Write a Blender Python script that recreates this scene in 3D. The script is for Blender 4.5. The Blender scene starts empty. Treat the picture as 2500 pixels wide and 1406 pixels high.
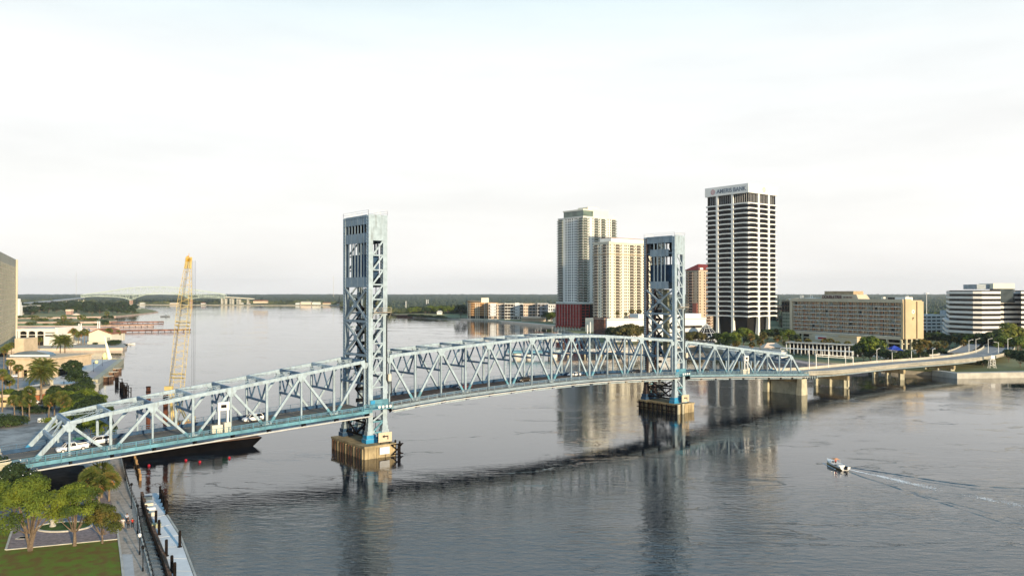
import bpy, math, random
from math import sin, cos, pi, radians, sqrt, atan2
from mathutils import Vector, Matrix, noise
random.seed(7)
SC = bpy.context.scene
COL = SC.collection
# ------------------------------------------------------------------ camera
CAMH, FPX, HZ = 41.13, 1947.0, 716.0
cam_data = bpy.data.cameras.new('camera')
cam = bpy.data.objects.new('camera', cam_data); COL.objects.link(cam)
cam.location = (0, 0, CAMH)
cam.rotation_euler = (radians(90) + (HZ - 703) / FPX, 0, 0)
cam_data.lens = FPX / 2500 * 36; cam_data.sensor_width = 36
cam_data.clip_start = 0.5; cam_data.clip_end = 60000
SC.camera = cam
# ------------------------------------------------------------------ sky
SUN_AZ = Vector((0.55, -0.835, 0)).normalized(); SUN_EL = radians(11)
W = bpy.data.worlds.new("World"); SC.world = W; W.use_nodes = True
nt = W.node_tree; nt.nodes.clear(); N = nt.nodes.new; LK = nt.links.new
out = N('ShaderNodeOutputWorld'); bg = N('ShaderNodeBackground')
sky = N('ShaderNodeTexSky'); sky.sky_type = 'NISHITA'; sky.sun_disc = False
sky.sun_elevation = SUN_EL; sky.sun_rotation = atan2(SUN_AZ.x, SUN_AZ.y)
sky.air_density = 1.0; sky.dust_density = 2.0
tc = N('ShaderNodeTexCoord'); sep = N('ShaderNodeSeparateXYZ'); LK(tc.outputs['Generated'], sep.inputs[0])
rmp = N('ShaderNodeValToRGB'); LK(sep.outputs['Z'], rmp.inputs[0])
cr = rmp.color_ramp
cr.elements[0].position = 0.0; cr.elements[0].color = (0.75, 0.735, 0.71, 1)
cr.elements[1].position = 1.0; cr.elements[1].color = (0.07, 0.15, 0.27, 1)
for p, c in ((0.035, (0.765, 0.75, 0.73)), (0.10, (0.755, 0.745, 0.725)), (0.20, (0.76, 0.762, 0.752)), (0.28, (0.72, 0.748, 0.748)), (0.345, (0.60, 0.69, 0.715)), (0.41, (0.44, 0.70, 0.86)), (0.52, (0.22, 0.53, 0.80)), (0.75, (0.07, 0.23, 0.46))):
    e = cr.elements.new(p); e.color = (*c, 1)
mp = N('ShaderNodeMapping'); mp.inputs['Scale'].default_value = (1.2, 1.2, 7.0); LK(tc.outputs['Generated'], mp.inputs[0])
nz = N('ShaderNodeTexNoise'); nz.inputs['Scale'].default_value = 2.1; nz.inputs['Detail'].default_value = 6; nz.inputs['Roughness'].default_value = 0.55; LK(mp.outputs[0], nz.inputs[0])
cl = N('ShaderNodeMapRange'); cl.inputs[1].default_value = 0.35; cl.inputs[2].default_value = 0.7; cl.inputs[3].default_value = 1.04; cl.inputs[4].default_value = 0.92; LK(nz.outputs[0], cl.inputs[0])
mul = N('ShaderNodeMix'); mul.data_type = 'RGBA'; mul.blend_type = 'MULTIPLY'; mul.inputs[0].default_value = 1
LK(rmp.outputs[0], mul.inputs[6]); LK(cl.outputs[0], mul.inputs[7])
sc_ = N('ShaderNodeVectorMath'); sc_.operation = 'SCALE'; sc_.inputs['Scale'].default_value = 0.07; LK(sky.outputs[0], sc_.inputs[0])
mx = N('ShaderNodeMix'); mx.data_type = 'RGBA'; mx.inputs[0].default_value = 0.9
LK(sc_.outputs[0], mx.inputs[6]); LK(mul.outputs[2], mx.inputs[7])
LK(mx.outputs[2], bg.inputs[0]); bg.inputs[1].default_value = 0.85
LK(bg.outputs[0], out.inputs[0])
# ------------------------------------------------------------------ sun
sd = bpy.data.lights.new('sun', 'SUN'); sd.energy = 3.9; sd.angle = radians(1.0); sd.color = (1.0, 0.81, 0.56)
so = bpy.data.objects.new('sun', sd); COL.objects.link(so)
dirv = -(SUN_AZ * cos(SUN_EL) + Vector((0, 0, sin(SUN_EL))))
so.rotation_euler = dirv.to_track_quat('-Z', 'Y').to_euler(); so.location = (200, -200, 150)
vs = SC.view_settings
vs.view_transform = 'Standard'; vs.look = 'None'; vs.gamma = 1; vs.exposure = 0.8; vs.use_curve_mapping = False
SC.render.engine = 'CYCLES'
SC.cycles.max_bounces = 5; SC.cycles.diffuse_bounces = 2; SC.cycles.glossy_bounces = 3; SC.cycles.transparent_max_bounces = 6

# ------------------------------------------------------------------ helpers
def G(u, v, z=0.0):
    Y = (CAMH - z) * FPX / (v - HZ)
    return Vector(((u - 1250) / FPX * Y, Y, z))
def PX(u, Y, z=0.0): return Vector(((u - 1250) / FPX * Y, Y, z))
def ZV(v, Y): return CAMH - (v - HZ) * Y / FPX
WL = {}
def setp(o, label=None, cat=None, group=None, kind=None):
    if label: o['label'] = label
    if cat: o['category'] = cat
    if group: o['group'] = group
    if kind: o['kind'] = kind
    return o
def thing(name, label, cat, loc=(0, 0, 0), rz=0.0, group=None):
    o = bpy.data.objects.new(name, None); COL.objects.link(o); o.empty_display_size = 0.5
    o.location = loc; o.rotation_euler = (0, 0, rz); WL[o.name] = Vector(loc)
    return setp(o, label, cat, group)
def dup(root, loc, rz=0.0, sc=1.0, label=None, group=None):
    r = root.copy(); COL.objects.link(r); r.location = loc; r.rotation_euler = (0, 0, rz)
    r.scale = sc if isinstance(sc, tuple) else (sc, sc, sc)
    if label: r['label'] = label
    if group: r['group'] = group
    WL[r.name] = Vector(loc)
    for ch in list(root.children):
        c = ch.copy(); COL.objects.link(c); c.parent = r
        for g in ch.children:
            d = g.copy(); COL.objects.link(d); d.parent = c
    return r
class MB:
    def __init__(s): s.v = []; s.f = []; s.m = []
    def add(s, vs_, fs_, mi=0):
        n = len(s.v); s.v.extend([tuple(p) for p in vs_]); s.f.extend([tuple(i + n for i in f) for f in fs_]); s.m.extend([mi] * len(fs_)); return s
    def quad(s, a, b, c, d, mi=0): return s.add([a, b, c, d], [(0, 1, 2, 3)], mi)
    def box(s, x0, x1, y0, y1, z0, z1, mi=0):
        return s.add([(x0, y0, z0), (x1, y0, z0), (x1, y1, z0), (x0, y1, z0), (x0, y0, z1), (x1, y0, z1), (x1, y1, z1), (x0, y1, z1)],
                     [(0, 3, 2, 1), (4, 5, 6, 7), (0, 1, 5, 4), (1, 2, 6, 5), (2, 3, 7, 6), (3, 0, 4, 7)], mi)
    def hexa(s, p, mi=0): return s.add(p, [(0, 3, 2, 1), (4, 5, 6, 7), (0, 1, 5, 4), (1, 2, 6, 5), (2, 3, 7, 6), (3, 0, 4, 7)], mi)
    def bar(s, a, b, w, h, up=(0, 0, 1), mi=0):
        a = Vector(a); b = Vector(b); d = (b - a)
        if d.length < 1e-6: return s
        d.normalize(); up = Vector(up); x = d.cross(up)
        if x.length < 1e-4: x = d.cross(Vector((1, 0, 0)))
        x.normalize(); y = x.cross(d).normalized(); x = x * w / 2; y = y * h / 2
        return s.add([a - x - y, a + x - y, a + x + y, a - x + y, b - x - y, b + x - y, b + x + y, b - x + y],
                     [(0, 1, 2, 3), (7, 6, 5, 4), (0, 4, 5, 1), (1, 5, 6, 2), (2, 6, 7, 3), (3, 7, 4, 0)], mi)
    def tube(s, pts, rs, n=6, mi=0, cap=True):
        pts = [Vector(p) for p in pts]; rings = []; base = len(s.v)
        if not isinstance(rs, (list, tuple)): rs = [rs] * len(pts)
        ref = None
        for i, p in enumerate(pts):
            d = (pts[min(i + 1, len(pts) - 1)] - pts[max(i - 1, 0)]).normalized()
            if ref is None: ref = d.orthogonal().normalized()
            x = (ref - d * ref.dot(d)).normalized(); ref = x; y = d.cross(x)
            s.v.extend([tuple(p + (x * cos(2 * pi * k / n) + y * sin(2 * pi * k / n)) * rs[i]) for k in range(n)])
        for i in range(len(pts) - 1):
            for k in range(n):
                a = base + i * n + k; b = base + i * n + (k + 1) % n
                s.f.append((a, b, b + n, a + n)); s.m.append(mi)
        if cap:
            s.f.append(tuple(base + k for k in range(n))[::-1]); s.m.append(mi)
            e = base + (len(pts) - 1) * n; s.f.append(tuple(e + k for k in range(n))); s.m.append(mi)
        return s
    def prism(s, fp, z0, z1, mi=0, mtop=None):
        n = len(fp); b = len(s.v)
        s.v.extend([(p[0], p[1], z0) for p in fp] + [(p[0], p[1], z1) for p in fp])
        for i in range(n):
            j = (i + 1) % n; s.f.append((b + i, b + j, b + n + j, b + n + i)); s.m.append(mi)
        s.f.append(tuple(b + n + i for i in range(n))); s.m.append(mi if mtop is None else mtop)
        s.f.append(tuple(b + i for i in range(n))[::-1]); s.m.append(mi)
        return s
    def build(s, name, mats, parent=None, smooth=False, kind=None, label=None, cat=None, group=None, local=False):
        me = bpy.data.meshes.new(name)
        if not isinstance(mats, (list, tuple)): mats = [mats]
        off = Vector((0, 0, 0))
        if parent is not None and not local: off = WL[parent.name]
        vv = s.v if off.length == 0 else [(p[0] - off.x, p[1] - off.y, p[2] - off.z) for p in s.v]
        me.from_pydata(vv, [], s.f)
        for m in mats: me.materials.append(m)
        if len(mats) > 1: me.polygons.foreach_set('material_index', s.m)
        if smooth: me.polygons.foreach_set('use_smooth', [True] * len(s.f))
        me.update()
        o = bpy.data.objects.new(name, me); COL.objects.link(o)
        if parent is not None: o.parent = parent; WL[o.name] = WL[parent.name]
        else: WL[o.name] = Vector((0, 0, 0))
        return setp(o, label, cat, group, kind)
def share(name, src, parent, loc=(0, 0, 0), rot=(0, 0, 0)):
    o = bpy.data.objects.new(name, src.data); COL.objects.link(o); o.parent = parent; o.location = loc; o.rotation_euler = rot
    WL[o.name] = WL[parent.name]; return o

MC = {}
def mat(name, col, rough=0.7, var=0.15, scale=0.5, metal=0.0, bump=0.0, bscale=None, streak=0.0, streakcol=(0.12, 0.10, 0.08), spec=0.2, col2=None):
    if name in MC: return MC[name]
    m = bpy.data.materials.new(name); m.use_nodes = True; t = m.node_tree; b = t.nodes['Principled BSDF']
    b.inputs['Roughness'].default_value = rough; b.inputs['Metallic'].default_value = metal
    b.inputs['Specular IOR Level'].default_value = spec
    geo = t.nodes.new('ShaderNodeNewGeometry')
    n1 = t.nodes.new('ShaderNodeTexNoise'); n1.inputs['Scale'].default_value = scale; n1.inputs['Detail'].default_value = 9; n1.inputs['Roughness'].default_value = 0.62
    t.links.new(geo.outputs['Position'], n1.inputs[0])
    r = t.nodes.new('ShaderNodeValToRGB')
    a = col2 or tuple(c * (1 - var * 1.6) for c in col); bb = tuple(min(1, c * (1 + var * 0.9)) for c in col)
    r.color_ramp.elements[0].position = 0.38; r.color_ramp.elements[0].color = (*a, 1)
    r.color_ramp.elements[1].position = 0.62; r.color_ramp.elements[1].color = (*bb, 1)
    t.links.new(n1.outputs[0], r.inputs[0]); last = r.outputs[0]
    if streak > 0:
        mpn = t.nodes.new('ShaderNodeMapping'); mpn.inputs['Scale'].default_value = (1.6, 1.6, 0.12); t.links.new(geo.outputs['Position'], mpn.inputs[0])
        n2 = t.nodes.new('ShaderNodeTexNoise'); n2.inputs['Scale'].default_value = 1.0; n2.inputs['Detail'].default_value = 6; n2.inputs['Roughness'].default_value = 0.65; t.links.new(mpn.outputs[0], n2.inputs[0])
        mr = t.nodes.new('ShaderNodeMapRange'); mr.inputs[1].default_value = 0.52; mr.inputs[2].default_value = 0.75; mr.inputs[3].default_value = 0; mr.inputs[4].default_value = streak; t.links.new(n2.outputs[0], mr.inputs[0])
        mx_ = t.nodes.new('ShaderNodeMix'); mx_.data_type = 'RGBA'; t.links.new(mr.outputs[0], mx_.inputs[0]); t.links.new(last, mx_.inputs[6]); mx_.inputs[7].default_value = (*streakcol, 1); last = mx_.outputs[2]
    t.links.new(last, b.inputs['Base Color'])
    if bump > 0:
        n3 = t.nodes.new('ShaderNodeTexNoise'); n3.inputs['Scale'].default_value = bscale or scale * 6; n3.inputs['Detail'].default_value = 4; t.links.new(geo.outputs['Position'], n3.inputs[0])
        bp = t.nodes.new('ShaderNodeBump'); bp.inputs['Strength'].default_value = bump; bp.inputs['Distance'].default_value = 0.1; t.links.new(n3.outputs[0], bp.inputs['Height']); t.links.new(bp.outputs[0], b.inputs['Normal'])
    MC[name] = m; return m
def leafmat(name, c1, c2, c3, scale=0.25):
    if name in MC: return MC[name]
    m = bpy.data.materials.new(name); m.use_nodes = True; t = m.node_tree; b = t.nodes['Principled BSDF']
    b.inputs['Roughness'].default_value = 0.75; b.inputs['Specular IOR Level'].default_value = 0.25
    geo = t.nodes.new('ShaderNodeNewGeometry'); n1 = t.nodes.new('ShaderNodeTexNoise'); n1.inputs['Scale'].default_value = scale; n1.inputs['Detail'].default_value = 8; n1.inputs['Roughness'].default_value = 0.7
    t.links.new(geo.outputs['Position'], n1.inputs[0]); r = t.nodes.new('ShaderNodeValToRGB')
    r.color_ramp.elements[0].position = 0.36; r.color_ramp.elements[0].color = (*c1, 1); r.color_ramp.elements[1].position = 0.66; r.color_ramp.elements[1].color = (*c3, 1)
    e = r.color_ramp.elements.new(0.5); e.color = (*c2, 1)
    t.links.new(n1.outputs[0], r.inputs[0]); t.links.new(r.outputs[0], b.inputs['Base Color'])
    MC[name] = m; return m
# colours of paints and stones
STEEL = mat('pale_blue_paint', (0.325, 0.41, 0.465), 0.6, 0.10, 0.9, streak=0.7, streakcol=(0.12, 0.11, 0.09))
STEELB = mat('shaded_blue_paint', (0.09, 0.16, 0.24), 0.55, 0.15, 0.5, streak=0.3)  # same paint as the trusses, its shaded blue put into the colour
FASCIA = mat('turquoise_paint', (0.11, 0.27, 0.34), 0.55, 0.2, 0.25, streak=0.25)
FRESH = mat('fresh_blue_paint', (0.03, 0.24, 0.44), 0.5, 0.12, 0.4)
DKBLUE = mat('dark_blue_paint_and_shade', (0.02, 0.06, 0.125), 0.6, 0.25, 0.4, streak=0.3)
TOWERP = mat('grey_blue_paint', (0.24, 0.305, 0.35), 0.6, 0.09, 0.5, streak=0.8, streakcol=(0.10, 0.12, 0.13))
NEARBLK = mat('near_black_steel', (0.014, 0.014, 0.016), 0.9, 0.3, 0.5, spec=0.05)
ROAD = mat('asphalt', (0.13, 0.12, 0.105), 0.9, 0.18, 0.35, bump=0.2)
GRATE = mat('rusty_grating', (0.085, 0.055, 0.040), 0.85, 0.3, 0.8)
WHITE = mat('white_paint', (0.66, 0.66, 0.64), 0.5, 0.04, 0.5)
CREAM = mat('cream_paint', (0.60, 0.56, 0.45), 0.6, 0.06, 0.5)
CONC = mat('pier_concrete', (0.36, 0.29, 0.17), 0.85, 0.2, 0.3, streak=0.75, streakcol=(0.10, 0.06, 0.03), bump=0.3)
PALEC = mat('pale_concrete', (0.45, 0.43, 0.37), 0.85, 0.12, 0.2, bump=0.2)
YCONC = mat('parapet_concrete', (0.46, 0.43, 0.31), 0.85, 0.12, 0.4, streak=0.3)
GLASS = mat('dark_glass', (0.008, 0.009, 0.010), 0.2, 0.1, 0.3, spec=0.2)
GLASSB = mat('blue_grey_glass', (0.10, 0.13, 0.15), 0.12, 0.2, 0.1, spec=0.8)
BLACK = mat('black_rubber', (0.015, 0.015, 0.015), 0.7, 0.2, 1)
WOODD = mat('tarred_timber', (0.014, 0.011, 0.010), 0.9, 0.3, 1.0, spec=0.05)
WOODB = mat('weathered_timber', (0.16, 0.09, 0.055), 0.85, 0.35, 0.8)
RUST = mat('rusty_steel', (0.10, 0.035, 0.02), 0.8, 0.35, 0.8)
YEL = mat('yellow_paint', (0.56, 0.43, 0.17), 0.5, 0.12, 0.4)
ORG = mat('orange_paint', (0.60, 0.28, 0.05), 0.5, 0.1, 0.4)
GREENP = mat('green_paint', (0.02, 0.22, 0.07), 0.5, 0.1, 0.4)
RED = mat('red_plastic', (0.36, 0.012, 0.03), 0.4, 0.1, 1)
GRASS = mat('park_lawn', (0.095, 0.150, 0.014), 0.9, 0.3, 0.6, bump=0.8, bscale=9, col2=(0.16, 0.10, 0.025))
BARK = mat('tree_bark', (0.16, 0.12, 0.085), 0.9, 0.25, 2.0)
PALMB = mat('palm_bark', (0.20, 0.15, 0.10), 0.9, 0.25, 2.0)
LEAF = leafmat('oak_leaf', (0.025, 0.045, 0.007), (0.085, 0.12, 0.013), (0.18, 0.205, 0.022))
LEAFR = leafmat('russet_leaf', (0.03, 0.045, 0.008), (0.07, 0.08, 0.014), (0.15, 0.085, 0.022))
LEAFY = leafmat('yellow_green_leaf', (0.07, 0.09, 0.015), (0.13, 0.15, 0.02), (0.23, 0.21, 0.035))
LEAFD = leafmat('dark_leaf', (0.010, 0.020, 0.008), (0.022, 0.040, 0.012), (0.05, 0.075, 0.018))
PALML = leafmat('palm_frond', (0.05, 0.07, 0.015), (0.085, 0.105, 0.02), (0.16, 0.14, 0.04), 0.6)
TAN = mat('tan_stucco', (0.55, 0.46, 0.33), 0.85, 0.06, 0.1)
MESHES = {}

# ------------------------------------------------------------------ water
def water_mat():
    m = bpy.data.materials.new('river_water'); m.use_nodes = True; t = m.node_tree; b = t.nodes['Principled BSDF']; L = t.links.new
    b.inputs['Base Color'].default_value = (0.007, 0.011, 0.016, 1); b.inputs['Roughness'].default_value = 0.015; b.inputs['IOR'].default_value = 1.5
    geo = t.nodes.new('ShaderNodeNewGeometry')
    def nz(scale, det, sx=1, sy=1, rz=0, dist=0.0, rough=0.5):
        mp = t.nodes.new('ShaderNodeMapping'); mp.inputs['Scale'].default_value = (sx, sy, 1); mp.inputs['Rotation'].default_value = (0, 0, rz); L(geo.outputs['Position'], mp.inputs[0])
        n = t.nodes.new('ShaderNodeTexNoise'); n.inputs['Scale'].default_value = scale; n.inputs['Detail'].default_value = det; n.inputs['Distortion'].default_value = dist; n.inputs['Roughness'].default_value = rough; L(mp.outputs[0], n.inputs[0]); return n.outputs[0]
    def math(op, a, b_, c=None):
        n = t.nodes.new('ShaderNodeMath'); n.operation = op
        for i, x in enumerate((a, b_, c)):
            if x is None: continue
            if isinstance(x, (int, float)): n.inputs[i].default_value = x
            else: L(x, n.inputs[i])
        return n.outputs[0]
    def mrange(x, a, b_, c, d, smooth=True):
        n = t.nodes.new('ShaderNodeMapRange'); n.interpolation_type = 'SMOOTHSTEP' if smooth else 'LINEAR'
        for k_, v_ in zip((1, 2, 3, 4), (a, b_, c, d)): n.inputs[k_].default_value = v_
        L(x, n.inputs[0]); return n.outputs[0]
    big = nz(0.009, 3, 1.0, 2.4, 0.3, 0.9)              # wind patches
    med = nz(0.035, 4, 1.0, 2.0, 0.3, 1.0)
    sp_ = t.nodes.new('ShaderNodeSeparateXYZ'); L(geo.outputs['Position'], sp_.inputs[0])
    yy = math('ADD', sp_.outputs['Y'], math('MULTIPLY', math('SUBTRACT', big, 0.5), 160))
    yy = math('ADD', yy, math('MULTIPLY', math('SUBTRACT', med, 0.5), 45))
    yy = math('SUBTRACT', yy, math('MULTIPLY', sp_.outputs['X'], 0.12))
    chop = mrange(yy, 132, 188, 1.0, 0.0)               # choppy water on the near side of a current seam
    band = math('MULTIPLY', mrange(yy, 92, 138, 0.0, 1.0), chop)
    patch = mrange(big, 0.42, 0.70, 0.06, 0.24)
    amp = math('ADD', math('ADD', patch, math('MULTIPLY', chop, 0.34)), math('MULTIPLY', band, 0.22))
    fine = nz(0.62, 4, 0.6, 1.5, 0.25, 0.5, 0.6)
    mid = nz(0.20, 3, 0.8, 1.4, 0.5, 0.6)
    h = math('ADD', math('MULTIPLY', fine, 0.33), math('MULTIPLY', mid, 0.36))
    gust = nz(0.0045, 4, 1.0, 2.2, 0.5, 0.7)
    h = math('MULTIPLY', math('MULTIPLY', h, amp), mrange(gust, 0.36, 0.62, 0.7, 1.45))
    seam = nz(0.022, 6, 1.0, 2.6, 0.25, 1.8, 0.62)
    sm = math('SUBTRACT', 1.0, math('MINIMUM', 1.0, math('MULTIPLY', math('ABSOLUTE', math('SUBTRACT', seam, 0.5), 0), 70)))
    h = math('ADD', h, math('MULTIPLY', math('MULTIPLY', sm, mrange(med, 0.5, 0.62, 0.0, 1.0)), 0.05))
    bp = t.nodes.new('ShaderNodeBump'); bp.inputs['Strength'].default_value = 1.0; bp.inputs['Distance'].default_value = 0.55; L(h, bp.inputs['Height']); L(bp.outputs[0], b.inputs['Normal'])
    return m
WATER = water_mat()
mb = MB(); S_ = 11500; mb.quad((-S_, -1200, 0), (S_, -1200, 0), (S_, S_, 0), (-S_, S_, 0))
mb.build('river_water', WATER, kind='structure')

# thin air between the camera and the far shore
hz = bpy.data.materials.new('haze'); hz.use_nodes = True; t_ = hz.node_tree; t_.nodes.clear(); o_ = t_.nodes.new('ShaderNodeOutputMaterial'); pv = t_.nodes.new('ShaderNodeVolumePrincipled'); pv.inputs['Color'].default_value = (0.93, 0.96, 1.0, 1); pv.inputs['Density'].default_value = 0.000038; pv.inputs['Anisotropy'].default_value = 0.2; t_.links.new(pv.outputs[0], o_.inputs['Volume'])
mb = MB(); mb.box(-12500, 12500, -1500, 11800, -6, 230); mb.build('haze', hz, kind='stuff')
SC.cycles.volume_bounces = 0
GREYB = mat('grey_blue_fascia', (0.22, 0.28, 0.32), 0.55, 0.12, 0.3, streak=0.25); PALET = mat('pale_turquoise_fascia', (0.17, 0.27, 0.32), 0.55, 0.12, 0.3, streak=0.2)
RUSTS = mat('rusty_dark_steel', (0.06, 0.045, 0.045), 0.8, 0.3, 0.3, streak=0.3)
# ------------------------------------------------------------------ lift bridge
TH = 0.6678; CB, SB = cos(TH), sin(TH); BX, BY = -37.81, 202.14; TW = 13.1
def B(s, t, z): return Vector((BX + CB * s - SB * t, BY + SB * s + CB * t, z))
def interp(tab, x):
    if x <= tab[0][0]: a, b = tab[0], tab[1]
    elif x >= tab[-1][0]: a, b = tab[-2], tab[-1]
    else:
        for i in range(len(tab) - 1):
            if tab[i][0] <= x <= tab[i + 1][0]: a, b = tab[i], tab[i + 1]; break
    return a[1] + (b[1] - a[1]) * (x - a[0]) / (b[0] - a[0])
RT = [(-85, 8.5), (-74.6, 9.15), (-57, 10.05), (-40, 10.95), (-20, 11.95), (0, 12.85), (6.5, 13.35), (15, 14.0), (25, 14.55), (40, 15.05), (55, 15.45), (70, 15.6), (85, 15.5), (100, 15.05), (117, 14.3), (130, 13.65), (150, 12.6), (170, 11.4), (185, 10.5), (199, 9.65)]
def RZ(s): return (interp(RT, s - 2.5) + interp(RT, s) + interp(RT, s + 2.5)) / 3       # hand-rail height
def DZ(s): return RZ(s) - 1.25                        # road surface
TOPL = [(-65.8, 14.9), (-58.2, 16.2), (-50, 17.3), (-41.6, 18.4), (-33.3, 19.4), (-24.9, 20.5), (-16.4, 21.6), (-7.9, 22.7), (0.5, 23.8)]
TOPM = [(7.6, 24.8), (15.5, 25.35), (23.6, 25.85), (31.6, 26.4), (39.7, 26.85), (47.5, 27.3), (55.6, 27.65), (63.3, 27.85), (71.4, 27.85), (79.2, 27.65), (87.2, 27.3), (95, 26.75), (103, 26.1), (111.1, 25.4), (118.6, 24.8)]
TOPR = [(125.4, 24.1), (133.5, 23.25), (141.9, 22.25), (150.1, 21.3), (158.1, 20.25), (166.3, 19.2), (174.6, 18.15), (182.6, 17.2), (190.6, 16.1)]
NL = [-73.0, -65.8, -58.2, -50.0, -41.6, -33.3, -24.9, -16.4, -7.9, 0.5]
NM = [7.6, 15.4, 23.6, 31.7, 39.7, 47.5, 55.6, 63.3, 71.4, 79.2, 87.1, 95.0, 103.0, 111.1, 118.6]
NR = [125.4, 133.5, 141.9, 150.0, 158.2, 166.3, 174.6, 182.6, 190.6, 198.5]

def span(root, nodes, top, peak0, foot, deckmat, s0, s1, FM=None):
    FM = FM or FASCIA
    """nodes: panel points; peak0: parity of the peaks; foot: index of node at a sloped end post (or None)"""
    TZ = lambda s: interp(top, s)
    BZ = lambda s: DZ(s) - 1.15
    n = len(nodes)
    for side, t in ((0, 0.0), (1, TW)):
        idx = [i for i in range(n) if i != foot]
        tp = [B(nodes[i], t, TZ(nodes[i])) for i in idx]
        mb = MB()
        for a, b in zip(tp, tp[1:]): mb.bar(a, b, 0.62, 0.78)
        mb.build('top_chord', STEEL, root)
        mb = MB()
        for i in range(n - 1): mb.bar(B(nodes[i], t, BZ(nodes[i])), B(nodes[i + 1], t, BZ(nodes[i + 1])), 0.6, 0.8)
        mb.build('bottom_chord', DKBLUE, root)  # chord coloured dark blue to carry the shade under the deck
        gm = MB()
        for i in range(n):
            if i == foot:
                j = i + 1 if i == 0 else i - 1
                MB().bar(B(nodes[i], t, BZ(nodes[i])), B(nodes[j], t, TZ(nodes[j])), 0.62, 0.85).build('end_post', STEEL, root)
                MB().bar(B(nodes[i], t, BZ(nodes[i])) + (B(nodes[j], t, TZ(nodes[j])) - B(nodes[i], t, BZ(nodes[i]))) * 0.09, B(nodes[i], t, BZ(nodes[i])) + (B(nodes[j], t, TZ(nodes[j])) - B(nodes[i], t, BZ(nodes[i]))) * 0.27, 0.68, 0.92).build('repainted_band', FASCIA if t == 0 else FRESH, root, label='fresh blue paint at the foot of the end post')
                continue
            s = nodes[i]; pk = (i % 2 == peak0)
            w = 0.30 if pk else 0.46
            # a post is an I shape: two flanges and a web
            mb = MB(); a = B(s, t, BZ(s)); b = B(s, t, TZ(s) - 0.3)
            ex = Vector((CB, SB, 0))
            for q in (-1, 1): mb.bar(a + ex * q * w / 2, b + ex * q * w / 2, 0.06, 0.42, up=(-SB, CB, 0)) if False else mb.add([p + ex * q * w / 2 + Vector((-SB, CB, 0)) * r + ex * e for p in (a, b) for (r, e) in ((-0.22, -0.03), (0.22, -0.03), (0.22, 0.03), (-0.22, 0.03))], [(0, 1, 2, 3), (7, 6, 5, 4), (0, 4, 5, 1), (1, 5, 6, 2), (2, 6, 7, 3), (3, 7, 4, 0)])
            mb.add([p + ex * r + Vector((-SB, CB, 0)) * e for p in (a, b) for (r, e) in ((-w / 2, -0.12), (w / 2, -0.12), (w / 2, 0.12), (-w / 2, 0.12))], [(0, 1, 2, 3), (7, 6, 5, 4), (0, 4, 5, 1), (1, 5, 6, 2), (2, 6, 7, 3), (3, 7, 4, 0)])
            mb.build('post', STEEL, root)
            if pk:   # gusset plate hanging under the chord
                z = TZ(s)
                for q in (-0.33, 0.33):
                    P = [B(s - 1.3, t + q, z - 0.30), B(s - 0.45, t + q, z - 1.7), B(s + 0.45, t + q, z - 1.7), B(s + 1.3, t + q, z - 0.30)]
                    gm.quad(*P); gm.quad(*[p + Vector((SB, -CB, 0)) * 0.03 for p in P])
            else:
                z = BZ(s)
                for q in (-0.33, 0.33): gm.quad(B(s - 1.1, t + q, z + 0.4), B(s + 1.1, t + q, z + 0.4), B(s + 0.5, t + q, z + 1.6), B(s - 0.5, t + q, z + 1.6))
        gm.build('gusset_plates', STEEL, root, kind='stuff')
        for i in range(n - 1):
            if foot in (i, i + 1): continue
            j = i + 1
            pi_ = (i % 2 == peak0)
            a = B(nodes[i], t, TZ(nodes[i]) - 0.3 if pi_ else BZ(nodes[i]) + 0.3); b = B(nodes[j], t, BZ(nodes[j]) + 0.3 if pi_ else TZ(nodes[j]) - 0.3)
            mb = MB(); mb.bar(a, b, 0.5, 0.52)
            mb.build('diagonal', STEEL, root)
            c = (b if pi_ else a); d = (a if pi_ else b)
            if t == 0: MB().bar(c + (d - c) * 0.12, c + (d - c) * 0.22, 0.56, 0.58).build('repainted_band', FASCIA, root)
    # bracing between the trusses
    for i in range(n):
        if i == foot: continue
        s = nodes[i]; z = TZ(s)
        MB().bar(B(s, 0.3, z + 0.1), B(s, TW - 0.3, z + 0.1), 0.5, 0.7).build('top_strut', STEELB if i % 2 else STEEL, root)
        hgt = min(5.6, z - DZ(s) - 5.2)
        if hgt > 1.2:
            mb = MB(); zl = z - hgt
            mb.bar(B(s, 0.2, zl), B(s, TW - 0.2, zl), 0.42, 0.5)
            xs = [0.3, TW * 0.25, TW * 0.5, TW * 0.75, TW - 0.3]
            for k in range(4):
                za, zb = (z - 0.2, zl + 0.15) if k % 2 == 0 else (zl + 0.15, z - 0.2)
                mb.bar(B(s, xs[k], za), B(s, xs[k + 1], zb), 0.25, 0.34)
            for xx in (xs[1], xs[3]): mb.bar(B(s, xx - 0.5, zl + 0.5), B(s, xx + 0.5, zl + 0.5), 0.1, 0.9)
            mb.build('sway_frame', STEELB, root)
        else:
            mb = MB(); mb.bar(B(s, 0.2, z - 2.6), B(s, TW - 0.2, z - 2.6), 0.4, 0.5)
            for k in range(4):
                za, zb = (z - 0.2, z - 2.5) if k % 2 else (z - 2.5, z - 0.2)
                mb.bar(B(s, TW * k / 4, za), B(s, TW * (k + 1) / 4, zb), 0.2, 0.25)
            mb.build('portal_frame', STEELB, root)
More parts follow.
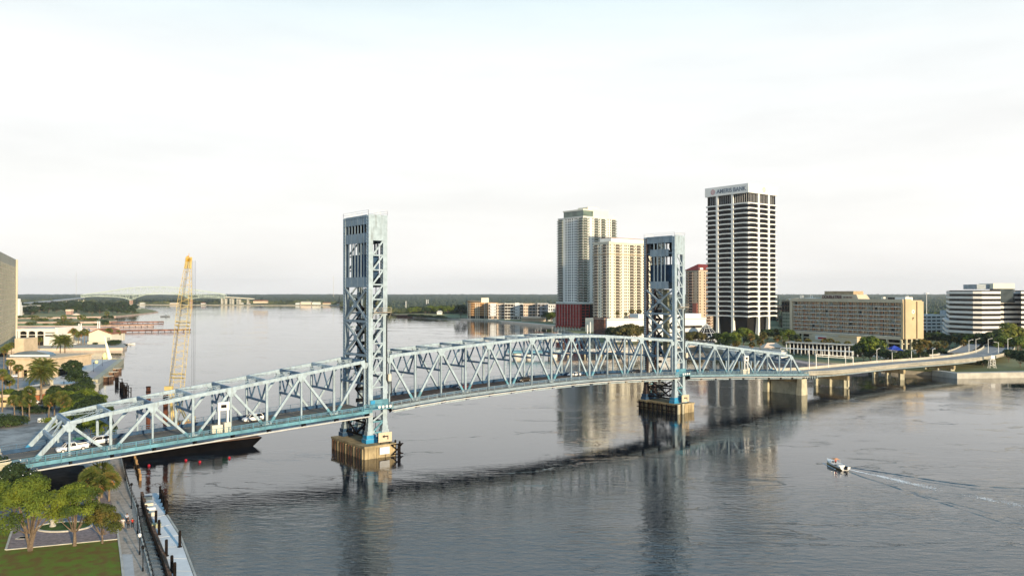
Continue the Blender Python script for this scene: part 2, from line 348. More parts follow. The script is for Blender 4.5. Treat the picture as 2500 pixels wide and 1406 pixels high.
    for i in range(n - 1):
        if foot in (i, i + 1): continue
        a, b = nodes[i], nodes[i + 1]; mb = MB()
        for t in (0.3, TW - 0.3):
            p, q = B(a, t, TZ(a) + 0.25), B(b, TW / 2, TZ(b) + 0.25)
            for off in (0.0, 0.5):
                d = Vector((0, 0, -off)); mb.bar(p + d, q + d, 0.14, 0.10)
            for k in range(14):
                f = k / 14; g = (k + 1) / 14; mb.bar(p.lerp(q, f) - Vector((0, 0, 0.5 if k % 2 else 0)), p.lerp(q, g) - Vector((0, 0, 0 if k % 2 else 0.5)), 0.05, 0.05)
        mb.build('lateral_brace', STEEL, root)
        mb = MB()
    if foot is not None:
        f = nodes[foot]; j = nodes[1 if foot == 0 else n - 2]
        def E(t, k): return B(f, t, BZ(f)).lerp(B(j, t, TZ(j)), k)
        mb = MB(); k0 = 0.62
        mb.bar(E(0.2, 1), E(TW - 0.2, 1), 0.8, 0.8); mb.bar(E(0.2, k0), E(TW - 0.2, k0), 0.5, 0.7)
        for q in range(4):
            ka, kb = (0.98, k0) if q % 2 == 0 else (k0, 0.98)
            mb.bar(E(TW * q / 4, ka), E(TW * (q + 1) / 4, kb), 0.25, 0.3)
        mb.build('portal_bracing', STEEL, root)
    # deck
    ss = [s0 + (s1 - s0) * k / 40 for k in range(41)]
    def strip(t0, t1, zo0, zo1, m, name, kind=None, ov=0.0):
        mb = MB()
        for a, b in zip(ss, ss[1:]):
            mb.hexa([B(a, t0, DZ(a) + zo0), B(b, t0, DZ(b) + zo0), B(b, t1, DZ(b) + zo0), B(a, t1, DZ(a) + zo0), B(a, t0, DZ(a) + zo1), B(b, t0, DZ(b) + zo1), B(b, t1, DZ(b) + zo1), B(a, t1, DZ(a) + zo1)])
        return mb.build(name, m, root, kind=kind)
    strip(0.9, TW - 0.9, -0.25, 0, deckmat, 'road_deck')
    strip(-2.45, -0.75, -0.10, 0.10, ROAD, 'footway')
    strip(TW + 0.75, TW + 2.45, -0.10, 0.10, ROAD, 'footway')
    strip(-2.60, -2.46, -0.62, 0.12, FM, 'fascia_beam')
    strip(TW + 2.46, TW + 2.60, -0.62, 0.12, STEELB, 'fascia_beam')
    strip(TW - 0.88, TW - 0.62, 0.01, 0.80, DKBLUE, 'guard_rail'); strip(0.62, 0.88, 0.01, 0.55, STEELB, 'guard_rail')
    if s1 < 5:
        strip(TW + 0.2 - 2.0, TW - 1.75, 0.005, 0.012, WHITE, 'edge_line'); strip(1.75, 1.9, 0.005, 0.012, YCONC, 'edge_line'); strip(TW / 2 - 0.05, TW / 2 + 0.05, 0.005, 0.012, YCONC, 'lane_line')
    for t0 in (3.2, 6.55, 9.9): strip(t0 - 0.2, t0 + 0.2, -0.95, -0.26, NEARBLK, 'stringer')  # under-deck steel coloured near black to paint in the shade there
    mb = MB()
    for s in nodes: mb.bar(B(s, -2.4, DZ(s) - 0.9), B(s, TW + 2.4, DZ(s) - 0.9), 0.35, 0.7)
    mb.build('floor_beams', NEARBLK, root, kind='stuff')
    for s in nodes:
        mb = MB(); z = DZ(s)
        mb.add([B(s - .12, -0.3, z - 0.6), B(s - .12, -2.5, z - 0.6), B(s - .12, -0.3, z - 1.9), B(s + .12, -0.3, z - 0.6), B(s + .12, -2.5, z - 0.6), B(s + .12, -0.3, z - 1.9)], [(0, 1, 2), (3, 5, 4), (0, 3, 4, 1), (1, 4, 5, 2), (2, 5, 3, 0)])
        mb.build('bracket', NEARBLK, root)
    # curved plates under the deck edge
    for i in range(n - 1):
        a, b = nodes[i], nodes[i + 1]; mb = MB()
        mb.hexa([B(a + .9, -0.38, DZ(a) - 2.0), B(b - .2, -0.38, DZ(b) - 2.0), B(b - .2, -0.32, DZ(b) - 2.0), B(a + .9, -0.32, DZ(a) - 2.0), B(a + 1.6, -0.38, DZ(a) - 1.62), B(b - .2, -0.38, DZ(b) - 1.62), B(b - .2, -0.32, DZ(b) - 1.62), B(a + 1.6, -0.32, DZ(a) - 1.62)])
        mb.build('edge_plate', STEEL, root)
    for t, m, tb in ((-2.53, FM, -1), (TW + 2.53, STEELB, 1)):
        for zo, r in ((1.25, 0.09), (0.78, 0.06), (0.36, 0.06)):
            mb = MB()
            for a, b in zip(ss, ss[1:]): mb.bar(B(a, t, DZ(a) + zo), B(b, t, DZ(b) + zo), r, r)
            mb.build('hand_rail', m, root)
        L_ = s1 - s0; k_ = int(L_ / 2.68)
        for k in range(k_ + 1):
            s = s0 + 0.1 + (L_ - 0.2) * k / k_; deep = (k % 3 == 0)
            MB().bar(B(s, t + tb * 0.10, DZ(s) - (0.75 if deep else 0.45)), B(s, t + tb * 0.10, DZ(s) + 1.32), 0.13, 0.13, up=(1, 0, 0)).build('railing_post', m, root)
        mb = MB(); k_ = int(L_ / 0.45)
        for k in range(k_):
            s = s0 + L_ * k / k_; mb.bar(B(s, t, DZ(s) + 0.36), B(s, t, DZ(s) + 0.78), 0.035, 0.035, up=(1, 0, 0))
        mb.build('balusters', m, root, kind='stuff')
    # inner parapet fence of short upright panels behind the walkway
    mb = MB(); k_ = int((s1 - s0) / 1.35)
    for k in range(k_):
        a = s0 + (s1 - s0) * k / k_
        mb.bar(B(a, -0.72, DZ(a) + 0.1), B(a, -0.72, DZ(a) + 0.85), 0.10, 0.10, up=(1, 0, 0))
        b = a + 1.35
        for zo in (0.85, 0.5): mb.bar(B(a, -0.72, DZ(a) + zo), B(b, -0.72, DZ(b) + zo), 0.07, 0.10)
    mb.build('inner_fence', STEELB, root, kind='stuff')
    mb = MB(); pts = [B(s, -2.75, DZ(s) - 1.05 - (0.35 if s1 < 5 else 0.0)) for s in ss]
    mb.tube(pts, 0.16, 8); mb.build('utility_pipe', mat('pipe_white', (0.50, 0.50, 0.48), .6, .08), root, smooth=True)

r = thing('truss_span', 'turquoise and pale blue approach truss between the park shore and the first lift tower', 'bridge span', B(-73, TW / 2, 0), group='truss spans of the blue lift bridge')
span(r, NL, TOPL, 1, 0, ROAD, -76.0, 1.4)
r = thing('truss_span', 'long pale blue lift span arching between the two towers, four cars on its brown grating', 'bridge span', B(7.6, TW / 2, 0), group='truss spans of the blue lift bridge')
span(r, NM, TOPM, 0, None, GRATE, 6.9, 119.0, GREYB)
r = thing('truss_span', 'blue and white truss span descending from the second tower to the concrete viaduct', 'bridge span', B(125.4, TW / 2, 0), group='truss spans of the blue lift bridge')
span(r, NR, TOPR, 0, 9, ROAD, 124.9, 199.5, PALET)

def tower(root, s0, s1, slats_in, mirror):
    """s0..s1 along the bridge, columns at the four corners"""
    ZT = 61.2; sd_ = s0 if True else s1
    cw = 1.25
    dz0 = DZ((s0 + s1) / 2)
    zb = 3.2
    def bx(mb, a0, a1, t0, t1, z0, z1, mi=0):
        mb.hexa([B(a0, t0, z0), B(a1, t0, z0), B(a1, t1, z0), B(a0, t1, z0), B(a0, t0, z1), B(a1, t0, z1), B(a1, t1, z1), B(a0, t1, z1)], mi)
    cols = []
    for (a, tt) in ((s0, -0.62), (s1 - cw, -0.62), (s0, TW - 0.62), (s1 - cw, TW - 0.62)):
        mb = MB(); t0, t1 = tt, tt + 1.24
        # channel shape: outer plate, side plates set apart, open on the faces along the bridge
        bx(mb, a, a + cw, t0, t0 + 0.12, zb, ZT - 0.2); bx(mb, a, a + cw, t1 - 0.12, t1, zb, ZT - 0.2)
        bx(mb, a + 0.12, a + cw - 0.12, t0 + 0.121, t1 - 0.121, zb, ZT - 0.3)
        # flare towards the pier
        for k in range(5):
            z = zb + 1.0 * k; e = 0.9 * (1 - k / 5) ** 1.6
            bx(mb, a - e, a + cw + e, t0 - e * 0.6, t1 + e * 0.6, z + 0.002, z + 1.0)
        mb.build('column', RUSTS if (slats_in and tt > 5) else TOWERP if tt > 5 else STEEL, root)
        bt = MB(); k_ = int((ZT - zb - 6) / 0.8)
        for k in range(k_):
            z = zb + 6 + k * 0.8
            for q in (a + 0.0, a + cw - 0.10): bx(bt, q, q + 0.10, t0 + 0.122, t1 - 0.122, z, z + 0.42)
        bt.build('batten_plates', STEEL, root, kind='stuff')
        fb = MB(); e = 0.96
        bx(fb, a - e, a + cw + e, t0 - e * 0.6 - .02, t1 + e * 0.6 + .02, zb - 0.02, zb + 0.95)
        e = .70; bx(fb, a - e, a + cw + e, t0 - e * 0.6 - .02, t1 + e * 0.6 + .02, zb + 0.955, zb + 1.95)
        fb.build('blue_foot', FRESH if tt < 5 else DKBLUE, root)  # near feet repainted; far feet dark blue, shade put into the colour
    # near and far side faces: head plate, struts and N bracing
    for t in (-0.45, TW + 0.25):
        mb = MB(); bx(mb, s0 + 0.01, s1 - 0.01, t - 0.18, t + 0.02, 54.6, ZT); mb.build('head_plate', STEEL, root)
        zz = [54.6 - 3.75 * k for k in range(12)]
        zz = [z for z in zz if z > dz0 + 1.5]
        for i, z in enumerate(zz):
            if i: MB().bar(B(s0 + cw, t, z), B(s1 - cw, t, z), 0.22, 0.34).build('strut', STEEL, root)
            zn = zz[i + 1] if i + 1 < len(zz) else None
            if zn:
                a, b = (B(s0 + cw, t, zn + .1), B(s1 - cw, t, z - .1)) if not mirror else (B(s0 + cw, t, z - .1), B(s1 - cw, t, zn + .1))
                MB().bar(a, b, 0.22, 0.42).build('brace', STEEL, root)
        for z0_, z1_ in ((dz0 - 1.3, 8.4), (8.4, 5.6)):
            a, b = (B(s0 + cw, t, z1_ + .1), B(s1 - cw, t, z0_ - .1)) if not mirror else (B(s0 + cw, t, z0_ - .1), B(s1 - cw, t, z1_ + .1))
            MB().bar(a, b, 0.22, 0.45).build('brace', STEEL if z0_ > 9 else FASCIA, root); MB().bar(B(s0 + cw, t, z1_), B(s1 - cw, t, z1_), 0.22, 0.4).build('strut', FASCIA, root)
    # end faces: X bracing, bands and slats
    for e, s in ((0, s0 + 0.25), (1, s1 - 0.25)):
        tl, tr = 0.64, TW - 0.64
        for (za, zc) in ((42.6, 33.9), (33.9, 25.2)):
            for (ta, tb) in ((tl, tr), (tr, tl)):
                MB().bar(B(s, ta, za - .4), B(s, tb, zc + .4), 0.5, 0.5).build('cross_brace', TOWERP, root)
            q = MB(); zm = (za + zc) / 2; q.add([B(s - 0.3, TW / 2 + dt, zm + dz) for dt, dz in ((-1.1, 0), (0, -.9), (1.1, 0), (0, .9))], [(0, 1, 2, 3)]); q.add([B(s + 0.3, TW / 2 + dt, zm + dz) for dt, dz in ((-1.1, 0), (0, -.9), (1.1, 0), (0, .9))], [(0, 1, 2, 3)]); q.build('joint_plate', TOWERP, root)
            MB().bar(B(s, tl, zc), B(s, tr, zc), 0.5, 0.62).build('cross_strut', TOWERP, root)
        il, ir = (tl, tr) if not slats_in else (tl + 1.7, tr - 1.7)
        for z0_, z1_ in ((58.8, ZT - 0.02), (54.1, 56.6), (42.7, 45.3)):
            if slats_in and z1_ > 60: il_, ir_ = tl, tr
            else: il_, ir_ = il, ir
            k_ = 7
            for k in range(k_):
                mb = MB(); a = il_ + (ir_ - il_) * k / k_; b = il_ + (ir_ - il_) * (k + 1) / k_
                bx(mb, s - 0.12 - (0.02 if k % 2 else 0), s + 0.12 + (0.02 if k % 2 else 0), a, b - 0.015, z0_, z1_)
                mb.build('band_panel', TOWERP, root)
        for z0_, z1_ in ((56.6, 58.8), (45.3, 54.1)):
            k_ = 7 if not slats_in else 5
            for k in range(1, k_):
                a = il + (ir - il) * k / k_; mb = MB(); bx(mb, s - 0.1, s + 0.1, a - 0.22, a + 0.22, z0_, z1_); mb.build('slat', TOWERP, root)
    mb = MB()
    bx(mb, s0 + 1.45, s1 - 1.45, 1.2, TW - 1.2, 45.0, 51.2); mb.build('counterweight', DKBLUE if not slats_in else mat('brown_blue_weight', (0.02, 0.05, 0.09), 0.7, 0.2), root)
    mb = MB()
    for tt in (2.4, TW - 2.4): mb.tube([B((s0 + s1) / 2, tt - 0.25, 57.6), B((s0 + s1) / 2, tt + 0.25, 57.6)], 1.9, 20)
    mb.build('sheaves', NEARBLK, root)
    mb = MB()
    for tt in (2.0, 2.6, TW - 2.6, TW - 2.0):
        for q in (s0 + 1.7, s1 - 1.7): mb.bar(B(q, tt, 45 if q < (s0 + s1) / 2 else 24), B(q, tt, 57.6), 0.1, 0.1, up=(1, 0, 0))
    mb.build('hoist_ropes', NEARBLK, root)
    mb = MB(); bx(mb, s0 + 0.02, s1 - 0.02, 0, TW, 60.6, 60.95); bx(mb, s0 + 0.3, s1 - 0.3, 0.6, TW - 0.6, 55.0, 55.2); mb.build('top_deck', TOWERP, root)
    mb = MB()
    loop = [B(s0, -0.55, ZT), B(s1, -0.55, ZT), B(s1, TW + 0.45, ZT), B(s0, TW + 0.45, ZT)]
    for i in range(4):
        a, b = loop[i], loop[(i + 1) % 4]
        for zo in (0.55, 1.1): mb.bar(a + Vector((0, 0, zo)), b + Vector((0, 0, zo)), 0.06, 0.06)
        for k in range(5 if (b - a).length > 8 else 3): p = a.lerp(b, k / (4 if (b - a).length > 8 else 2)); mb.bar(p, p + Vector((0, 0, 1.15)), 0.07, 0.07, up=(1, 0, 0))
    mb.build('roof_railing', WHITE, root)
    # stairs and a lift shaft inside
    mb = MB(); tm = TW * 0.72
    for k in range(9):
        z = dz0 + 1 + k * 3.0
        mb.bar(B(s0 + 1.5, tm, z), B(s1 - 1.5, tm, z + 3.0), 0.7, 0.15) if k % 2 else mb.bar(B(s1 - 1.5, tm, z), B(s0 + 1.5, tm, z + 3.0), 0.7, 0.15)
        mb.bar(B(s0 + 1.3, tm - 0.6, z), B(s1 - 1.3, tm - 0.6, z), 0.05, 1.0)
    mb.build('stairs', NEARBLK, root)
    mb = MB(); bx(mb, s1 - 2.4, s1 - 1.3, TW * 0.40, TW * 0.56, dz0 + 5.5, 42.5); mb.build('cable_shaft', mat('olive_steel', (0.16, 0.17, 0.12), 0.8, 0.2, 0.3, streak=0.4), root)
    # platform on the near face
    mb = MB(); zp = 36.2; bx(mb, s0 + 1.0, s1 + 0.4, -2.0, -0.66, zp, zp + 0.18)
    for q in (s0 + 1.0, (s0 + s1) / 2 + .5, s1 + 0.4): mb.bar(B(q, -2.0, zp), B(q, -2.0, zp + 1.2), 0.07, 0.07, up=(1, 0, 0)); mb.bar(B(q, -2.0, zp), B(q, -0.66, zp - 1.5), 0.1, 0.1)
    for zo in (0.65, 1.2): mb.bar(B(s0 + 1.0, -2.0, zp + zo), B(s1 + 0.4, -2.0, zp + zo), 0.06, 0.06)
    mb.build('access_platform', mat('tan_platform', (0.42, 0.37, 0.30), 0.8, 0.2), root)
    # cable running down the outer column, with its reel and box
    mb = MB(); q = s1 - 0.25 if not mirror else s1 - 0.5
    mb.tube([B(q, -0.8, 35.5), B(q, -0.8, 19.0), B(q + 0.4, -0.85, 17.9), B(q + 1.2, -0.9, 18.4), B(q + 1.3, -0.9, 15.0)], 0.14, 6)
    mb.build('power_cable', BLACK, root)
    mb = MB(); bx(mb, s1 + 0.1, s1 + 0.9, -1.1, -0.3, 18.6, 20.3); mb.build('junction_box', CREAM, root)
    # lower dark lattice between the two leg pairs under the deck
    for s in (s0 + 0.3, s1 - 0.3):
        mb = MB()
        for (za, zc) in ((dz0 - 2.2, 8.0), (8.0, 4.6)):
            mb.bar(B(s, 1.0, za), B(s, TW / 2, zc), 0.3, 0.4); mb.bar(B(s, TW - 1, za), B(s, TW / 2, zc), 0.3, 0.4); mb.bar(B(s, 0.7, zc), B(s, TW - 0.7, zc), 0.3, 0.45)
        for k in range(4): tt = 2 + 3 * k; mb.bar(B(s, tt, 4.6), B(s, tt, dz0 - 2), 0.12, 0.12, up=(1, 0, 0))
        mb.build('lower_bracing', NEARBLK, root)  # near-black colour paints in the shade below the road
    # fresh paint box and grating steps beside the deck
    mb = MB(); bx(mb, s0 + 0.3, s1 + 0.2, -0.80, -0.64, dz0 - 0.1, dz0 + 2.1); mb.build('repainted_panel', FASCIA, root)
    mb = MB(); bx(mb, s0 + 0.5, s0 + 1.7, -0.95, -0.79, dz0 + 0.9, dz0 + 1.9); mb.build('fresh_paint_plate', FRESH, root)
    mb = MB(); bx(mb, s0 - 2.2, s1 + 0.6, -2.7, -0.66, dz0 - 0.15, dz0 + 0.05); mb.build('walkway', FASCIA, root)
    mb = MB()
    for k in range(4):
        c = s0 + 2.0 + k * 1.05; mb.tube([B(c, -2.74, dz0 + 0.45), B(c, -2.62, dz0 + 0.45)], 0.36, 12)
    mb.build('life_rings', WHITE, root)
    mb = MB(); ya = [B(s0 - 2.2, -2.62, 0), B(s1 + 0.6, -2.62, 0)]
    for zo in (0.5, 1.3): mb.bar(ya[0] + Vector((0, 0, dz0 + zo)), ya[1] + Vector((0, 0, dz0 + zo)), 0.08, 0.08)
    for k in range(5): p = ya[0].lerp(ya[1], k / 4) + Vector((0, 0, dz0 - 0.3)); mb.bar(p, p + Vector((0, 0, 1.65)), 0.12, 0.12, up=(1, 0, 0))
    mb.build('walkway_railing', FASCIA, root)

r = thing('lift_tower', 'tall blue steel lift tower nearer the park with seven open slots in its end face', 'lift tower', B(4, TW / 2, 4.1), group='lift towers of the blue bridge')
tower(r, 1.3, 6.7, False, False)
r = thing('lift_tower', 'blue steel lift tower in front of the cream apartment towers, counterweight behind its slats', 'lift tower', B(122, TW / 2, 4.1), group='lift towers of the blue bridge')
tower(r, 119.3, 124.7, True, True)

def pier(root, s0, s1, t0, t1, z1):
    def bx(mb, a0, a1, b0, b1, z0, z): mb.hexa([B(a0, b0, z0), B(a1, b0, z0), B(a1, b1, z0), B(a0, b1, z0), B(a0, b0, z), B(a1, b0, z), B(a1, b1, z), B(a0, b1, z)])
    mb = MB(); bx(mb, s0, s1, t0, t1, -3, z1); mb.build('pier_block', CONC, root)
    mb = MB(); bx(mb, s0 - .15, s1 + .15, t0 - .15, t1 + .15, z1 - 0.45, z1 + 0.06); mb.build('pier_cap', CONC, root)
    for k in range(12):
        a = t0 + 1.0 + (t1 - t0 - 2) * k / 11; mb = MB(); bx(mb, s0 - 0.28, s0 - 0.002, a - 0.22, a + 0.22, -1, z1 - 0.6); mb.build('fender_post', WOODB if k % 3 else CONC, root)
    for k in range(3):
        a = s0 + (s1 - s0) * (0.1 + 0.28 * k); mb = MB(); bx(mb, a, a + 0.3, t0 - 0.26, t0 - 0.002, -1, z1 - 0.5); mb.build('fender_post', CONC, root)
r = thing('bridge_pier', 'stained yellow concrete pier under the first lift tower with a timber fender', 'pier', B(2.6, 5.5, 0), group='piers of the blue bridge')
pier(r, -1.8, 6.9, -4.5, 14.0, 3.12)
mb = MB()
for k in range(5):
    s = 8.3 + 0.5 * k
    mb.tube([B(7.6 + (k % 2) * 1.0, -4.8 + k * 1.1, -2), B(7.6 + (k % 2) * 1.0, -4.8 + k * 1.1, 3.0 + 0.3 * (k % 2))], 0.25, 7)
mb.bar(B(5.6, -5.1, 0.3), B(8.6, -4.9, 2.8), 0.22, 0.25); mb.bar(B(5.6, -5.1, 2.8), B(8.6, -4.9, 0.3), 0.22, 0.25); mb.bar(B(5.4, -5.1, 2.9), B(8.9, -4.9, 2.9), 0.25, 0.25); mb.bar(B(5.4, -5.1, 0.4), B(8.9, -4.9, 0.4), 0.25, 0.25)
mb.build('timber_fender', WOODD, r)
mb = MB(); mb.hexa([B(2.2, -4.9, .8), B(5.0, -4.9, .8), B(5.0, -4.78, .8), B(2.2, -4.78, .8), B(2.2, -4.9, 2.6), B(5.0, -4.9, 2.6), B(5.0, -4.78, 2.6), B(2.2, -4.78, 2.6)]); mb.build('pale_patch', WHITE, r)
def arrow_sign(s, t, z, label):
    o = thing('direction_sign', label, 'sign', B(s, t, z), group='direction signs on the bridge piers')
    mb = MB(); mb.hexa([B(s - 1.9, t - .06, z + .5), B(s + 1.9, t - .06, z + .5), B(s + 1.9, t + .06, z + .5), B(s - 1.9, t + .06, z + .5), B(s - 1.9, t - .06, z + 2.9), B(s + 1.9, t - .06, z + 2.9), B(s + 1.9, t + .06, z + 2.9), B(s - 1.9, t + .06, z + 2.9)]); mb.build('sign_board', mat('tan_board', (0.55, 0.45, 0.32), 0.7, 0.06), o)
    mb = MB()
    for q in (-1.3, 1.3): mb.bar(B(s + q, t, z), B(s + q, t, z + .5), 0.15, 0.15, up=(1, 0, 0))
    mb.build('sign_posts', NEARBLK, o)
    mb = MB(); P = [(-0.9, 1.9), (-0.2, 2.35), (-0.2, 2.05), (0.9, 2.05), (0.9, 1.1), (0.62, 1.1), (0.62, 1.75), (-0.2, 1.75), (-0.2, 1.45)]
    mb.add([B(s + a, t - .075, z + b) for a, b in P], [tuple(range(len(P)))]); mb.build('arrow', BLACK, o)
arrow_sign(4.2, -4.0, 3.18, 'tan board with a black bent arrow on the pier of the first tower')
r = thing('bridge_pier', 'dark stained concrete pier under the second lift tower with a pale corner block', 'pier', B(121, 5.5, 0), group='piers of the blue bridge')
pier(r, 117.6, 126.2, -3.3, 14.6, 3.12)
mb = MB()
for k in range(9): mb.tube([B(117.0, -3 + k * 2.1, -2), B(117.0, -3 + k * 2.1, 2.8)], 0.28, 7)
for z in (0.8, 2.4): mb.bar(B(116.7, -3.3, z), B(116.7, 14.6, z), 0.25, 0.3)
mb.build('timber_fender', WOODD, r)
mb = MB(); mb.tube([B(117.2, -3.9, -1), B(117.2, -3.9, 3.3)], 0.45, 8); mb.tube([B(119.3, -4.1, -1), B(119.3, -4.1, 3.5)], 0.45, 8); mb.build('mooring_piles', YCONC, r)
arrow_sign(122.2, -2.8, 3.18, 'tan board with a black bent arrow on the pier of the second tower')
# wall pier under the end of the truss
r = thing('bridge_pier', 'cream concrete wall pier with rounded end where the blue truss meets the viaduct', 'pier', B(197, 5, 0), group='piers of the blue bridge')
mb = MB(); z1 = DZ(197) - 2.0
mb.hexa([B(196.4, 0, -3), B(197.6, 0, -3), B(197.6, 13, -3), B(196.4, 13, -3), B(196.4, 0, z1 - 0.6), B(197.6, 0, z1 - 0.6), B(197.6, 13, z1 - 0.6), B(196.4, 13, z1 - 0.6)]); mb.build('pier_wall', YCONC, r)
mb = MB()
for t in (-2.2, 13.5):
    mb.hexa([B(194.6, t, -3), B(199.4, t, -3), B(199.4, t + 2.6, -3), B(194.6, t + 2.6, -3), B(195.2, t + .2, z1), B(198.8, t + .2, z1), B(198.8, t + 2.3, z1), B(195.2, t + 2.3, z1)])
mb.build('pier_shafts', YCONC, r, kind='stuff')
mb = MB(); mb.hexa([B(195.4, 0.4, z1 - 1.4), B(198.6, 0.4, z1 - 1.4), B(198.6, 13.4, z1 - 1.4), B(195.4, 13.4, z1 - 1.4), B(195.4, 0.4, z1), B(198.6, 0.4, z1), B(198.6, 13.4, z1), B(195.4, 13.4, z1)]); mb.build('cap_beam', CONC, r)
# gate portals standing on the deck
def gate(s, t, label):
    o = thing('traffic_gate', label, 'traffic gate', B(s, t, DZ(s)), group='white traffic gate frames on the bridge')
    z = DZ(s)
    def bx(a0, a1, b0, b1, z0, z1, nm, m=CREAM):
        mb = MB(); mb.hexa([B(a0, b0, z + z0), B(a1, b0, z + z0), B(a1, b1, z + z0), B(a0, b1, z + z0), B(a0, b0, z + z1), B(a1, b0, z + z1), B(a1, b1, z + z1), B(a0, b1, z + z1)]); mb.build(nm, m, o)
    bx(s - 1.15, s - 0.75, t - .2, t + .2, 0.1, 6.2, 'leg', WHITE); bx(s + 0.75, s + 1.15, t - .2, t + .2, 0.1, 6.2, 'leg', WHITE)
    bx(s - 1.3, s + 1.3, t - .35, t + .35, 5.0, 6.9, 'head_box', WHITE); bx(s - .6, s + .6, t - .40, t - .36, 5.6, 6.3, 'signal_panel', NEARBLK)
    bx(s - 2.6, s - 0.3, t - .6, t + .6, 0.12, 1.9, 'machine_box'); bx(s + 0.1, s + 1.5, t - .6, t + .6, 0.12, 2.3, 'machine_box')
gate(-35.5, -1.55, 'white traffic gate frame with machine boxes on the park side truss')
gate(158.6, -1.55, 'white traffic gate frame on the truss beyond the second tower')
# ------------------------------------------------------------------ buildings
def solve_w(C, d, u):
    k = (u - 1250) / FPX; return (k * C[1] - C[0]) / (d[0] - k * d[1])
def facade(wm, gm, bm, rm, p0, p1, z0, z1, nf, pat, wh=0.5, inset=0.25, sill=0.3, bal=1.3, ww=None):
    """openings cut as real recesses; pat: w window, n narrow pair, B balcony, . blank, G full glass"""
    p0 = Vector((p0[0], p0[1], 0)); p1 = Vector((p1[0], p1[1], 0)); L = (p1 - p0).length; d = (p1 - p0) / L; n = Vector((d.y, -d.x, 0))
    wt = {'w': 1.0, 'n': 1.4, 'B': 1.9, '.': 0.6, 'G': 1.5}; tot = sum(wt[c] for c in pat); x = 0.0; fh = (z1 - z0) / nf
    def P(a, z, o=0.0): q = p0 + d * a + n * o; return (q.x, q.y, z)
    for c in pat:
        w = wt[c] / tot * L; xa, xb = x, x + w; x += w
        if c == '.': wm.quad(P(xa, z0), P(xb, z0), P(xb, z1), P(xa, z1)); continue
        ops = {'w': [(0.28, 0.72)], 'n': [(0.12, 0.44), (0.56, 0.88)], 'B': [(0.06, 0.94)], 'G': [(0.03, 0.97)]}[c]
        if ww and c == 'w': ops = [(0.5 - ww / 2, 0.5 + ww / 2)]
        for f in range(nf):
            a = z0 + f * fh; b = a + fh
            s_, e_ = (a + fh * sill, a + fh * (sill + wh)) if c in 'wn' else (a + fh * 0.06, a + fh * 0.82) if c == 'B' else (a + fh * .18, a + fh * .95)
            wm.quad(P(xa, a), P(xb, a), P(xb, s_), P(xa, s_)); wm.quad(P(xa, e_), P(xb, e_), P(xb, b), P(xa, b))
            last = xa; ins = inset if c != 'B' else inset + 0.6
            for (oa, ob) in ops:
                oa = xa + oa * w; ob = xa + ob * w
                wm.quad(P(last, s_), P(oa, s_), P(oa, e_), P(last, e_)); last = ob
                gm.quad(P(oa, s_, -ins), P(ob, s_, -ins), P(ob, e_, -ins), P(oa, e_, -ins))
                wm.quad(P(oa, s_, 0), P(oa, s_, -ins), P(oa, e_, -ins), P(oa, e_, 0)); wm.quad(P(ob, s_, 0), P(ob, e_, 0), P(ob, e_, -ins), P(ob, s_, -ins))
                wm.quad(P(oa, s_, 0), P(ob, s_, 0), P(ob, s_, -ins), P(oa, s_, -ins)); wm.quad(P(oa, e_, 0), P(oa, e_, -ins), P(ob, e_, -ins), P(ob, e_, 0))
            wm.quad(P(last, s_), P(xb, s_), P(xb, e_), P(last, e_))
            if c == 'B':
                bm.hexa([P(xa, a - .12), P(xb, a - .12), P(xb, a - .12, bal), P(xa, a - .12, bal), P(xa, a + .12), P(xb, a + .12), P(xb, a + .12, bal), P(xa, a + .12, bal)])
                for (q0, q1) in ((P(xa + .05, a + .12, bal - .05), P(xb - .05, a + .12, bal - .05)), (P(xa + .05, a + .12, 0), P(xa + .05, a + .12, bal - .05)), (P(xb - .05, a + .12, 0), P(xb - .05, a + .12, bal - .05))):
                    q0 = Vector(q0); q1 = Vector(q1); up = Vector((0, 0, 1.0)); rm.quad(q0, q1, q1 + up, q0 + up)
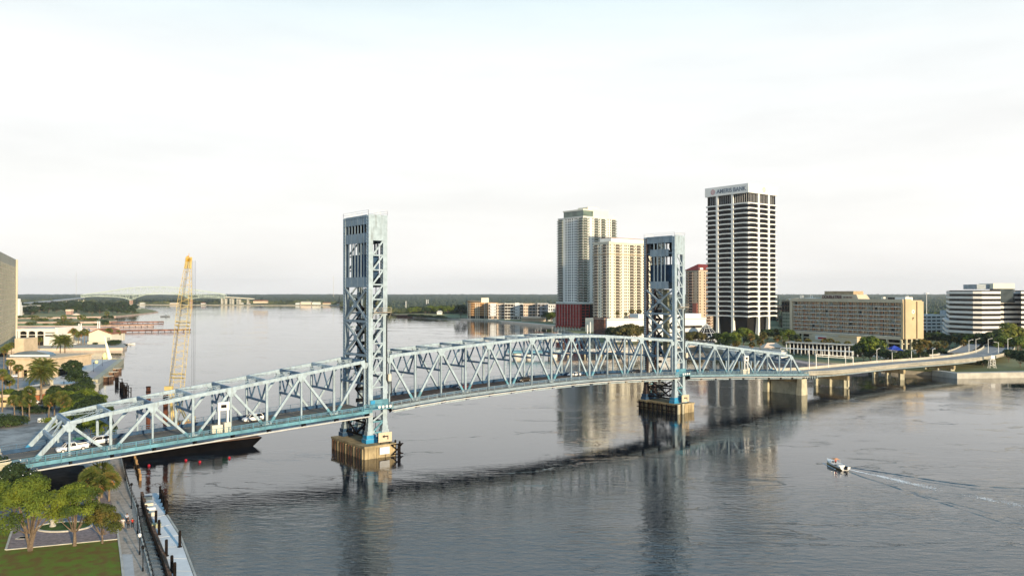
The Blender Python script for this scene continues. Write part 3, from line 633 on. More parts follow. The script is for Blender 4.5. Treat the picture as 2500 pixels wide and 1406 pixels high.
class Bld:
    def __init__(s, name, label, cat, uC, YC, ang, uL, uR, group=None, wl=None, wr=None):
        s.C = Vector(((uC - 1250) / FPX * YC, YC, 0)); a = radians(ang); s.dr = Vector((cos(a), sin(a), 0)); s.dl = Vector((-sin(a), cos(a), 0))
        s.wr = wr or solve_w(s.C, s.dr, uR); s.wl = wl or solve_w(s.C, s.dl, uL)
        s.R = s.C + s.dr * s.wr; s.L = s.C + s.dl * s.wl; s.D = s.R + s.dl * s.wl; s.Y = YC
        s.root = thing(name, label, cat, s.C, 0, group)
    def P(s, r, l, z=0): p = s.C + s.dr * r + s.dl * l; return Vector((p.x, p.y, z))
    def box(s, mb, r0, r1, l0, l1, z0, z1, mi=0):
        mb.hexa([s.P(r0, l0, z0), s.P(r1, l0, z0), s.P(r1, l1, z0), s.P(r0, l1, z0), s.P(r0, l0, z1), s.P(r1, l0, z1), s.P(r1, l1, z1), s.P(r0, l1, z1)], mi)
    def part(s, name, m, r0, r1, l0, l1, z0, z1, **k):
        mb = MB(); s.box(mb, r0, r1, l0, l1, z0, z1); return mb.build(name, m, s.root, **k)
    def faces(s, z0, z1, nf, pl, pr, wall, glass, balm=None, railm=None, pb=None, **k):
        wm, gm, bm, rm = MB(), MB(), MB(), MB()
        facade(wm, gm, bm, rm, s.L, s.C, z0, z1, nf, pl, **k); facade(wm, gm, bm, rm, s.C, s.R, z0, z1, nf, pr, **k)
        facade(wm, gm, bm, rm, s.R, s.D, z0, z1, nf, pb or 'wwwwww', **k); facade(wm, gm, bm, rm, s.D, s.L, z0, z1, nf, pb or 'wwwwww', **k)
        wm.build('wall', wall, s.root); gm.build('window_panes', glass, s.root, kind='stuff')
        if bm.v: bm.build('balcony_slabs', balm or wall, s.root, kind='stuff'); rm.build('balcony_rails', railm or glass, s.root, kind='stuff')
        s.part('roof', PALEC, -.1, s.wr + .1, -.1, s.wl + .1, z1, z1 + .5)
        s.part('parapet', wall, -.25, s.wr + .25, -.25, 0.25, z1 + .5, z1 + 1.3); s.part('parapet', wall, -.25, .25, 0.26, s.wl + .25, z1 + .5, z1 + 1.3)
def text_on(root, s, origin, xdir, size, m, name='lettering', ext=0.08, off=0.1):
    cu = bpy.data.curves.new(name, 'FONT'); cu.body = s; cu.size = size; cu.extrude = ext; cu.offset = size * .018; cu.align_x = 'LEFT'
    cu.materials.append(m); to = bpy.data.objects.new('t', cu); COL.objects.link(to); bpy.context.view_layer.update()
    me = bpy.data.meshes.new_from_object(to.evaluated_get(bpy.context.evaluated_depsgraph_get())); bpy.data.objects.remove(to)
    if not me.materials: me.materials.append(m)
    o = bpy.data.objects.new(name, me); COL.objects.link(o)
    x = Vector(xdir).normalized(); y = Vector((0, 0, 1)); z = x.cross(y)
    M = Matrix((x, y, z)).transposed().to_4x4(); M.translation = Vector(origin) + z * off - WL[root.name]
    o.parent = root; o.matrix_local = M; WL[o.name] = WL[root.name]; return o

WARMW = mat('warm_white_render', (0.76, 0.74, 0.68), 0.8, 0.05, 0.03, streak=0.15, streakcol=(0.4, 0.38, 0.33))
CREAMW = mat('cream_render', (0.72, 0.68, 0.55), 0.8, 0.05, 0.03)
AMW = mat('white_precast', (0.76, 0.74, 0.69), 0.75, 0.04, 0.05)
GREENG = mat('green_tinted_glass', (0.12, 0.17, 0.13), 0.25, 0.25, 0.1, spec=0.7)
BRICKR = mat('red_brick', (0.33, 0.035, 0.025), 0.85, 0.2, 0.3)
BROWNB = mat('brown_brick', (0.16, 0.07, 0.05), 0.85, 0.25, 0.2)
DARKI = mat('dark_interior', (0.012, 0.011, 0.010), 0.9, 0.2, 0.2)
WINB = mat('bronze_glass', (0.06, 0.05, 0.04), 0.22, 0.3, 0.33, spec=0.4, col2=(0.008, 0.007, 0.006))
TERRA = mat('terracotta_tiles', (0.33, 0.14, 0.08), 0.85, 0.2, 0.5)

# -- white office tower with curved spandrels and the bank sign
b = Bld('office_tower', 'white office tower of dark arched window bands with a bank sign along its crown', 'office tower', 1827, 740, 37.5, 1724.5, 1896.5)
R0 = b.root; wl, wr = b.wl, b.wr; zt0, ztop, fh = 19.5, 125.0, (125.0 - 19.5) / 23
b.part('glass_core', mat('bronze_black_glass', (0.006, 0.005, 0.005), 0.25, .3, .05, spec=.15), 0.9, wr - .9, 0.9, wl - .9, 19.0, 134.5)
b.part('lobby_glass', DARKI, 4.5, wr - 4.5, 4.5, wl - 4.5, 1.5, 19.0)
cp = [0.355, 0.72]
def spandrels(p0, p1, other):
    p0, p1 = Vector(p0), Vector(p1); L = (p1 - p0).length; d = (p1 - p0) / L; n = Vector((d.y, -d.x, 0))
    def P(a, z, o): q = p0 + d * a + n * o; return Vector((q.x, q.y, z))
    xs = other
    for f in range(24):
        z = zt0 + f * fh
        for (xa, xb) in zip([0] + xs, xs + [1.0]):
            xa *= L; xb *= L; prof = []
            K = 6
            top = z + 0.85; bot = []
            for k in range(K + 1):
                t = k / K; bot.append((xa + (xb - xa) * t, z - 0.95 + 0.75 * min(1, sin(pi * t) * 1.35)))
            mb = MB(); vs_ = []
            for o in (0.35, -0.85):
                vs_ += [P(x, zz, o) for x, zz in bot] + [P(x, top, o) for x, _ in bot]
            m_ = 2 * (K + 1); fs = []
            for k in range(K):
                fs += [(k, k + 1, k + K + 2, k + K + 1), (m_ + k + 1, m_ + k, m_ + k + K + 1, m_ + k + K + 2), (k + 1, k, m_ + k, m_ + k + 1), (k + K + 1, k + K + 2, m_ + k + K + 2, m_ + k + K + 1)]
            fs += [(0, K + 1, m_ + K + 1, m_), (K, m_ + K, m_ + 2 * K + 1, 2 * K + 1)]
            mb.add(vs_, fs); mb.build('spandrel', AMW, R0)
    for x in xs:
        x *= L; mb = MB(); w = 1.15
        rings = [(-0.0, 1.5, 3.2), (8, 1.25, 2.6), (16, 1.15, 1.9), (19, 1.25, 1.7), (134.6, 1.15, 0.9)]
        for (za, wa, oa), (zb_, wb, ob) in zip(rings, rings[1:]):
            mb.hexa([P(x - wa, za + 1.5 if za == 0 else za, 0.5), P(x + wa, za + 1.5 if za == 0 else za, 0.5), P(x + wa, za + 1.5 if za == 0 else za, -oa), P(x - wa, za + 1.5 if za == 0 else za, -oa), P(x - wb, zb_, 0.5), P(x + wb, zb_, 0.5), P(x + wb, zb_, -ob), P(x - wb, zb_, -ob)])
        mb.build('column', AMW, R0)
spandrels(b.L, b.C, [0.27, 0.635]); spandrels(b.C, b.R, [0.355, 0.71]); spandrels(b.R, b.D, [0.36, 0.72]); spandrels(b.D, b.L, [0.36, 0.72])
mb = MB()
for i in range(18):
    for (q, face) in ((i / 18, 0), (i / 18, 1)):
        p = b.P(0.88, wl * (0.05 + 0.9 * q), 0) if face == 0 else b.P(wr * (0.05 + 0.9 * q), 0.88, 0)
        mb.bar(Vector((p.x, p.y, 126)), Vector((p.x, p.y, 134)), 0.18, 0.18, up=(1, 0, 0))
mb.build('crown_mullions', WHITE, R0, kind='stuff')
b.part('crown', AMW, -0.9, wr + .9, -0.9, wl + .9, 134.6, 143.2)
ld = (b.C - b.L).normalized(); o0 = b.L + ld * (wl * 0.275); GREYL = mat('grey_blue_letters', (0.16, 0.18, 0.22), 0.6, 0.03)
text_on(R0, 'AMERIS BANK', (o0.x, o0.y, 137.0), ld, 5.4, GREYL, off=1.0)
def ring(root, c, xdir, r, m, name='emblem'):
    x = Vector(xdir).normalized(); n_ = x.cross(Vector((0, 0, 1))); mb = MB(); K = 20
    for rr, r2, o in ((r, r * .74, 0), (r * .55, r * .3, 0.01)):
        for k in range(K):
            a, a2 = 2 * pi * k / K, 2 * pi * (k + .85) / K
            q = lambda R_, A: c + x * cos(A) * R_ + Vector((0, 0, 1)) * sin(A) * R_ + n_ * (1.02 + o)
            mb.quad(q(rr, a), q(rr, a2), q(r2, a2), q(r2, a))
    return mb.build(name, m, root)
ring(R0, b.L + ld * (wl * 0.18) + Vector((0, 0, 138.7)), ld, 2.5, mat('emblem_red', (0.45, 0.12, 0.14), 0.6))
ring(R0, b.C + b.dr * (wr * 0.52) + Vector((0, 0, 138.9)), b.dr, 2.5, mat('emblem_faded', (0.62, 0.45, 0.34), 0.6))

# -- tallest cream apartment tower with its red brick garage
b = Bld('apartment_tower', 'tall cream apartment tower with green glass balconies above the red brick garage', 'apartment tower', 1424, 925, 38, 1362, 1504)
b.faces(30.8, 129.5, 33, 'B.wnwnB', 'Bw.wBwB.wwB', WARMW, WINB, WARMW, GREENG, bal=1.8, wh=0.55)
b.part('podium_ledge', WARMW, -2, b.wr + 1, -2, b.wl + 1, 29.6, 30.7)
b.part('crown_glass', GREENG, 1.5, 17, 1.5, b.wl * .8, 130, 137.5); b.part('crown_block', CREAMW, 17.1, b.wr * .78, 1.2, b.wl * .7, 130, 139.5)
b.part('crown_cap', CREAMW, 1.0, 17.0, 1.0, b.wl * .82, 137.6, 139.2); b.part('plant_room', CREAMW, 12, 30, 5, b.wl * .5, 139.6, 142.5)
b.part('roof_slab', CREAMW, b.wr * .8, b.wr * .95, 3, b.wl * .7, 130.1, 134)
g = Bld('parking_garage', 'dark red brick garage standing in the water below the tall cream tower', 'garage', 1416, 850, 38, 1356.5, 1450)
wm, gm, bm, rm = MB(), MB(), MB(), MB()
facade(wm, gm, bm, rm, g.L, g.C, 5, 29.3, 8, '.wwnwwnwwnww.', wh=.55, inset=.6, ww=.5); facade(wm, gm, bm, rm, g.C, g.R, 5, 29.3, 8, '.GGG', inset=1.2)
facade(wm, gm, bm, rm, g.R, g.D, 5, 29.3, 8, 'wwwwww'); facade(wm, gm, bm, rm, g.D, g.L, 5, 29.3, 8, 'wwwwww')
wm.build('wall', BRICKR, g.root); gm.build('openings', DARKI, g.root, kind='stuff')
g.part('roof', PALEC, 0, g.wr, 0, g.wl, 29.31, 29.7)
mb = MB()
for fz in range(8):
    for k in range(1): pass
for k in range(9):
    a = 1.5 + (g.wl - 3) * k / 8; g.box(mb, -0.25, -0.01, a - .2, a + .2, 6, 29)
mb.build('pilasters', mat('pale_mullions', (0.45, 0.40, 0.38), 0.7), g.root, kind='stuff')
for k in range(9):
    a = 1.0 + (g.wl - 2) * k / 8; g.part('footing', CREAM, -0.8, 1.4, a - 1.1, a + 1.1, -1.5, 3.4)
    g.part('stilt', BRICKR, 0.1, 1.0, a - .5, a + .5, 3.41, 4.99)
g.part('deck_slab', PALEC, -.2, g.wr, 1.5, g.wl, 0.4, 1.6)
g.part('dark_bay', NEARBLK, g.wr * .7, g.wr - .1, -0.6, -0.02, 5, 29.2)

# -- broad cream apartment tower
b = Bld('apartment_tower', 'broad cream apartment tower glowing yellow at its corner, half behind the second lift tower', 'apartment tower', 1487, 800, 38, 1449, 1622)
b.faces(16, 91, 25, 'Bw.Bw', 'w.wBw.nwBwB.wnwBw.Bw', CREAMW, WINB, WARMW, mat('bronze_rail', (0.20, 0.17, 0.13), 0.5), bal=1.2, wh=.5)
b.part('cornice', mat('tan_cornice', (0.50, 0.40, 0.26), 0.7), -.7, b.wr + .7, -.7, b.wl + .7, 80.2, 80.8)
b.part('cornice', CREAMW, -.6, b.wr + .6, -.6, b.wl + .6, 92.4, 93.1)
b.part('penthouse', WARMW, 6, b.wr * .85, 3, b.wl - 3, 91.5, 97.0); b.part('penthouse_rim', TERRA, 8, b.wr * .8, 2.8, b.wl - 2.8, 97.01, 97.5)
b.part('podium', CREAMW, -4, b.wr + 5, -8, b.wl + 8, 1.5, 15.8)
b.part('podium_block', mat('orange_brick', (0.45, 0.16, 0.08), 0.8, 0.1), 20, 27, -9.8, -8.02, 6, 19.5)
b.part('podium_wall', mat('ochre_wall', (0.60, 0.47, 0.25), 0.8, 0.08), 27.1, b.wr + 5, -9.4, -8.03, 8, 17.5)
# -- brown brick wing
b = Bld('brick_building', 'low brown brick building with tall windows beside the red garage', 'building', 1475, 742, 38, 1449, 1484)
b.faces(2, 17, 3, 'nwnwn', 'ww', BROWNB, WINB, wh=.7, sill=.15)
# -- white museum like block
b = Bld('low_building', 'long low white building behind the second lift tower with a blank white wall', 'building', 1482, 640, 20, 1479, 1724)
b.faces(2, 19.5, 1, '.', '.......', WHITE, WINB, wh=.2)
b.part('ribbon_window', WINB, 55, b.wr - 4, -.12, .02, 12.2, 14.2); b.part('ribbon_window', WINB, 55, b.wr - 4, -.12, .02, 8.0, 9.0)
b.part('roof_block', WARMW, 30, b.wr - 3, 3, 18, 20.6, 24)
# -- red hip roofed tower
b = Bld('apartment_tower', 'cream apartment tower with a dark red hipped roof beside the white office tower', 'apartment tower', 1706, 900, 38, 1674, 1760)
b.faces(2, 66, 20, 'wBw.w', 'w.wBwBw', mat('sand_brick', (0.50, 0.40, 0.30), .85, .08), WINB, WARMW, BROWNB, wh=.5, bal=1.0)
b.part('red_bay', mat('pink_brick', (0.35, 0.13, 0.10), 0.8, 0.1), -1.2, 4.8, 2, 8, 2, 30)
mb = MB(); q = [b.P(-1, -1, 67.4), b.P(b.wr + 1, -1, 67.4), b.P(b.wr + 1, b.wl + 1, 67.4), b.P(-1, b.wl + 1, 67.4), b.P(9, b.wl / 2 - 1, 74.5), b.P(b.wr - 9, b.wl / 2 - 1, 74.5)]
mb.add(q, [(0, 1, 5, 4), (1, 2, 5), (2, 3, 4, 5), (3, 0, 4), (0, 3, 2, 1)]); mb.build('hipped_roof', mat('dark_red_tiles', (0.20, 0.035, 0.03), 0.8, 0.15), b.root)
b.part('gable', WARMW, 2, 7, -.6, 2, 67.5, 70)
# -- glass pyramid pavilion
pc = PX(1725, 655, 0); o = thing('glass_pavilion', 'white framed glass pyramid pavilion in front of the white office tower', 'pavilion', pc)
K = 8; mb = MB(); gmb = MB(); r0, r1, r2 = 11.5, 3.2, 7.5; z0, z1, z2, z3 = 4.5, 7.0, 13.5, 16.2
def rg(r, z, k): a = 2 * pi * k / K + .2; return Vector((pc.x + r * cos(a), pc.y + r * sin(a), z))
for k in range(K):
    for (ra, za, rb, zb_) in ((r2, 2, r2, z0), (r0, z0, r1, z2), (r1 + 1.2, z2 - .6, 0.05, z3)):
        mb.bar(rg(ra, za, k), rg(rb, zb_, k), .3, .3); mb.bar(rg(ra, za, k), rg(ra, za, k + 1), .28, .28); mb.bar(rg((ra + rb) / 2, (za + zb_) / 2, k), rg((ra + rb) / 2, (za + zb_) / 2, k + 1), .2, .2)
        gmb.quad(rg(ra - .2, za, k), rg(ra - .2, za, k + 1), rg(max(rb - .2, .01), zb_, k + 1), rg(max(rb - .2, .01), zb_, k))
        mb.bar((rg(ra, za, k) + rg(ra, za, k + 1)) / 2, (rg(rb, zb_, k) + rg(rb, zb_, k + 1)) / 2, .16, .16)
mb.build('frame', WHITE, o); gmb.build('glazing', GLASS, o)
# -- hotel with balconies
b = Bld('hotel', 'long tan hotel block with eight rows of balconies and its name on the roof', 'hotel', 2208, 560, 22, 1938, 2249.5)
R0 = b.root; wl, wr = b.wl, b.wr; zb, zt = 10.5, 35.6
b.part('wall', TAN, 0.0, wr, 1.6, wl, zb, zt); 
b.part('end_wall', mat('golden_stucco', (0.50, 0.39, 0.24), 0.85, 0.06, .1), -1.6, wr + .1, -.2, 1.59, zb - 1.5, zt + .6)
b.part('end_wall', TAN, -1.6, wr, wl + .01, wl + 3.2, zb - 1.5, zt)
b.part('stair_shaft', mat('golden_stucco', (0.50, 0.39, 0.24)), -.6, 5.2, -1.4, -.21, zb - 1.5, zt + 1.6); b.part('stair_shaft', mat('golden_stucco', (0.50, 0.39, 0.24)), 11, wr + .6, -1.2, -.21, zb - 1.5, zt - .3)
b.part('top_band', TAN, -1.9, 0, 0, wl + 1.6, zt - 1.2, zt + 1.3); b.part('bottom_band', TAN, -1.9, 0, 1.6, wl + 1.6, zb - 2.2, zb)
b.part('roof', PALEC, 0, wr, 1.6, wl, zt + .01, zt + .6)
nb, nf = 11, 8; fh = (zt - 1.2 - zb) / nf; bw = (wl - 3.2) / nb
slab = MB(); slab.box(-1.9, 0, 0, bw - .02, -.22, .24); slab.box(-1.88, -1.8, 0, bw - .02, .14, .28); slab.box(-1.88, -1.82, 0, bw - .02, 1.0, 1.1)
for k in range(9): slab.box(-1.87, -1.83, bw * k / 9 + .1, bw * k / 9 + .75, .30, .98, 1)
sl0 = None; ang = radians(22)
# local frame of the face: x along dr, y along dl
cfl = [mat('curtain_tan', (0.60, 0.42, 0.26), 0.8), mat('curtain_grey', (0.34, 0.36, 0.32), 0.5), mat('curtain_orange', (0.52, 0.26, 0.14), 0.8)]
dm = MB(); rr = random.Random(3)
for f in range(nf):
    for k in range(nb):
        p = b.P(0, 1.6 + k * bw, zb + f * fh) - b.C
        if sl0 is None: sl0 = slab.build('balcony', [mat('pale_slab_edge', (0.74, 0.70, 0.62), 0.8), NEARBLK], R0, local=True); ob = sl0
        else: ob = share('balcony', sl0, R0)
        ob.location = p; ob.rotation_euler = (0, 0, ang)
        for j in range(4):
            y0 = 1.6 + k * bw + bw * j / 4 + .1; y1 = y0 + bw / 4 - .2; z0 = zb + f * fh + .2; ci = (3, 0, 3, 2)[j] if rr.random() > .3 else rr.choice((1, 3, 0))
            b.box(dm, -.05, -.001, y0, y1, z0, z0 + fh * .78, ci)
        
dm.build('window_panes', cfl + [GLASS], R0, kind='stuff')
mb = MB(); mb2 = MB()
for k in range(nb + 1): b.box(mb, -1.75, -.002, 1.6 + k * bw - .12, 1.6 + k * bw + .12, zb, zt - 1.2)
for k in range(nb): b.box(mb2, -1.3, -.003, 1.6 + (k + .5) * bw - .25, 1.6 + (k + .5) * bw + .25, zb, zt - 1.2)
mb.build('party_walls', TAN, R0, kind='stuff'); mb2.build('room_partitions', MC['curtain_tan'], R0, kind='stuff')
for k in range(10): b.part('stilt', YCONC, -1.7, -.4, 1 + (wl - 1) * k / 9, 2.4 + (wl - 1) * k / 9, 1.5, zb - 2.21)
for k in range(4): b.part('stilt', YCONC, .5 + (wr - 2) * k / 3, 1.8 + (wr - 2) * k / 3, -1.0, .2, 1.5, zb - 1.51)
b.part('undercroft', DARKI, 3, wr - 2, 3, wl - 3, 1.5, zb - .01)
b.part('undercroft_beam', TAN, -1.2, wr, 0.4, wl, 5.2, 5.9)
# penthouse with slanted ends
zp = zt + .6; A = (0.42 * wl, 0.73 * wl)
mb = MB(); mb.hexa([b.P(2, A[0] - 3, zp), b.P(14, A[0] - 3, zp), b.P(14, A[1] + 3, zp), b.P(2, A[1] + 3, zp), b.P(3, A[0], zp + 4), b.P(13, A[0], zp + 4), b.P(13, A[1], zp + 4), b.P(3, A[1], zp + 4)]); mb.build('penthouse', TAN, R0)
b.part('penthouse_top', mat('brown_stucco', (0.40, 0.30, 0.19), .8), 3, 13, A[0] + 3, A[1] - 1.5, zp + 4.01, zp + 6.6)
ld = (b.C - b.L).normalized()
MAR = mat('maroon_letters', (0.12, 0.03, 0.03), 0.6)
p = b.P(1.9, A[1] - .5, zp + 1.0); text_on(R0, 'DOUBLETREE', p, ld, 3.4, MAR, off=.35); p = b.P(1.9, A[0] + 11.5, zp + 1.3); text_on(R0, 'BY HILTON', p, ld, 1.7, MAR, off=.35)
for (q, h) in ((wl - 2, 3.2), (wl - 3.5, 3.2), (wl - 5, 3.2), (wl - 14, 3.6), (wl - 16, 3.4), (3, 3.2), (1.5, 3.4)):
    mb = MB(); c = b.P(5, q, zp); mb.tube([c, c + Vector((0, 0, h))], .28, 6); mb.build('vent_pipe', WARMW, R0)
b.part('roof_unit', WARMW, 3, 8, wl - 22, wl - 9, zp, zp + 1.3); b.part('roof_unit', WARMW, 2, 9, 1, 10, zp, zp + 2.2); b.part('roof_unit', NEARBLK, 4, 9, 14, 18, zp, zp + 1.8); b.part('roof_unit', CREAMW, 4, 6, 22, 24, zp, zp + 2.2)
def disc(root, c, x, r, m, name='emblem', off=.1):
    x = Vector(x).normalized(); n_ = x.cross(Vector((0, 0, 1))); mb = MB()
    mb.add([c + x * r * cos(2 * pi * k / 16) + Vector((0, 0, r * sin(2 * pi * k / 16))) + n_ * off for k in range(16)], [tuple(range(16))]); return mb.build(name, m, root)
disc(R0, b.P(8, -.2, 28.2), b.dr, 1.5, WHITE); disc(R0, b.P(8, -.2, 28.2), b.dr, .5, NEARBLK, off=.13)
text_on(R0, 'P', b.P(7.2, -.2, 22.4), b.dr, 2.6, NEARBLK)
# restaurant wing in front of the hotel
hb = Bld('restaurant_wing', 'low tan restaurant wing with a red and white sign in front of the hotel', 'building', 2092, 585, 22, 1975, 2098)
hb.part('wall', TAN, 0, 9, 0, hb.wl, 1.5, 8.6); hb.part('roof', mat('golden_stucco', (0.50, 0.39, 0.24)), -.5, 9.5, -.4, hb.wl * .36, 8.61, 9.4)
mb = MB(); hb.box(mb, -.14, -.01, hb.wl * .62, hb.wl * .86, 5.2, 8.2); mb.build('sign_board', WHITE, hb.root); mb = MB(); hb.box(mb, -.2, -.15, hb.wl * .62, hb.wl * .80, 5.7, 7.2); mb.build('red_stripe', RED, hb.root)
# green glazed office and lattice office behind the hotel
b = Bld('glass_office', 'pale green glazed office block at the near end of the hotel', 'office building', 1937, 830, 30, 1910, 1960)
b.faces(2, 20, 5, 'GGGG', 'GG', mat('pale_green_frame', (0.36, 0.42, 0.34), .6), GREENG, inset=.1)
b = Bld('lattice_office', 'dark lattice fronted office behind the green glazed block', 'office building', 1942, 900, 30, 1908, 1965)
b.faces(2, 32, 6, 'BBBBB', 'BB', mat('olive_frame', (0.13, 0.11, 0.08), .7), DARKI, BROWNB, NEARBLK, bal=.6); b.part('roof_unit', WHITE, 3, 9, 3, 12, 33.4, 35.5)
b = Bld('peach_building', 'small peach coloured building behind the lattice office', 'building', 1908, 1100, 30, 1896, 1925)
b.faces(2, 22, 4, 'GG', 'GG', mat('peach_stucco', (0.60, 0.36, 0.24), .8), DARKI)
# grey parking garage
b = Bld('parking_garage', 'pale grey four level parking garage between hotel and striped office', 'garage', 2262, 800, 12, 2230, 2308)
for k in range(5): b.part('parapet_band', mat('grey_precast', (0.55, 0.55, 0.53), .8, .05), -.2, b.wr + .2, -.2, b.wl, 4.2 + k * 3.4, 6.1 + k * 3.4)
b.part('dark_levels', DARKI, .6, b.wr - .6, .6, b.wl - .6, 1.5, 19)
for k in range(5): b.part('column', MC['grey_precast'], b.wr * k / 4 - (.8 if k == 4 else 0), b.wr * k / 4 + .8, -.1, .6, 1.5, 19)
b.part('stair_tower', mat('blue_grey_panel', (0.36, 0.40, 0.42), .7), b.wr + .3, b.wr + 9, 0, 8, 1.5, 24)
# striped office with chamfered front
o = thing('striped_office', 'office block of white bands and black window strips at the edge of the riverbank', 'office building', PX(2375, 640, 0))
fp = [PX(2317, 668), PX(2375, 640), PX(2397, 637), PX(2443, 641), PX(2443, 655), PX(2493, 657), PX(2493, 644), PX(2620, 650), PX(2640, 740), PX(2310, 740)]
def inset_poly(fp, d):
    n = len(fp); res = []
    for i in range(n):
        a, b_, c = Vector(fp[i - 1]).xy, Vector(fp[i]).xy, Vector(fp[(i + 1) % n]).xy
        e1 = (b_ - a).normalized(); e2 = (c - b_).normalized(); n1 = Vector((-e1.y, e1.x)); n2 = Vector((-e2.y, e2.x)); bis = (n1 + n2)
        k = bis.length; bis = bis / k if k > 1e-4 else n1; res.append(b_ + bis * d / max(.3, bis.dot(n1)))
    return [(p.x, p.y, 0) for p in res]
SW = mat('white_band', (0.72, 0.68, 0.63), .75, .04, .1)
mb = MB(); mb.prism(inset_poly(fp, 0.22), 1.5, 43.5); mb.build('dark_glazing', GLASS, o)
for k in range(10):
    z = 4.9 + k * 3.98; mb = MB()
    if k < 4:
        f2 = [PX(2310.5, 664)] + fp[1:-1] + [PX(2300, 742)]
        mb.prism(f2, z, z + 1.95)
    else: mb.prism(fp, z, z + 1.95)
    mb.build('white_band', SW, o)
for (u0, u1, Y, z0, z1, m, nm) in ((2385, 2425, 665, 44.6, 48.6, MC['blue_grey_panel'], 'roof_plant'), (2425, 2477, 660, 44.6, 49.3, CREAMW, 'roof_plant')):
    mb = MB(); a = PX(u0, Y); c = PX(u1, Y); mb.box(a.x, c.x, Y, Y + 20, z0, z1); mb.build(nm, m, o)
mb = MB(); a = PX(2443.5, 641.5); c = PX(2492.5, 644); mb.hexa([(a.x, a.y + 12, 33.5), (c.x, c.y + 10, 33.5), (c.x + 5, c.y + 14, 33.5), (a.x, a.y + 15, 33.5), (a.x, a.y, 44.8), (c.x - 6, c.y, 44.8), (c.x + 4, c.y + 14, 44.8), (a.x, a.y + 15, 44.8)]); mb.build('glass_canopy', GLASSB, o)
# tall lamp mast behind
o = thing('lamp_mast', 'tall pale lighting mast rising above the trees behind the hotel', 'mast', PX(2262, 850, 2)); mb = MB(); p = PX(2262, 850); mb.tube([(p.x, p.y, 1.8), (p.x, p.y, 41)], [.45, .25], 8); mb.build('mast', WARMW, o); mb = MB(); mb.tube([(p.x, p.y, 40.8), (p.x, p.y, 41.6)], [2.6, 2.6], 12); mb.build('lamp_ring', WARMW, o)
# -- distant five storey flats and their orange garage
b = Bld('parking_garage', 'orange tan parking garage with pale columns next to the far riverside flats', 'garage', 1192, 1235, 8, 1141, 1215)
OR = mat('orange_stucco', (0.50, 0.28, 0.12), .8, .1, .05); b.part('dark_levels', DARKI, 1, b.wr - 1, 1, b.wl, 1.5, 24)
for k in range(6): b.part('level_band', OR, -.2, b.wr, -.3, b.wl, 6.2 + k * 3.6 , 8.5 + k * 3.6)
mb = MB()
for k in range(-8, 13): b.box(mb, k * 3.9, k * 3.9 + .9, -.9, -.31, 1.5, 27)
b.C = b.C + b.dr * 0
b2 = Bld('garage_annex', 'orange tan garage wing facing the river beside the far flats', 'garage', 1141.5, 1250, 3, 1139, 1191)
for k in range(6): b2.part('level_band', OR, -.2, b2.wr, -.3, 20, 6.2 + k * 3.6, 8.5 + k * 3.6)
b2.part('dark_levels', DARKI, .6, b2.wr - .6, .6, 19, 1.5, 24); b2.part('roof_block', CREAMW, b2.wr * .68, b2.wr * 1.05, 4, 18, 26.6, 34)
for x in (.1, 3.2, 12, 14.5, 17.5, 26, 28.5): b2.part('column', CREAM, x, x + 1.1, -1.0, -.31, 1.5, 26)
def flats(label, u0, u1, Y, ang, z1, wall, pat, nf=5, uL=None):
    q = Bld('apartment_block', label, 'apartment block', u0, Y, ang, uL or u0 - 1.5, u1, group='far riverside flats', wl=22); q.faces(2, z1, nf, 'wwww', pat, wall, WINB, WHITE, mat('rail_grey', (0.3, 0.3, 0.3), .6), bal=1.0, wh=.5, ww=.55); return q
PEACH = mat('pale_peach_render', (0.70, 0.55, 0.42), .8, .06, .05)
q = flats('peach and white flats joined to the orange garage', 1192, 1232, 1215, -4, 24.5, PEACH, 'BwBwwB'); q.part('white_bay', WHITE, 3, 12, -.8, .0, 6, 26)
q = flats('flats with a broad dark glazed centre on the far quay', 1232, 1278, 1200, -4, 24.8, WARMW, 'GGGBwB'); q.part('white_bay', WHITE, q.wr * .55, q.wr * .78, -.8, 0, 6, 27)
q = flats('peach flats with square windows above the long low shed', 1278, 1312, 1170, -5, 25, PEACH, 'wwwBBw')
q = flats('grey and cream flats at the bend of the far quay', 1312, 1338, 1150, -5, 25.8, mat('grey_render', (0.42, 0.42, 0.44), .8), 'BwBww')
q = flats('white flats with black windows next to the red garage', 1338, 1366, 1130, -5, 24.5, WHITE, 'wwwB'); q.part('blue_panel', mat('cobalt_panel', (0.02, 0.05, 0.28), .6), q.wr * .7, q.wr, -.5, 0, 8, 21)
b = Bld('quay_shed', 'long low peach shed with an open arcade on the far quay', 'shed', 1274, 1115, -9, 1272, 1330, wl=14)
b.part('roof', PEACH, -1, b.wr + 1, -1.5, 14, 6.2, 8.6); b.part('wall', PEACH, 0, b.wr, 3, 12, 1.5, 6.19)
for k in range(11): b.part('post', CREAM, b.wr * k / 10 - .3, b.wr * k / 10 + .3, -1, -.3, 1.5, 6.19)
b = Bld('quay_house', 'small cream gabled house beside the foot of the red garage', 'house', 1350, 1050, -9, 1343, 1362, wl=14)
b.part('wall', CREAMW, 0, b.wr, 0, 14, 1.5, 6); mb = MB(); mb.add([b.P(-1, -1, 6), b.P(b.wr + 1, -1, 6), b.P(b.wr + 1, 15, 6), b.P(-1, 15, 6), b.P(b.wr / 2, -1, 10.5), b.P(b.wr / 2, 15, 10.5)], [(0, 1, 4), (1, 2, 5, 4), (2, 3, 5), (3, 0, 4, 5), (0, 3, 2, 1)]); mb.build('roof', CREAM, b.root)
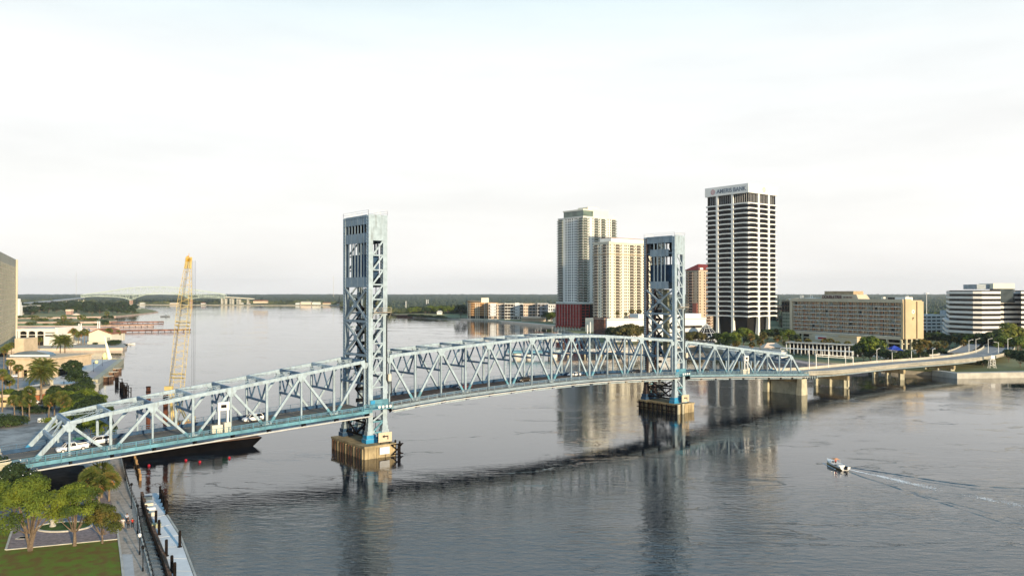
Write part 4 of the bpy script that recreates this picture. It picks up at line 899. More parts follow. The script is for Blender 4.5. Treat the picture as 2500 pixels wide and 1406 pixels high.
# -- big office slab at the picture's edge
C_ = Vector((-395.0, 635.0, 0)); A_ = Vector((-331.0, 516.0, 0)); d_ = (C_ - A_).normalized()
o = thing('office_slab', 'tall beige office slab with ribbed green windows at the parking shore', 'office tower', C_)
BEI = mat('beige_precast', (0.52, 0.46, 0.34), .8, .05, .05)
p0 = A_ - d_ * 60; p1 = C_; nn = Vector((d_.y, -d_.x, 0))
wm, gm = MB(), MB(); zt = 67.9
P0 = p0; Lh = (p1 - p0).length
back = [p0, p1, p1 - nn * 28, p0 - nn * 28]
mb = MB(); mb.prism([(p.x, p.y, 0) for p in [q - nn * .03 + (d_ * -.3 if i in (1, 2) else Vector()) for i, q in enumerate(back)]], 2, zt - .2); mb.build('glass_core', mat('sage_glass', (0.17, 0.23, 0.18), .6, .3, .2, spec=.2), o)
nfl = 15; fhh = (zt - 6.5 - 8) / nfl
for k in range(nfl + 1):
    z = 8 + k * fhh; mb = MB(); mb.prism(back, z - .35, z + .65 if k < nfl else zt); mb.build('spandrel_band', BEI, o)
mb = MB(); 
for k in range(int(Lh / 3)):
    p = p0 + d_ * (k * 3 + .5); mb.bar(Vector((p.x, p.y, 8)), Vector((p.x, p.y, zt - 6)), .3, .05, up=nn)
mb.build('ribs', BEI, o, kind='stuff')
mb = MB(); e = p1 - d_ * .01; mb.bar(Vector((e.x, e.y, 1.8)), Vector((e.x, e.y, zt + .1)), 1.6, 2.4, up=nn); mb.build('corner_pier', BEI, o)
# ------------------------------------------------------------------ land
def land(name, pts, z, m, zb=-2.0, kind='structure', side=None):
    fp = [(p[0], p[1], 0) for p in pts]
    a = sum(fp[i][0] * fp[(i + 1) % len(fp)][1] - fp[(i + 1) % len(fp)][0] * fp[i][1] for i in range(len(fp)))
    if a < 0: fp = fp[::-1]
    mb = MB(); mb.prism(fp, zb, z, 0, 1 if side else None)
    return mb.build(name, [side, m] if side else m, kind=kind)
def UV(l, z): return [G(u, v, z) for u, v in l]
LANDM = mat('far_bank_soil', (0.20, 0.20, 0.10), .95, .3, .01, col2=(0.09, 0.11, 0.04))
QUAY = mat('quay_wall', (0.42, 0.38, 0.30), .9, .2, .2, streak=.5)
PLAZA = mat('plaza_concrete', (0.58, 0.58, 0.55), .85, .07, .1)
LOT = mat('parking_asphalt', (0.26, 0.26, 0.25), .9, .2, .15)
PAVER = mat('mauve_pavers', (0.27, 0.215, 0.205), .9, .2, 1.5, bump=.4, bscale=5)
PROM = mat('promenade_pavers', (0.42, 0.35, 0.28), .9, .15, 1.2, bump=.3, bscale=5)
# far and south bank as one sheet of ground
pts = UV([(-500, 743.5), (330, 743.5), (835, 746), (935, 752), (1000, 757), (957, 765), (1015, 774), (1130, 779), (1250, 787), (1356, 797), (1420, 822), (1480, 842), (1700, 850), (1850, 866), (1985, 886), (2110, 893)], 1.0)
pts += [G(2150, 905, 1), G(2290, 912, 1), G(2335, 918, 1), G(2520, 915, 1), Vector((900, 400, 0)), Vector((9000, 5000, 0)), Vector((9500, 11400, 0)), Vector((-9500, 11400, 0))]
land('far_bank_ground', pts, 1.8, LANDM, side=QUAY)
# quay in front of the far flats
def ribbon(name, path, w, z, m, zb=None, kind=None, parent=None, label=None, cat=None, group=None, closed=False):
    mb = MB(); n = len(path); L_, R_ = [], []
    for i, p in enumerate(path):
        p = Vector(p); d = (Vector(path[min(i + 1, n - 1)]) - Vector(path[max(i - 1, 0)])); d.z = 0; d.normalize(); q = Vector((-d.y, d.x, 0)) * w / 2; L_.append(p + q); R_.append(p - q)
    for i in range(n - 1):
        z0 = [(zb if zb is not None else (Vector(path[j]).z - .3)) for j in (i, i + 1)]
        zz = [z if z is not None else Vector(path[j]).z for j in (i, i + 1)]
        mb.hexa([(R_[i].x, R_[i].y, z0[0]), (R_[i + 1].x, R_[i + 1].y, z0[1]), (L_[i + 1].x, L_[i + 1].y, z0[1]), (L_[i].x, L_[i].y, z0[0]), (R_[i].x, R_[i].y, zz[0]), (R_[i + 1].x, R_[i + 1].y, zz[1]), (L_[i + 1].x, L_[i + 1].y, zz[1]), (L_[i].x, L_[i].y, zz[0])])
    return mb.build(name, m, parent, kind=kind, label=label, cat=cat, group=group)
ribbon('quay_path', UV([(1130, 777.5), (1190, 780), (1250, 785), (1310, 790.5), (1360, 795)], 2), 9, 2.25, PEACH, zb=-1, kind='structure')
ribbon('field', UV([(985, 766), (1130, 768)], 2), 95, 2.02, mat('mown_field', (0.34, 0.30, 0.13), .95, .15, .02), zb=1.5, kind='structure')
# barge hulk by the field
o = thing('moored_barge', 'rust brown barge lying beside the far grassy field', 'barge', G(990, 773)); mb = MB()
a, c = G(962, 773.5), G(1016, 774.5); mb.hexa([(a.x + 6, a.y, -.3), (c.x, c.y, -.3), (c.x, c.y + 14, -.3), (a.x + 6, a.y + 14, -.3), (a.x, a.y, 2.6), (c.x + 3, c.y, 2.6), (c.x + 3, c.y + 14, 2.6), (a.x, a.y + 14, 2.6)]); mb.build('hull', RUST, o)
mb = MB(); mb.box(a.x + 6, c.x - 4, a.y + 2, a.y + 12, 2.61, 4.2); mb.build('cargo', mat('sand_cargo', (0.42, 0.28, 0.18), .9, .2), o)
# forest canopy: a bumpy sheet of crowns over the land
def forest():
    FM = leafmat('far_canopy', (0.014, 0.022, 0.010), (0.050, 0.062, 0.022), (0.14, 0.135, 0.05), 0.028)
    FM2 = FM
    def edge(u):
        if u < 335: return None
        if u < 640: return 2960
        if u < 830: return 2820
        if u < 945: return 2350
        if u < 1140: return 1560
        if u < 1400: return 1380
        if u < 1900: return 1150
        return 930
    mb = MB(); us = [(-60 + 2.1 * i) for i in range(1245)]; rows = 110
    prev = None; idx = {}
    V = []; F = []
    for i, u in enumerate(us):
        e = edge(u)
        if u < 335: e = 3050
        y0 = e * (1 + 0.03 * noise.noise(Vector((u * .02, 3, 0))))
        for j in range(rows):
            f = j / (rows - 1); Y = y0 * (9500 / y0) ** (f ** 1.35)
            X = (u - 1250) / FPX * Y
            h = 11.0 + 7.0 * abs(noise.noise(Vector((X / 13, Y / 22, 0)))) + 5 * noise.noise(Vector((X / 40, Y / 90, 5))) + 1.6 * random.uniform(-1, 1) + 4 * noise.noise(Vector((X / 400, Y / 500, 9)))
            h += max(0, (Y - 3500)) / 6000 * 14
            if j == 0: h = 1.0
            V.append((X, Y, 1.8 + max(0.6, h)))
    n = len(us)
    for i in range(n - 1):
        for j in range(rows - 1):
            a = i * rows + j; F.append((a, a + rows, a + rows + 1, a + 1))
    mb.v = V; mb.f = F; mb.m = [0] * len(F)
    return mb.build('forest', FM, kind='stuff')
forest()
# houses and clearings peeking out of the far shore trees
for i, (u, v, w, h, c) in enumerate([(1075, 735, 9, 6, WARMW), (640, 734, 40, 9, TAN), (590, 737, 20, 5, WHITE), (430, 736, 30, 4, PEACH), (500, 738, 14, 5, WHITE), (750, 737.5, 36, 11, PEACH), (775, 738, 28, 9, CREAMW), (800, 739, 26, 7, TAN), (730, 739.5, 14, 6, WHITE), (700, 741, 12, 4, TERRA), (610, 742, 10, 5, WHITE), (672, 740, 9, 4, PEACH), (352, 738, 14, 5, WHITE), (830, 742, 12, 5, WHITE)]):
    Y = 2900 if v > 734.5 else 2350
    if u > 720: Y = 2790
    if u == 1075: Y = 1500
    p = PX(u, Y, 0); lab = ['white water tank among the trees north of the flats', 'broad tan building on the wooded far shore below the arch bridge end', 'white house on the wooded far shore under the green truss', 'peach shed seen beyond the crane boom on the far shore', 'white boathouse just past the crane on the far shore', 'large peach villa in the pale cluster on the far shore', 'cream villa in the middle of the pale far shore cluster', 'tan house ending the pale far shore cluster', 'white house before the pale far shore cluster', 'small terracotta roofed house on the far shore', 'small white pyramid roofed pavilion on the far waterline', 'small peach house low on the far shore', 'white hut beside the pier of the green arch bridge', 'white hut beside the first lift tower on the far shore'][i]
    o = thing('shore_house', lab, 'house', p, group='houses on the far shore')
    zb = 2 if v > 734.5 else 12
    mb = MB(); mb.box(p.x - w / 2, p.x + w / 2, Y - 20, Y - 6, zb, zb + h * .7); mb.build('wall', c, o)
    mb = MB(); z = zb + h * .7; mb.add([(p.x - w / 2 - 1, Y - 21, z), (p.x + w / 2 + 1, Y - 21, z), (p.x + w / 2 + 1, Y - 5, z), (p.x - w / 2 - 1, Y - 5, z), (p.x - w / 2 + 2, Y - 13, z + 3), (p.x + w / 2 - 2, Y - 13, z + 3)], [(0, 1, 5, 4), (1, 2, 5), (2, 3, 4, 5), (3, 0, 4)]); mb.build('roof', TERRA if i % 3 == 1 else CREAM, o)
ribbon('beach', UV([(700, 743.4), (760, 743.2), (830, 746), (900, 749.5)], 1.9), 12, 2.1, mat('pale_sand', (0.62, 0.48, 0.36), .95, .1), zb=1, kind='structure')
for k, (u, Y, h, lab) in enumerate([(991, 1650, 23, 'slim white mast standing beside the sandy cove'), (1041, 1900, 24, 'pair end post standing in the trees past the cove'), (1045, 1900, 24, 'second pale post standing in the trees past the cove'), (186, 6000, 200, 'thin radio mast on the horizon over the green bridge'), (814, 5200, 150, 'thin radio mast on the horizon close to the lift tower')]):
    o = thing('mast', lab, 'mast', PX(u, Y, 2)); mb = MB(); p = PX(u, Y); mb.tube([(p.x, p.y, 2), (p.x, p.y, 2 + h)], [.8 if Y < 3000 else 1.1] * 2, 6); mb.build('pole', WHITE if Y < 3000 else PALEC, o)
# ------------------------------------------------------------------ green arch bridge far away
ob = thing('arch_bridge', 'pale green cantilever truss bridge arching over the river on the horizon', 'bridge', PX(390, 2860, 0))
GRN = mat('pale_green_steel', (0.46, 0.53, 0.45), .7, .05)
Yb = 2860.0
def HB(u, v): return PX(u, Yb, ZV(v, Yb))
topc = [(197, 720), (240, 714.5), (280, 708.5), (318, 702.5), (350, 700.5), (390, 699.8), (430, 702), (465, 706), (500, 711), (530, 716), (549, 720)]
botc = [(197, 724), (240, 723.5), (280, 725), (303, 727), (318, 733), (333, 725.5), (360, 718), (390, 714.5), (425, 716), (450, 722), (465, 731), (482, 726), (510, 726), (549, 728.5)]
def iv(tab, u): return interp(tab, u)
kk = 44; us = [197 + (549 - 197) * k / kk for k in range(kk + 1)]
for tside in (0, 16):
    mb = MB(); dv = Vector((0, tside, 0)); w = 0.9
    for a, c in zip(us, us[1:]): mb.bar(HB(a, iv(topc, a)) + dv, HB(c, iv(topc, c)) + dv, 1.6, 1.7); 
    mb.build('top_chord', GRN, ob)
    mb = MB()
    for a, c in zip(us, us[1:]): mb.bar(HB(a, iv(botc, a)) + dv, HB(c, iv(botc, c)) + dv, 1.5, 1.6)
    mb.build('bottom_chord', GRN, ob)
    mb = MB()
    for i, a in enumerate(us):
        mb.bar(HB(a, iv(topc, a)) + dv, HB(a, iv(botc, a)) + dv, w * .7, w * .7, up=(1, 0, 0))
        if i < kk:
            c = us[i + 1]; mb.bar(HB(a, iv(topc, a) if i % 2 else iv(botc, a)) + dv, HB(c, iv(botc, c) if i % 2 else iv(topc, c)) + dv, w * .7, w * .7)
    mb.build('web_members', GRN, ob, kind='stuff')
mb = MB(); dk = [(197, 726), (250, 723), (318, 720.5), (390, 718.8), (465, 720.5), (549, 725.5)]
for (a, va), (c, vc) in zip(dk, dk[1:]):
    A, Cc = HB(a, va), HB(c, vc); mb.hexa([A, Cc, Cc + Vector((0, 16, 0)), A + Vector((0, 16, 0)), A + Vector((0, 0, 1.6)), Cc + Vector((0, 0, 1.6)), Cc + Vector((0, 16, 1.6)), A + Vector((0, 16, 1.6))])
mb.build('deck', GRN, ob)
for u, vt, w in ((318, 733, 2.4), (465, 731, 2.4), (541, 728, 2.0), (550, 728.5, 2.0), (562, 729, 1.8), (567, 729, 1.8), (579, 730, 1.8), (584, 730.5, 1.8), (604, 731, 1.5)):
    p = PX(u, Yb)
    for q in (0, 14): mb = MB(); mb.box(p.x - w, p.x + w, Yb + q - 1, Yb + q + 2, -1, ZV(vt, Yb)); mb.build('column', PALEC if u > 500 else mat('brownish_pier', (0.38, 0.25, 0.2), .9), ob)
mb = MB(); A, Cc = HB(549, 726), HB(618, 730.5); mb.hexa([A, Cc, Cc + Vector((0, 16, 0)), A + Vector((0, 16, 0)), A + Vector((0, 0, 3)), Cc + Vector((0, 0, 3)), Cc + Vector((0, 16, 3)), A + Vector((0, 16, 3))]); mb.build('approach_deck', CREAM, ob)
# its long approach viaduct, nearer
ov = thing('viaduct', 'long grey viaduct climbing from the trees to the green arch bridge', 'viaduct', PX(120, 2200, 0))
path = [(20, 744, 1500), (80, 739.5, 1750), (140, 733.5, 2150), (200, 727.5, 2600)]
mb = MB(); pp = [PX(u, Y, ZV(v, Y)) for u, v, Y in path]
for a, c in zip(pp, pp[1:]): mb.bar(a, c, 18, 3)
mb.build('deck', mat('pale_grey_deck', (0.42, 0.42, 0.42), .8), ov)
for k in range(13):
    f = k / 12 * 3; i = min(2, int(f)); p = pp[i].lerp(pp[i + 1], f - i); mb = MB()
    for q in (-6, 6): mb.box(p.x + q - .9, p.x + q + .9, p.y - 1, p.y + 1, 1, p.z - 1.6)
    mb.build('column', PALEC, ov)
pb = thing('viaduct', 'lower concrete ramp branching beside the long grey viaduct', 'viaduct', PX(60, 1500, 0)); mb = MB(); mb.bar(PX(-20, 1350, ZV(750, 1350)), PX(92, 1550, ZV(746, 1550)), 12, 2.5); mb.build('deck', PALEC, pb)
for k in range(5): p = PX(-10 + 22 * k, 1400 + 30 * k); mb = MB(); mb.box(p.x - 1.5, p.x + 1.5, p.y - 1.5, p.y + 1.5, 1, 17); mb.build('column', PALEC, pb)
# ------------------------------------------------------------------ peninsula and fingers of land on the park side
SAND = mat('dry_grass_soil', (0.27, 0.24, 0.12), .95, .3, .03, col2=(0.12, 0.14, 0.04)); PATH_ = mat('pink_gravel', (0.50, 0.38, 0.31), .95, .12, .05)
land('peninsula_ground', UV([(-400, 777), (40, 776), (200, 774), (283, 772), (345, 766), (386, 761), (372, 757), (350, 753), (325, 749), (318, 745), (-400, 745)], 1.2), 1.6, SAND, side=PATH_)
land('grass_finger', UV([(-300, 787.5), (180, 786), (270, 784.5), (286, 782), (270, 779), (200, 778.5), (-300, 778.5)], 1.2), 1.5, SAND, side=PATH_)
land('grass_finger', UV([(-300, 797), (230, 795.5), (268, 793.5), (262, 790.5), (150, 789.5), (-300, 790)], 1.2), 1.5, mat('pale_grass', (0.30, 0.32, 0.12), .95, .2, .03), side=PATH_)
land('sand_causeway', UV([(-300, 802.5), (255, 800.5), (292, 799), (290, 797.2), (255, 798), (-300, 799)], 1.2), 1.5, PATH_, side=PATH_)
BR = mat('brown_planks', (0.22, 0.11, 0.075), .9, .35, .15)
def longpier(label, a, c, w=5.0, z=1.6, m=BR):
    o = thing('timber_pier', label, 'pier', G(*a), group='long timber piers past the marina'); A, Cc = G(*a), G(*c); mb = MB(); mb.bar(A + Vector((0, 0, z)), Cc + Vector((0, 0, z)), w, 1.7); mb.build('deck', m, o)
    mb = MB(); n = int((Cc - A).length / 6)
    for k in range(n + 1): p = A.lerp(Cc, k / n); mb.tube([(p.x, p.y - w / 2, -1.5), (p.x, p.y - w / 2, 1.4)], .35, 5)
    mb.build('piles', WOODD, o, kind='stuff')
longpier('longest dark brown timber pier reaching towards the crane boom', (262, 811.5), (466, 808.5))
longpier('pale brown timber pier of middle length behind the longest one', (245, 798.5), (376, 797), 4, 1.5, mat('pale_planks', (0.40, 0.27, 0.2), .9, .2))
longpier('thin brown timber pier farthest out past the marina', (262, 790), (400, 788), 4, 1.5)
# salt pile, brick pump house, round pavilion on the peninsula
o = thing('pump_house', 'square brick pump house with pale flat top on the peninsula', 'building', G(167, 770)); p = G(167, 770); mb = MB(); mb.box(p.x - 4.6, p.x + 4.6, p.y, p.y + 9, 1, 8); mb.build('wall', mat('faded_brick', (0.42, 0.27, 0.22), .85), o); mb = MB(); mb.box(p.x - 5, p.x + 5, p.y - .5, p.y + 9.5, 8.01, 11); mb.build('roof', PEACH, o)
o = thing('sand_heap', 'pale peach conical heap beside the brick pump house', 'sand heap', G(186, 771)); p = G(186, 771); mb = MB(); mb.tube([(p.x, p.y, 1), (p.x, p.y, 3.5), (p.x, p.y, 5)], [9, 5, 1], 14); mb.build('heap', PEACH, o, smooth=True)
o = thing('round_pavilion', 'flat round roofed pavilion near the tip of the peninsula', 'pavilion', G(316, 763)); p = G(316, 760); mb = MB(); mb.tube([(p.x, p.y, 5), (p.x, p.y, 6), (p.x, p.y, 7)], [9, 9, 4], 18); mb.build('roof', mat('grey_green_roof', (0.33, 0.34, 0.30), .8), o); mb = MB()
for k in range(9): mb.tube([(p.x + 7 * cos(k * .7), p.y + 7 * sin(k * .7), 1), (p.x + 7 * cos(k * .7), p.y + 7 * sin(k * .7), 5)], .4, 5)
mb.build('columns', CREAM, o)
o = thing('silo_group', 'cluster of white silos beside the beige office slab', 'silos', G(42, 752))
for k in range(3): p = PX(41 + k * 4, 1350 + 30 * k); mb = MB(); mb.tube([(p.x, p.y, 1), (p.x, p.y, 20 + (2 - k) * 6)], 6 - k, 12); mb.build('silo', WHITE, o)
# ------------------------------------------------------------------ marina quay with arched hall and gabled hall
land('marina_quay', UV([(-300, 853.5), (60, 852.5), (300, 850.5), (310, 846), (296, 838), (270, 824), (130, 818), (-300, 818)], 1.5), 2.0, PALEC, side=mat('pink_quay_wall', (0.60, 0.50, 0.40), .9, .08, .1, streak=.3))
Yq = 600
o = thing('arcade_hall', 'white hall with three tall double arched openings on the marina quay', 'building', PX(95, Yq, 2))
x0, x1 = PX(39, Yq).x, PX(137, Yq).x; sc = (x1 - x0) / 98
def U(u): return x0 + (u - 39) * sc
def zz(v): return ZV(v, Yq)
mb = MB()
wallm = WARMW
cols_ = [(39, 41), (44.5, 48), (65.5, 69), (86.5, 90), (107, 137)]
for a, c in cols_: mb.box(U(a), U(c), Yq, Yq + 1.2, 2, zz(808))
mb.box(U(39), U(137), Yq + .0, Yq + 1.2, zz(808) + .01, zz(803.5))
for a, c in ((48, 65.5), (69, 86.5), (90, 107)):
    mb.box(U(a), U(c), Yq + .1, Yq + 1.0, zz(818.2), zz(817))
    for k in range(6):   # arch head in steps
        t0, t1 = k / 6, (k + 1) / 6; hh = 0.8 * abs((t0 + t1) / 2 - .5) ** 2 * 4
        mb.box(U(a + (c - a) * t0), U(a + (c - a) * t1), Yq + .05, Yq + 1.1, zz(808) - hh, zz(808))
mb.build('wall', wallm, o)
mb = MB(); mb.box(U(41.1), U(136.9), Yq + 1.3, Yq + 6, 2, zz(804.5)); mb.build('shaded_interior', DARKI, o)
mb = MB(); mb.box(U(111), U(134), Yq - .1, Yq - .01, zz(813.2), zz(811)); mb.box(U(111), U(134), Yq - .1, Yq - .01, zz(821), zz(817.5)); mb.build('slot_windows', DARKI, o, kind='stuff')
mb = MB(); mb.box(U(39), U(140), Yq + 6.01, Yq + 30, 2, zz(803.5)); mb.build('rear_block', wallm, o)
mb = MB(); mb.box(U(137.01), U(144.5), Yq - 1, Yq + 30, 2, zz(799.5)); mb.build('end_tower', wallm, o)
o = thing('quay_lodge', 'cream lodge with terracotta roof and arched doorways on the marina quay', 'building', PX(160, 612, 2)); Yq = 612; x0 = PX(145, Yq).x; sc = Yq / FPX
def U(u): return x0 + (u - 145) * sc
mb = MB(); mb.box(U(146), U(174), Yq, Yq + 12, 2, zz(813)); mb.build('wall', CREAMW, o)
mb = MB(); mb.add([(U(145), Yq - 1, zz(813)), (U(174), Yq - 1, zz(813)), (U(174), Yq + 13, zz(813)), (U(145), Yq + 13, zz(813)), (U(149), Yq + 6, zz(801)), (U(170), Yq + 6, zz(801))], [(0, 1, 5, 4), (1, 2, 5), (2, 3, 4, 5), (3, 0, 4)]); mb.build('roof', TERRA, o)
for k in range(2):
    mb = MB(); mb.box(U(153 + 11 * k), U(158 + 11 * k), Yq - .12, Yq - .01, 2, zz(825)); mb.build('doorway', DARKI, o)
mb = MB(); mb.box(U(156), U(160), Yq - .1, Yq - .01, zz(819), zz(815)); mb.build('window', GLASS, o)
o = thing('gabled_hall', 'large cream hall with a broad blank gable on the marina quay', 'building', PX(242, 622, 2)); Yq = 622
mb = MB(); P_ = [(217, 834), (217, 814), (241, 804), (272, 815), (272, 834)]; f = [PX(u, Yq, max(2, zz(v))) for u, v in P_]; bk = [p + Vector((0, 22, 0)) for p in f]
mb.add(f + bk, [(0, 1, 2, 3, 4), (9, 8, 7, 6, 5), (0, 5, 6, 1), (3, 8, 9, 4)]); mb.build('wall', CREAMW, o)
mb = MB()
for (i, j) in ((1, 2), (2, 3)):
    a, c = f[i], f[j]; e = (c - a).normalized() * 1.0; up = Vector((0, 0, .15)); a2 = a - e if i == 1 else a; c2 = c if i == 1 else c + e
    mb.hexa([a2 + up + Vector((0, -1, 0)), c2 + up + Vector((0, -1, 0)), c2 + up + Vector((0, 23, 0)), a2 + up + Vector((0, 23, 0)), a2 + up + Vector((0, -1, .5)), c2 + up + Vector((0, -1, .5)), c2 + up + Vector((0, 23, .5)), a2 + up + Vector((0, 23, .5))])
mb.build('roof', TERRA, o)
mb = MB(); a = PX(215, Yq - 6); c = PX(268, Yq - 6); mb.box(a.x, c.x, Yq - 7, Yq - 6.6, 2, 3.8); mb.build('garden_wall', CREAM, o)
mb = MB(); a = PX(260, Yq - 1); c = PX(268, Yq - 1); mb.box(a.x, c.x, Yq - .2, Yq - .01, 2.2, 7); mb.build('window', mat('grey_green_roof', (0.33, 0.34, 0.30), .8), o)
for k, (u, h) in enumerate([(193, 803), (198.5, 803), (239, 797), (243.5, 797)]):
    Y = 700 if k < 2 else 760
    o = thing('dock_pile', ['first of the twin white dock piles behind the terracotta lodge', 'second of the twin white dock piles behind the terracotta lodge', 'taller white dock pile above the gabled hall', 'white dock pile next to the taller one above the gabled hall'][k], 'pile', PX(u, Y, 0), group='white dock piles'); p = PX(u, Y); mb = MB(); mb.tube([(p.x, p.y, -2), (p.x, p.y, ZV(h - 13, Y))], .55, 8); mb.build('pile', WHITE, o)
# gangway and small boats at the quay end
def boat(name, label, p, L, rz, m=WHITE, hull2=None, cabin=True, mast=0, group=None):
    o = thing(name, label, 'boat', p, rz, group); mb = MB(); K = 9; prof = []
    for i in range(K):
        t = i / (K - 1); x = -L / 2 + L * t; w = L * .16 * (1 - max(0, (t - .45) / .55) ** 2.2); h = L * .09 + L * .06 * t ** 2
        prof.append((x, w, h))
    vs_ = []; 
    for x, w, h in prof: vs_ += [(x, -w, h), (x, -w * .86, h * .45), (x, -w * .35, -.15), (x, w * .35, -.15), (x, w * .86, h * .45), (x, w, h)]
    fs = []
    for i in range(K - 1):
        for k in range(5): a = i * 6 + k; fs.append((a, a + 6, a + 7, a + 1))
    fs.append(tuple(range(6))); mb.add(vs_, fs)
    mb.m = [1 if (fi < 5 * (K - 1) and fi % 5 in (1, 2, 3)) else 0 for fi in range(len(fs))]
    mb.build('hull', [m, hull2 or m], o, smooth=False, local=True)
    dk = MB(); i0 = K // 2
    dk.add([(prof[i][0], s_ * prof[i][1] * .96, prof[i][2] - .04) for i in range(i0 - 1, K) for s_ in (-1, 1)], [(2 * j, 2 * j + 1, 2 * j + 3, 2 * j + 2) for j in range(K - i0)]); dk.build('foredeck', m, o, local=True)
    fl = MB(); fl.add([(prof[i][0], s_ * prof[i][1] * .8, prof[i][2] * .45) for i in range(0, i0 + 1) for s_ in (-1, 1)], [(2 * j, 2 * j + 1, 2 * j + 3, 2 * j + 2) for j in range(i0)]); fl.build('cockpit_floor', CREAM, o, local=True)
    if cabin: c = MB(); c.hexa([(-.02 * L, -.1 * L, .09 * L), (.2 * L, -.09 * L, .1 * L), (.2 * L, .09 * L, .1 * L), (-.02 * L, .1 * L, .09 * L), (0, -.08 * L, .2 * L), (.12 * L, -.07 * L, .2 * L), (.12 * L, .07 * L, .2 * L), (0, .08 * L, .2 * L)]); c.build('cabin', GLASSB, o, local=True)
    if mast: c = MB(); c.tube([(0, 0, 0), (0, 0, mast)], .12, 6); c.build('mast', NEARBLK, o, local=True)
    return o
boat('sailing_boat', 'dark masted boat moored at the end of the marina quay', G(303, 844), 9, 1.4, NEARBLK, mast=11)
boat('motor_boat', 'white motor boat moored at the corner of the marina quay', G(317, 841), 8, .4)
boat('motor_boat', 'tiny grey motor boat far out on the wide river near the timber piers', G(404, 773), 16, 0.1, mat('grey_hull', (0.2, 0.22, 0.24), .6))
boat('motor_boat', 'small white boat at the tip of the peninsula', G(335, 755), 18, 0.1)
for k, (u, v, lab) in enumerate([(178, 806, 'white yacht berthed first behind the terracotta lodge'), (188, 806, 'white yacht berthed second behind the terracotta lodge'), (205, 805.5, 'white yacht berthed midway behind the lodge and hall'), (216, 806.5, 'white yacht berthed last behind the gabled hall')]):
    boat('berthed_yacht', lab, G(u, v), 11, 1.2 + .2 * k, group='yachts berthed behind the marina quay')
# ------------------------------------------------------------------ near park side ground
shore = [(380, 1425), (350, 1319), (337, 1243), (320, 1202), (307, 1155), (299, 1119), (285, 1060), (272, 1015), (255, 978), (231.5, 930), (296.6, 879), (277, 876.3), (200, 877), (135, 873), (60, 871), (-150, 871), (-600, 1000), (-600, 1425)]
inlet = [(60, 1175), (215, 1185), (232, 1150), (205, 1120), (70, 1150)]
land('park_ground', [G(u, v, 2) for u, v in shore], 2.0, LOT, side=QUAY)
def sheet(name, l, z, m, kind='structure'):
    fp = [G(u, v, 2) for u, v in l]; mb = MB(); a = sum(fp[i].x * fp[(i + 1) % len(fp)].y - fp[(i + 1) % len(fp)].x * fp[i].y for i in range(len(fp)))
    if a < 0: fp = fp[::-1]
    mb.add([(p.x, p.y, z) for p in fp], [tuple(range(len(fp)))]); return mb.build(name, m, kind=kind)
prom_in = [(306, 1425), (292, 1315), (286, 1268), (274, 1225), (262, 1198), (273, 1159), (270, 1119), (262, 1060), (250, 1015), (230, 975), (207, 930)]
sheet('promenade', [(374, 1425), (345.5, 1319), (333.5, 1243), (317.5, 1202), (305, 1155), (297, 1119), (283, 1060), (270, 1015), (253.5, 978), (230, 931)] + prom_in[::-1], 2.06, PROM)
sheet('pale_paving_strip', [(305, 1425), (333, 1425), (325, 1352), (300, 1352)], 2.07, mat('grey_paving', (0.46, 0.45, 0.43), .9, .06))
sheet('pier_ramp', [(229, 931), (208, 918), (252, 884), (279, 878), (293, 879)], 2.06, mat('ramp_grey', (0.36, 0.36, 0.38), .9, .08))
sheet('pale_plaza', [(207, 918), (252, 884), (279, 877.2), (200, 878), (150, 874), (120, 874), (120, 930), (170, 960), (215, 960)], 2.04, PLAZA)
sheet('lawn', [(304, 1425), (291, 1315.5), (17.5, 1341.5), (32.5, 1292), (-60, 1283), (-500, 1283), (-500, 1425)], 2.05, GRASS)
sheet('paver_plaza', [(290.5, 1315), (17, 1341), (32, 1291.5), (-60, 1282), (-60, 1235), (240, 1235), (273, 1222), (285.5, 1268)], 2.045, PAVER)
sheet('shore_walk', [(-60, 1234), (-60, 1150), (258, 1150), (262, 1198), (273, 1221), (240, 1234)], 2.04, PAVER)
sheet('underpass_shade', [(66, 1150), (72, 1198), (150, 1204), (214, 1200), (222, 1160), (205, 1135), (100, 1140), (60, 1120)], 2.055, mat('shaded_asphalt', (0.014, 0.015, 0.018), .95, .3, .5, spec=.05))  # black sheet painting the bridge's shade onto the ground
sheet('plaza_patch', [(-100, 1100), (200, 1055), (150, 1000), (70, 1035), (-100, 1045)], 2.03, mat('worn_asphalt', (0.30, 0.30, 0.285), .9, .25, .25))
def kerb(name, l, w, h, m, z0=2.0, kind=None):
    ps = [G(u, v, 2) for u, v in l]; return ribbon(name, ps, w, z0 + h, m, zb=z0 - .05, kind='structure')
KB = mat('kerb_stone', (0.50, 0.47, 0.40), .9, .1)
kerb('kerb', [(291.3, 1315), (17, 1341.3)], .3, .16, KB); kerb('kerb', [(17, 1341), (32.3, 1291.8)], .3, .17, KB); kerb('kerb', [(32, 1291.5), (-60, 1282.5)], .3, .16, KB)
kerb('kerb', [(305, 1425), (299, 1370), (291.5, 1315), (285.7, 1268)], .3, .18, KB)
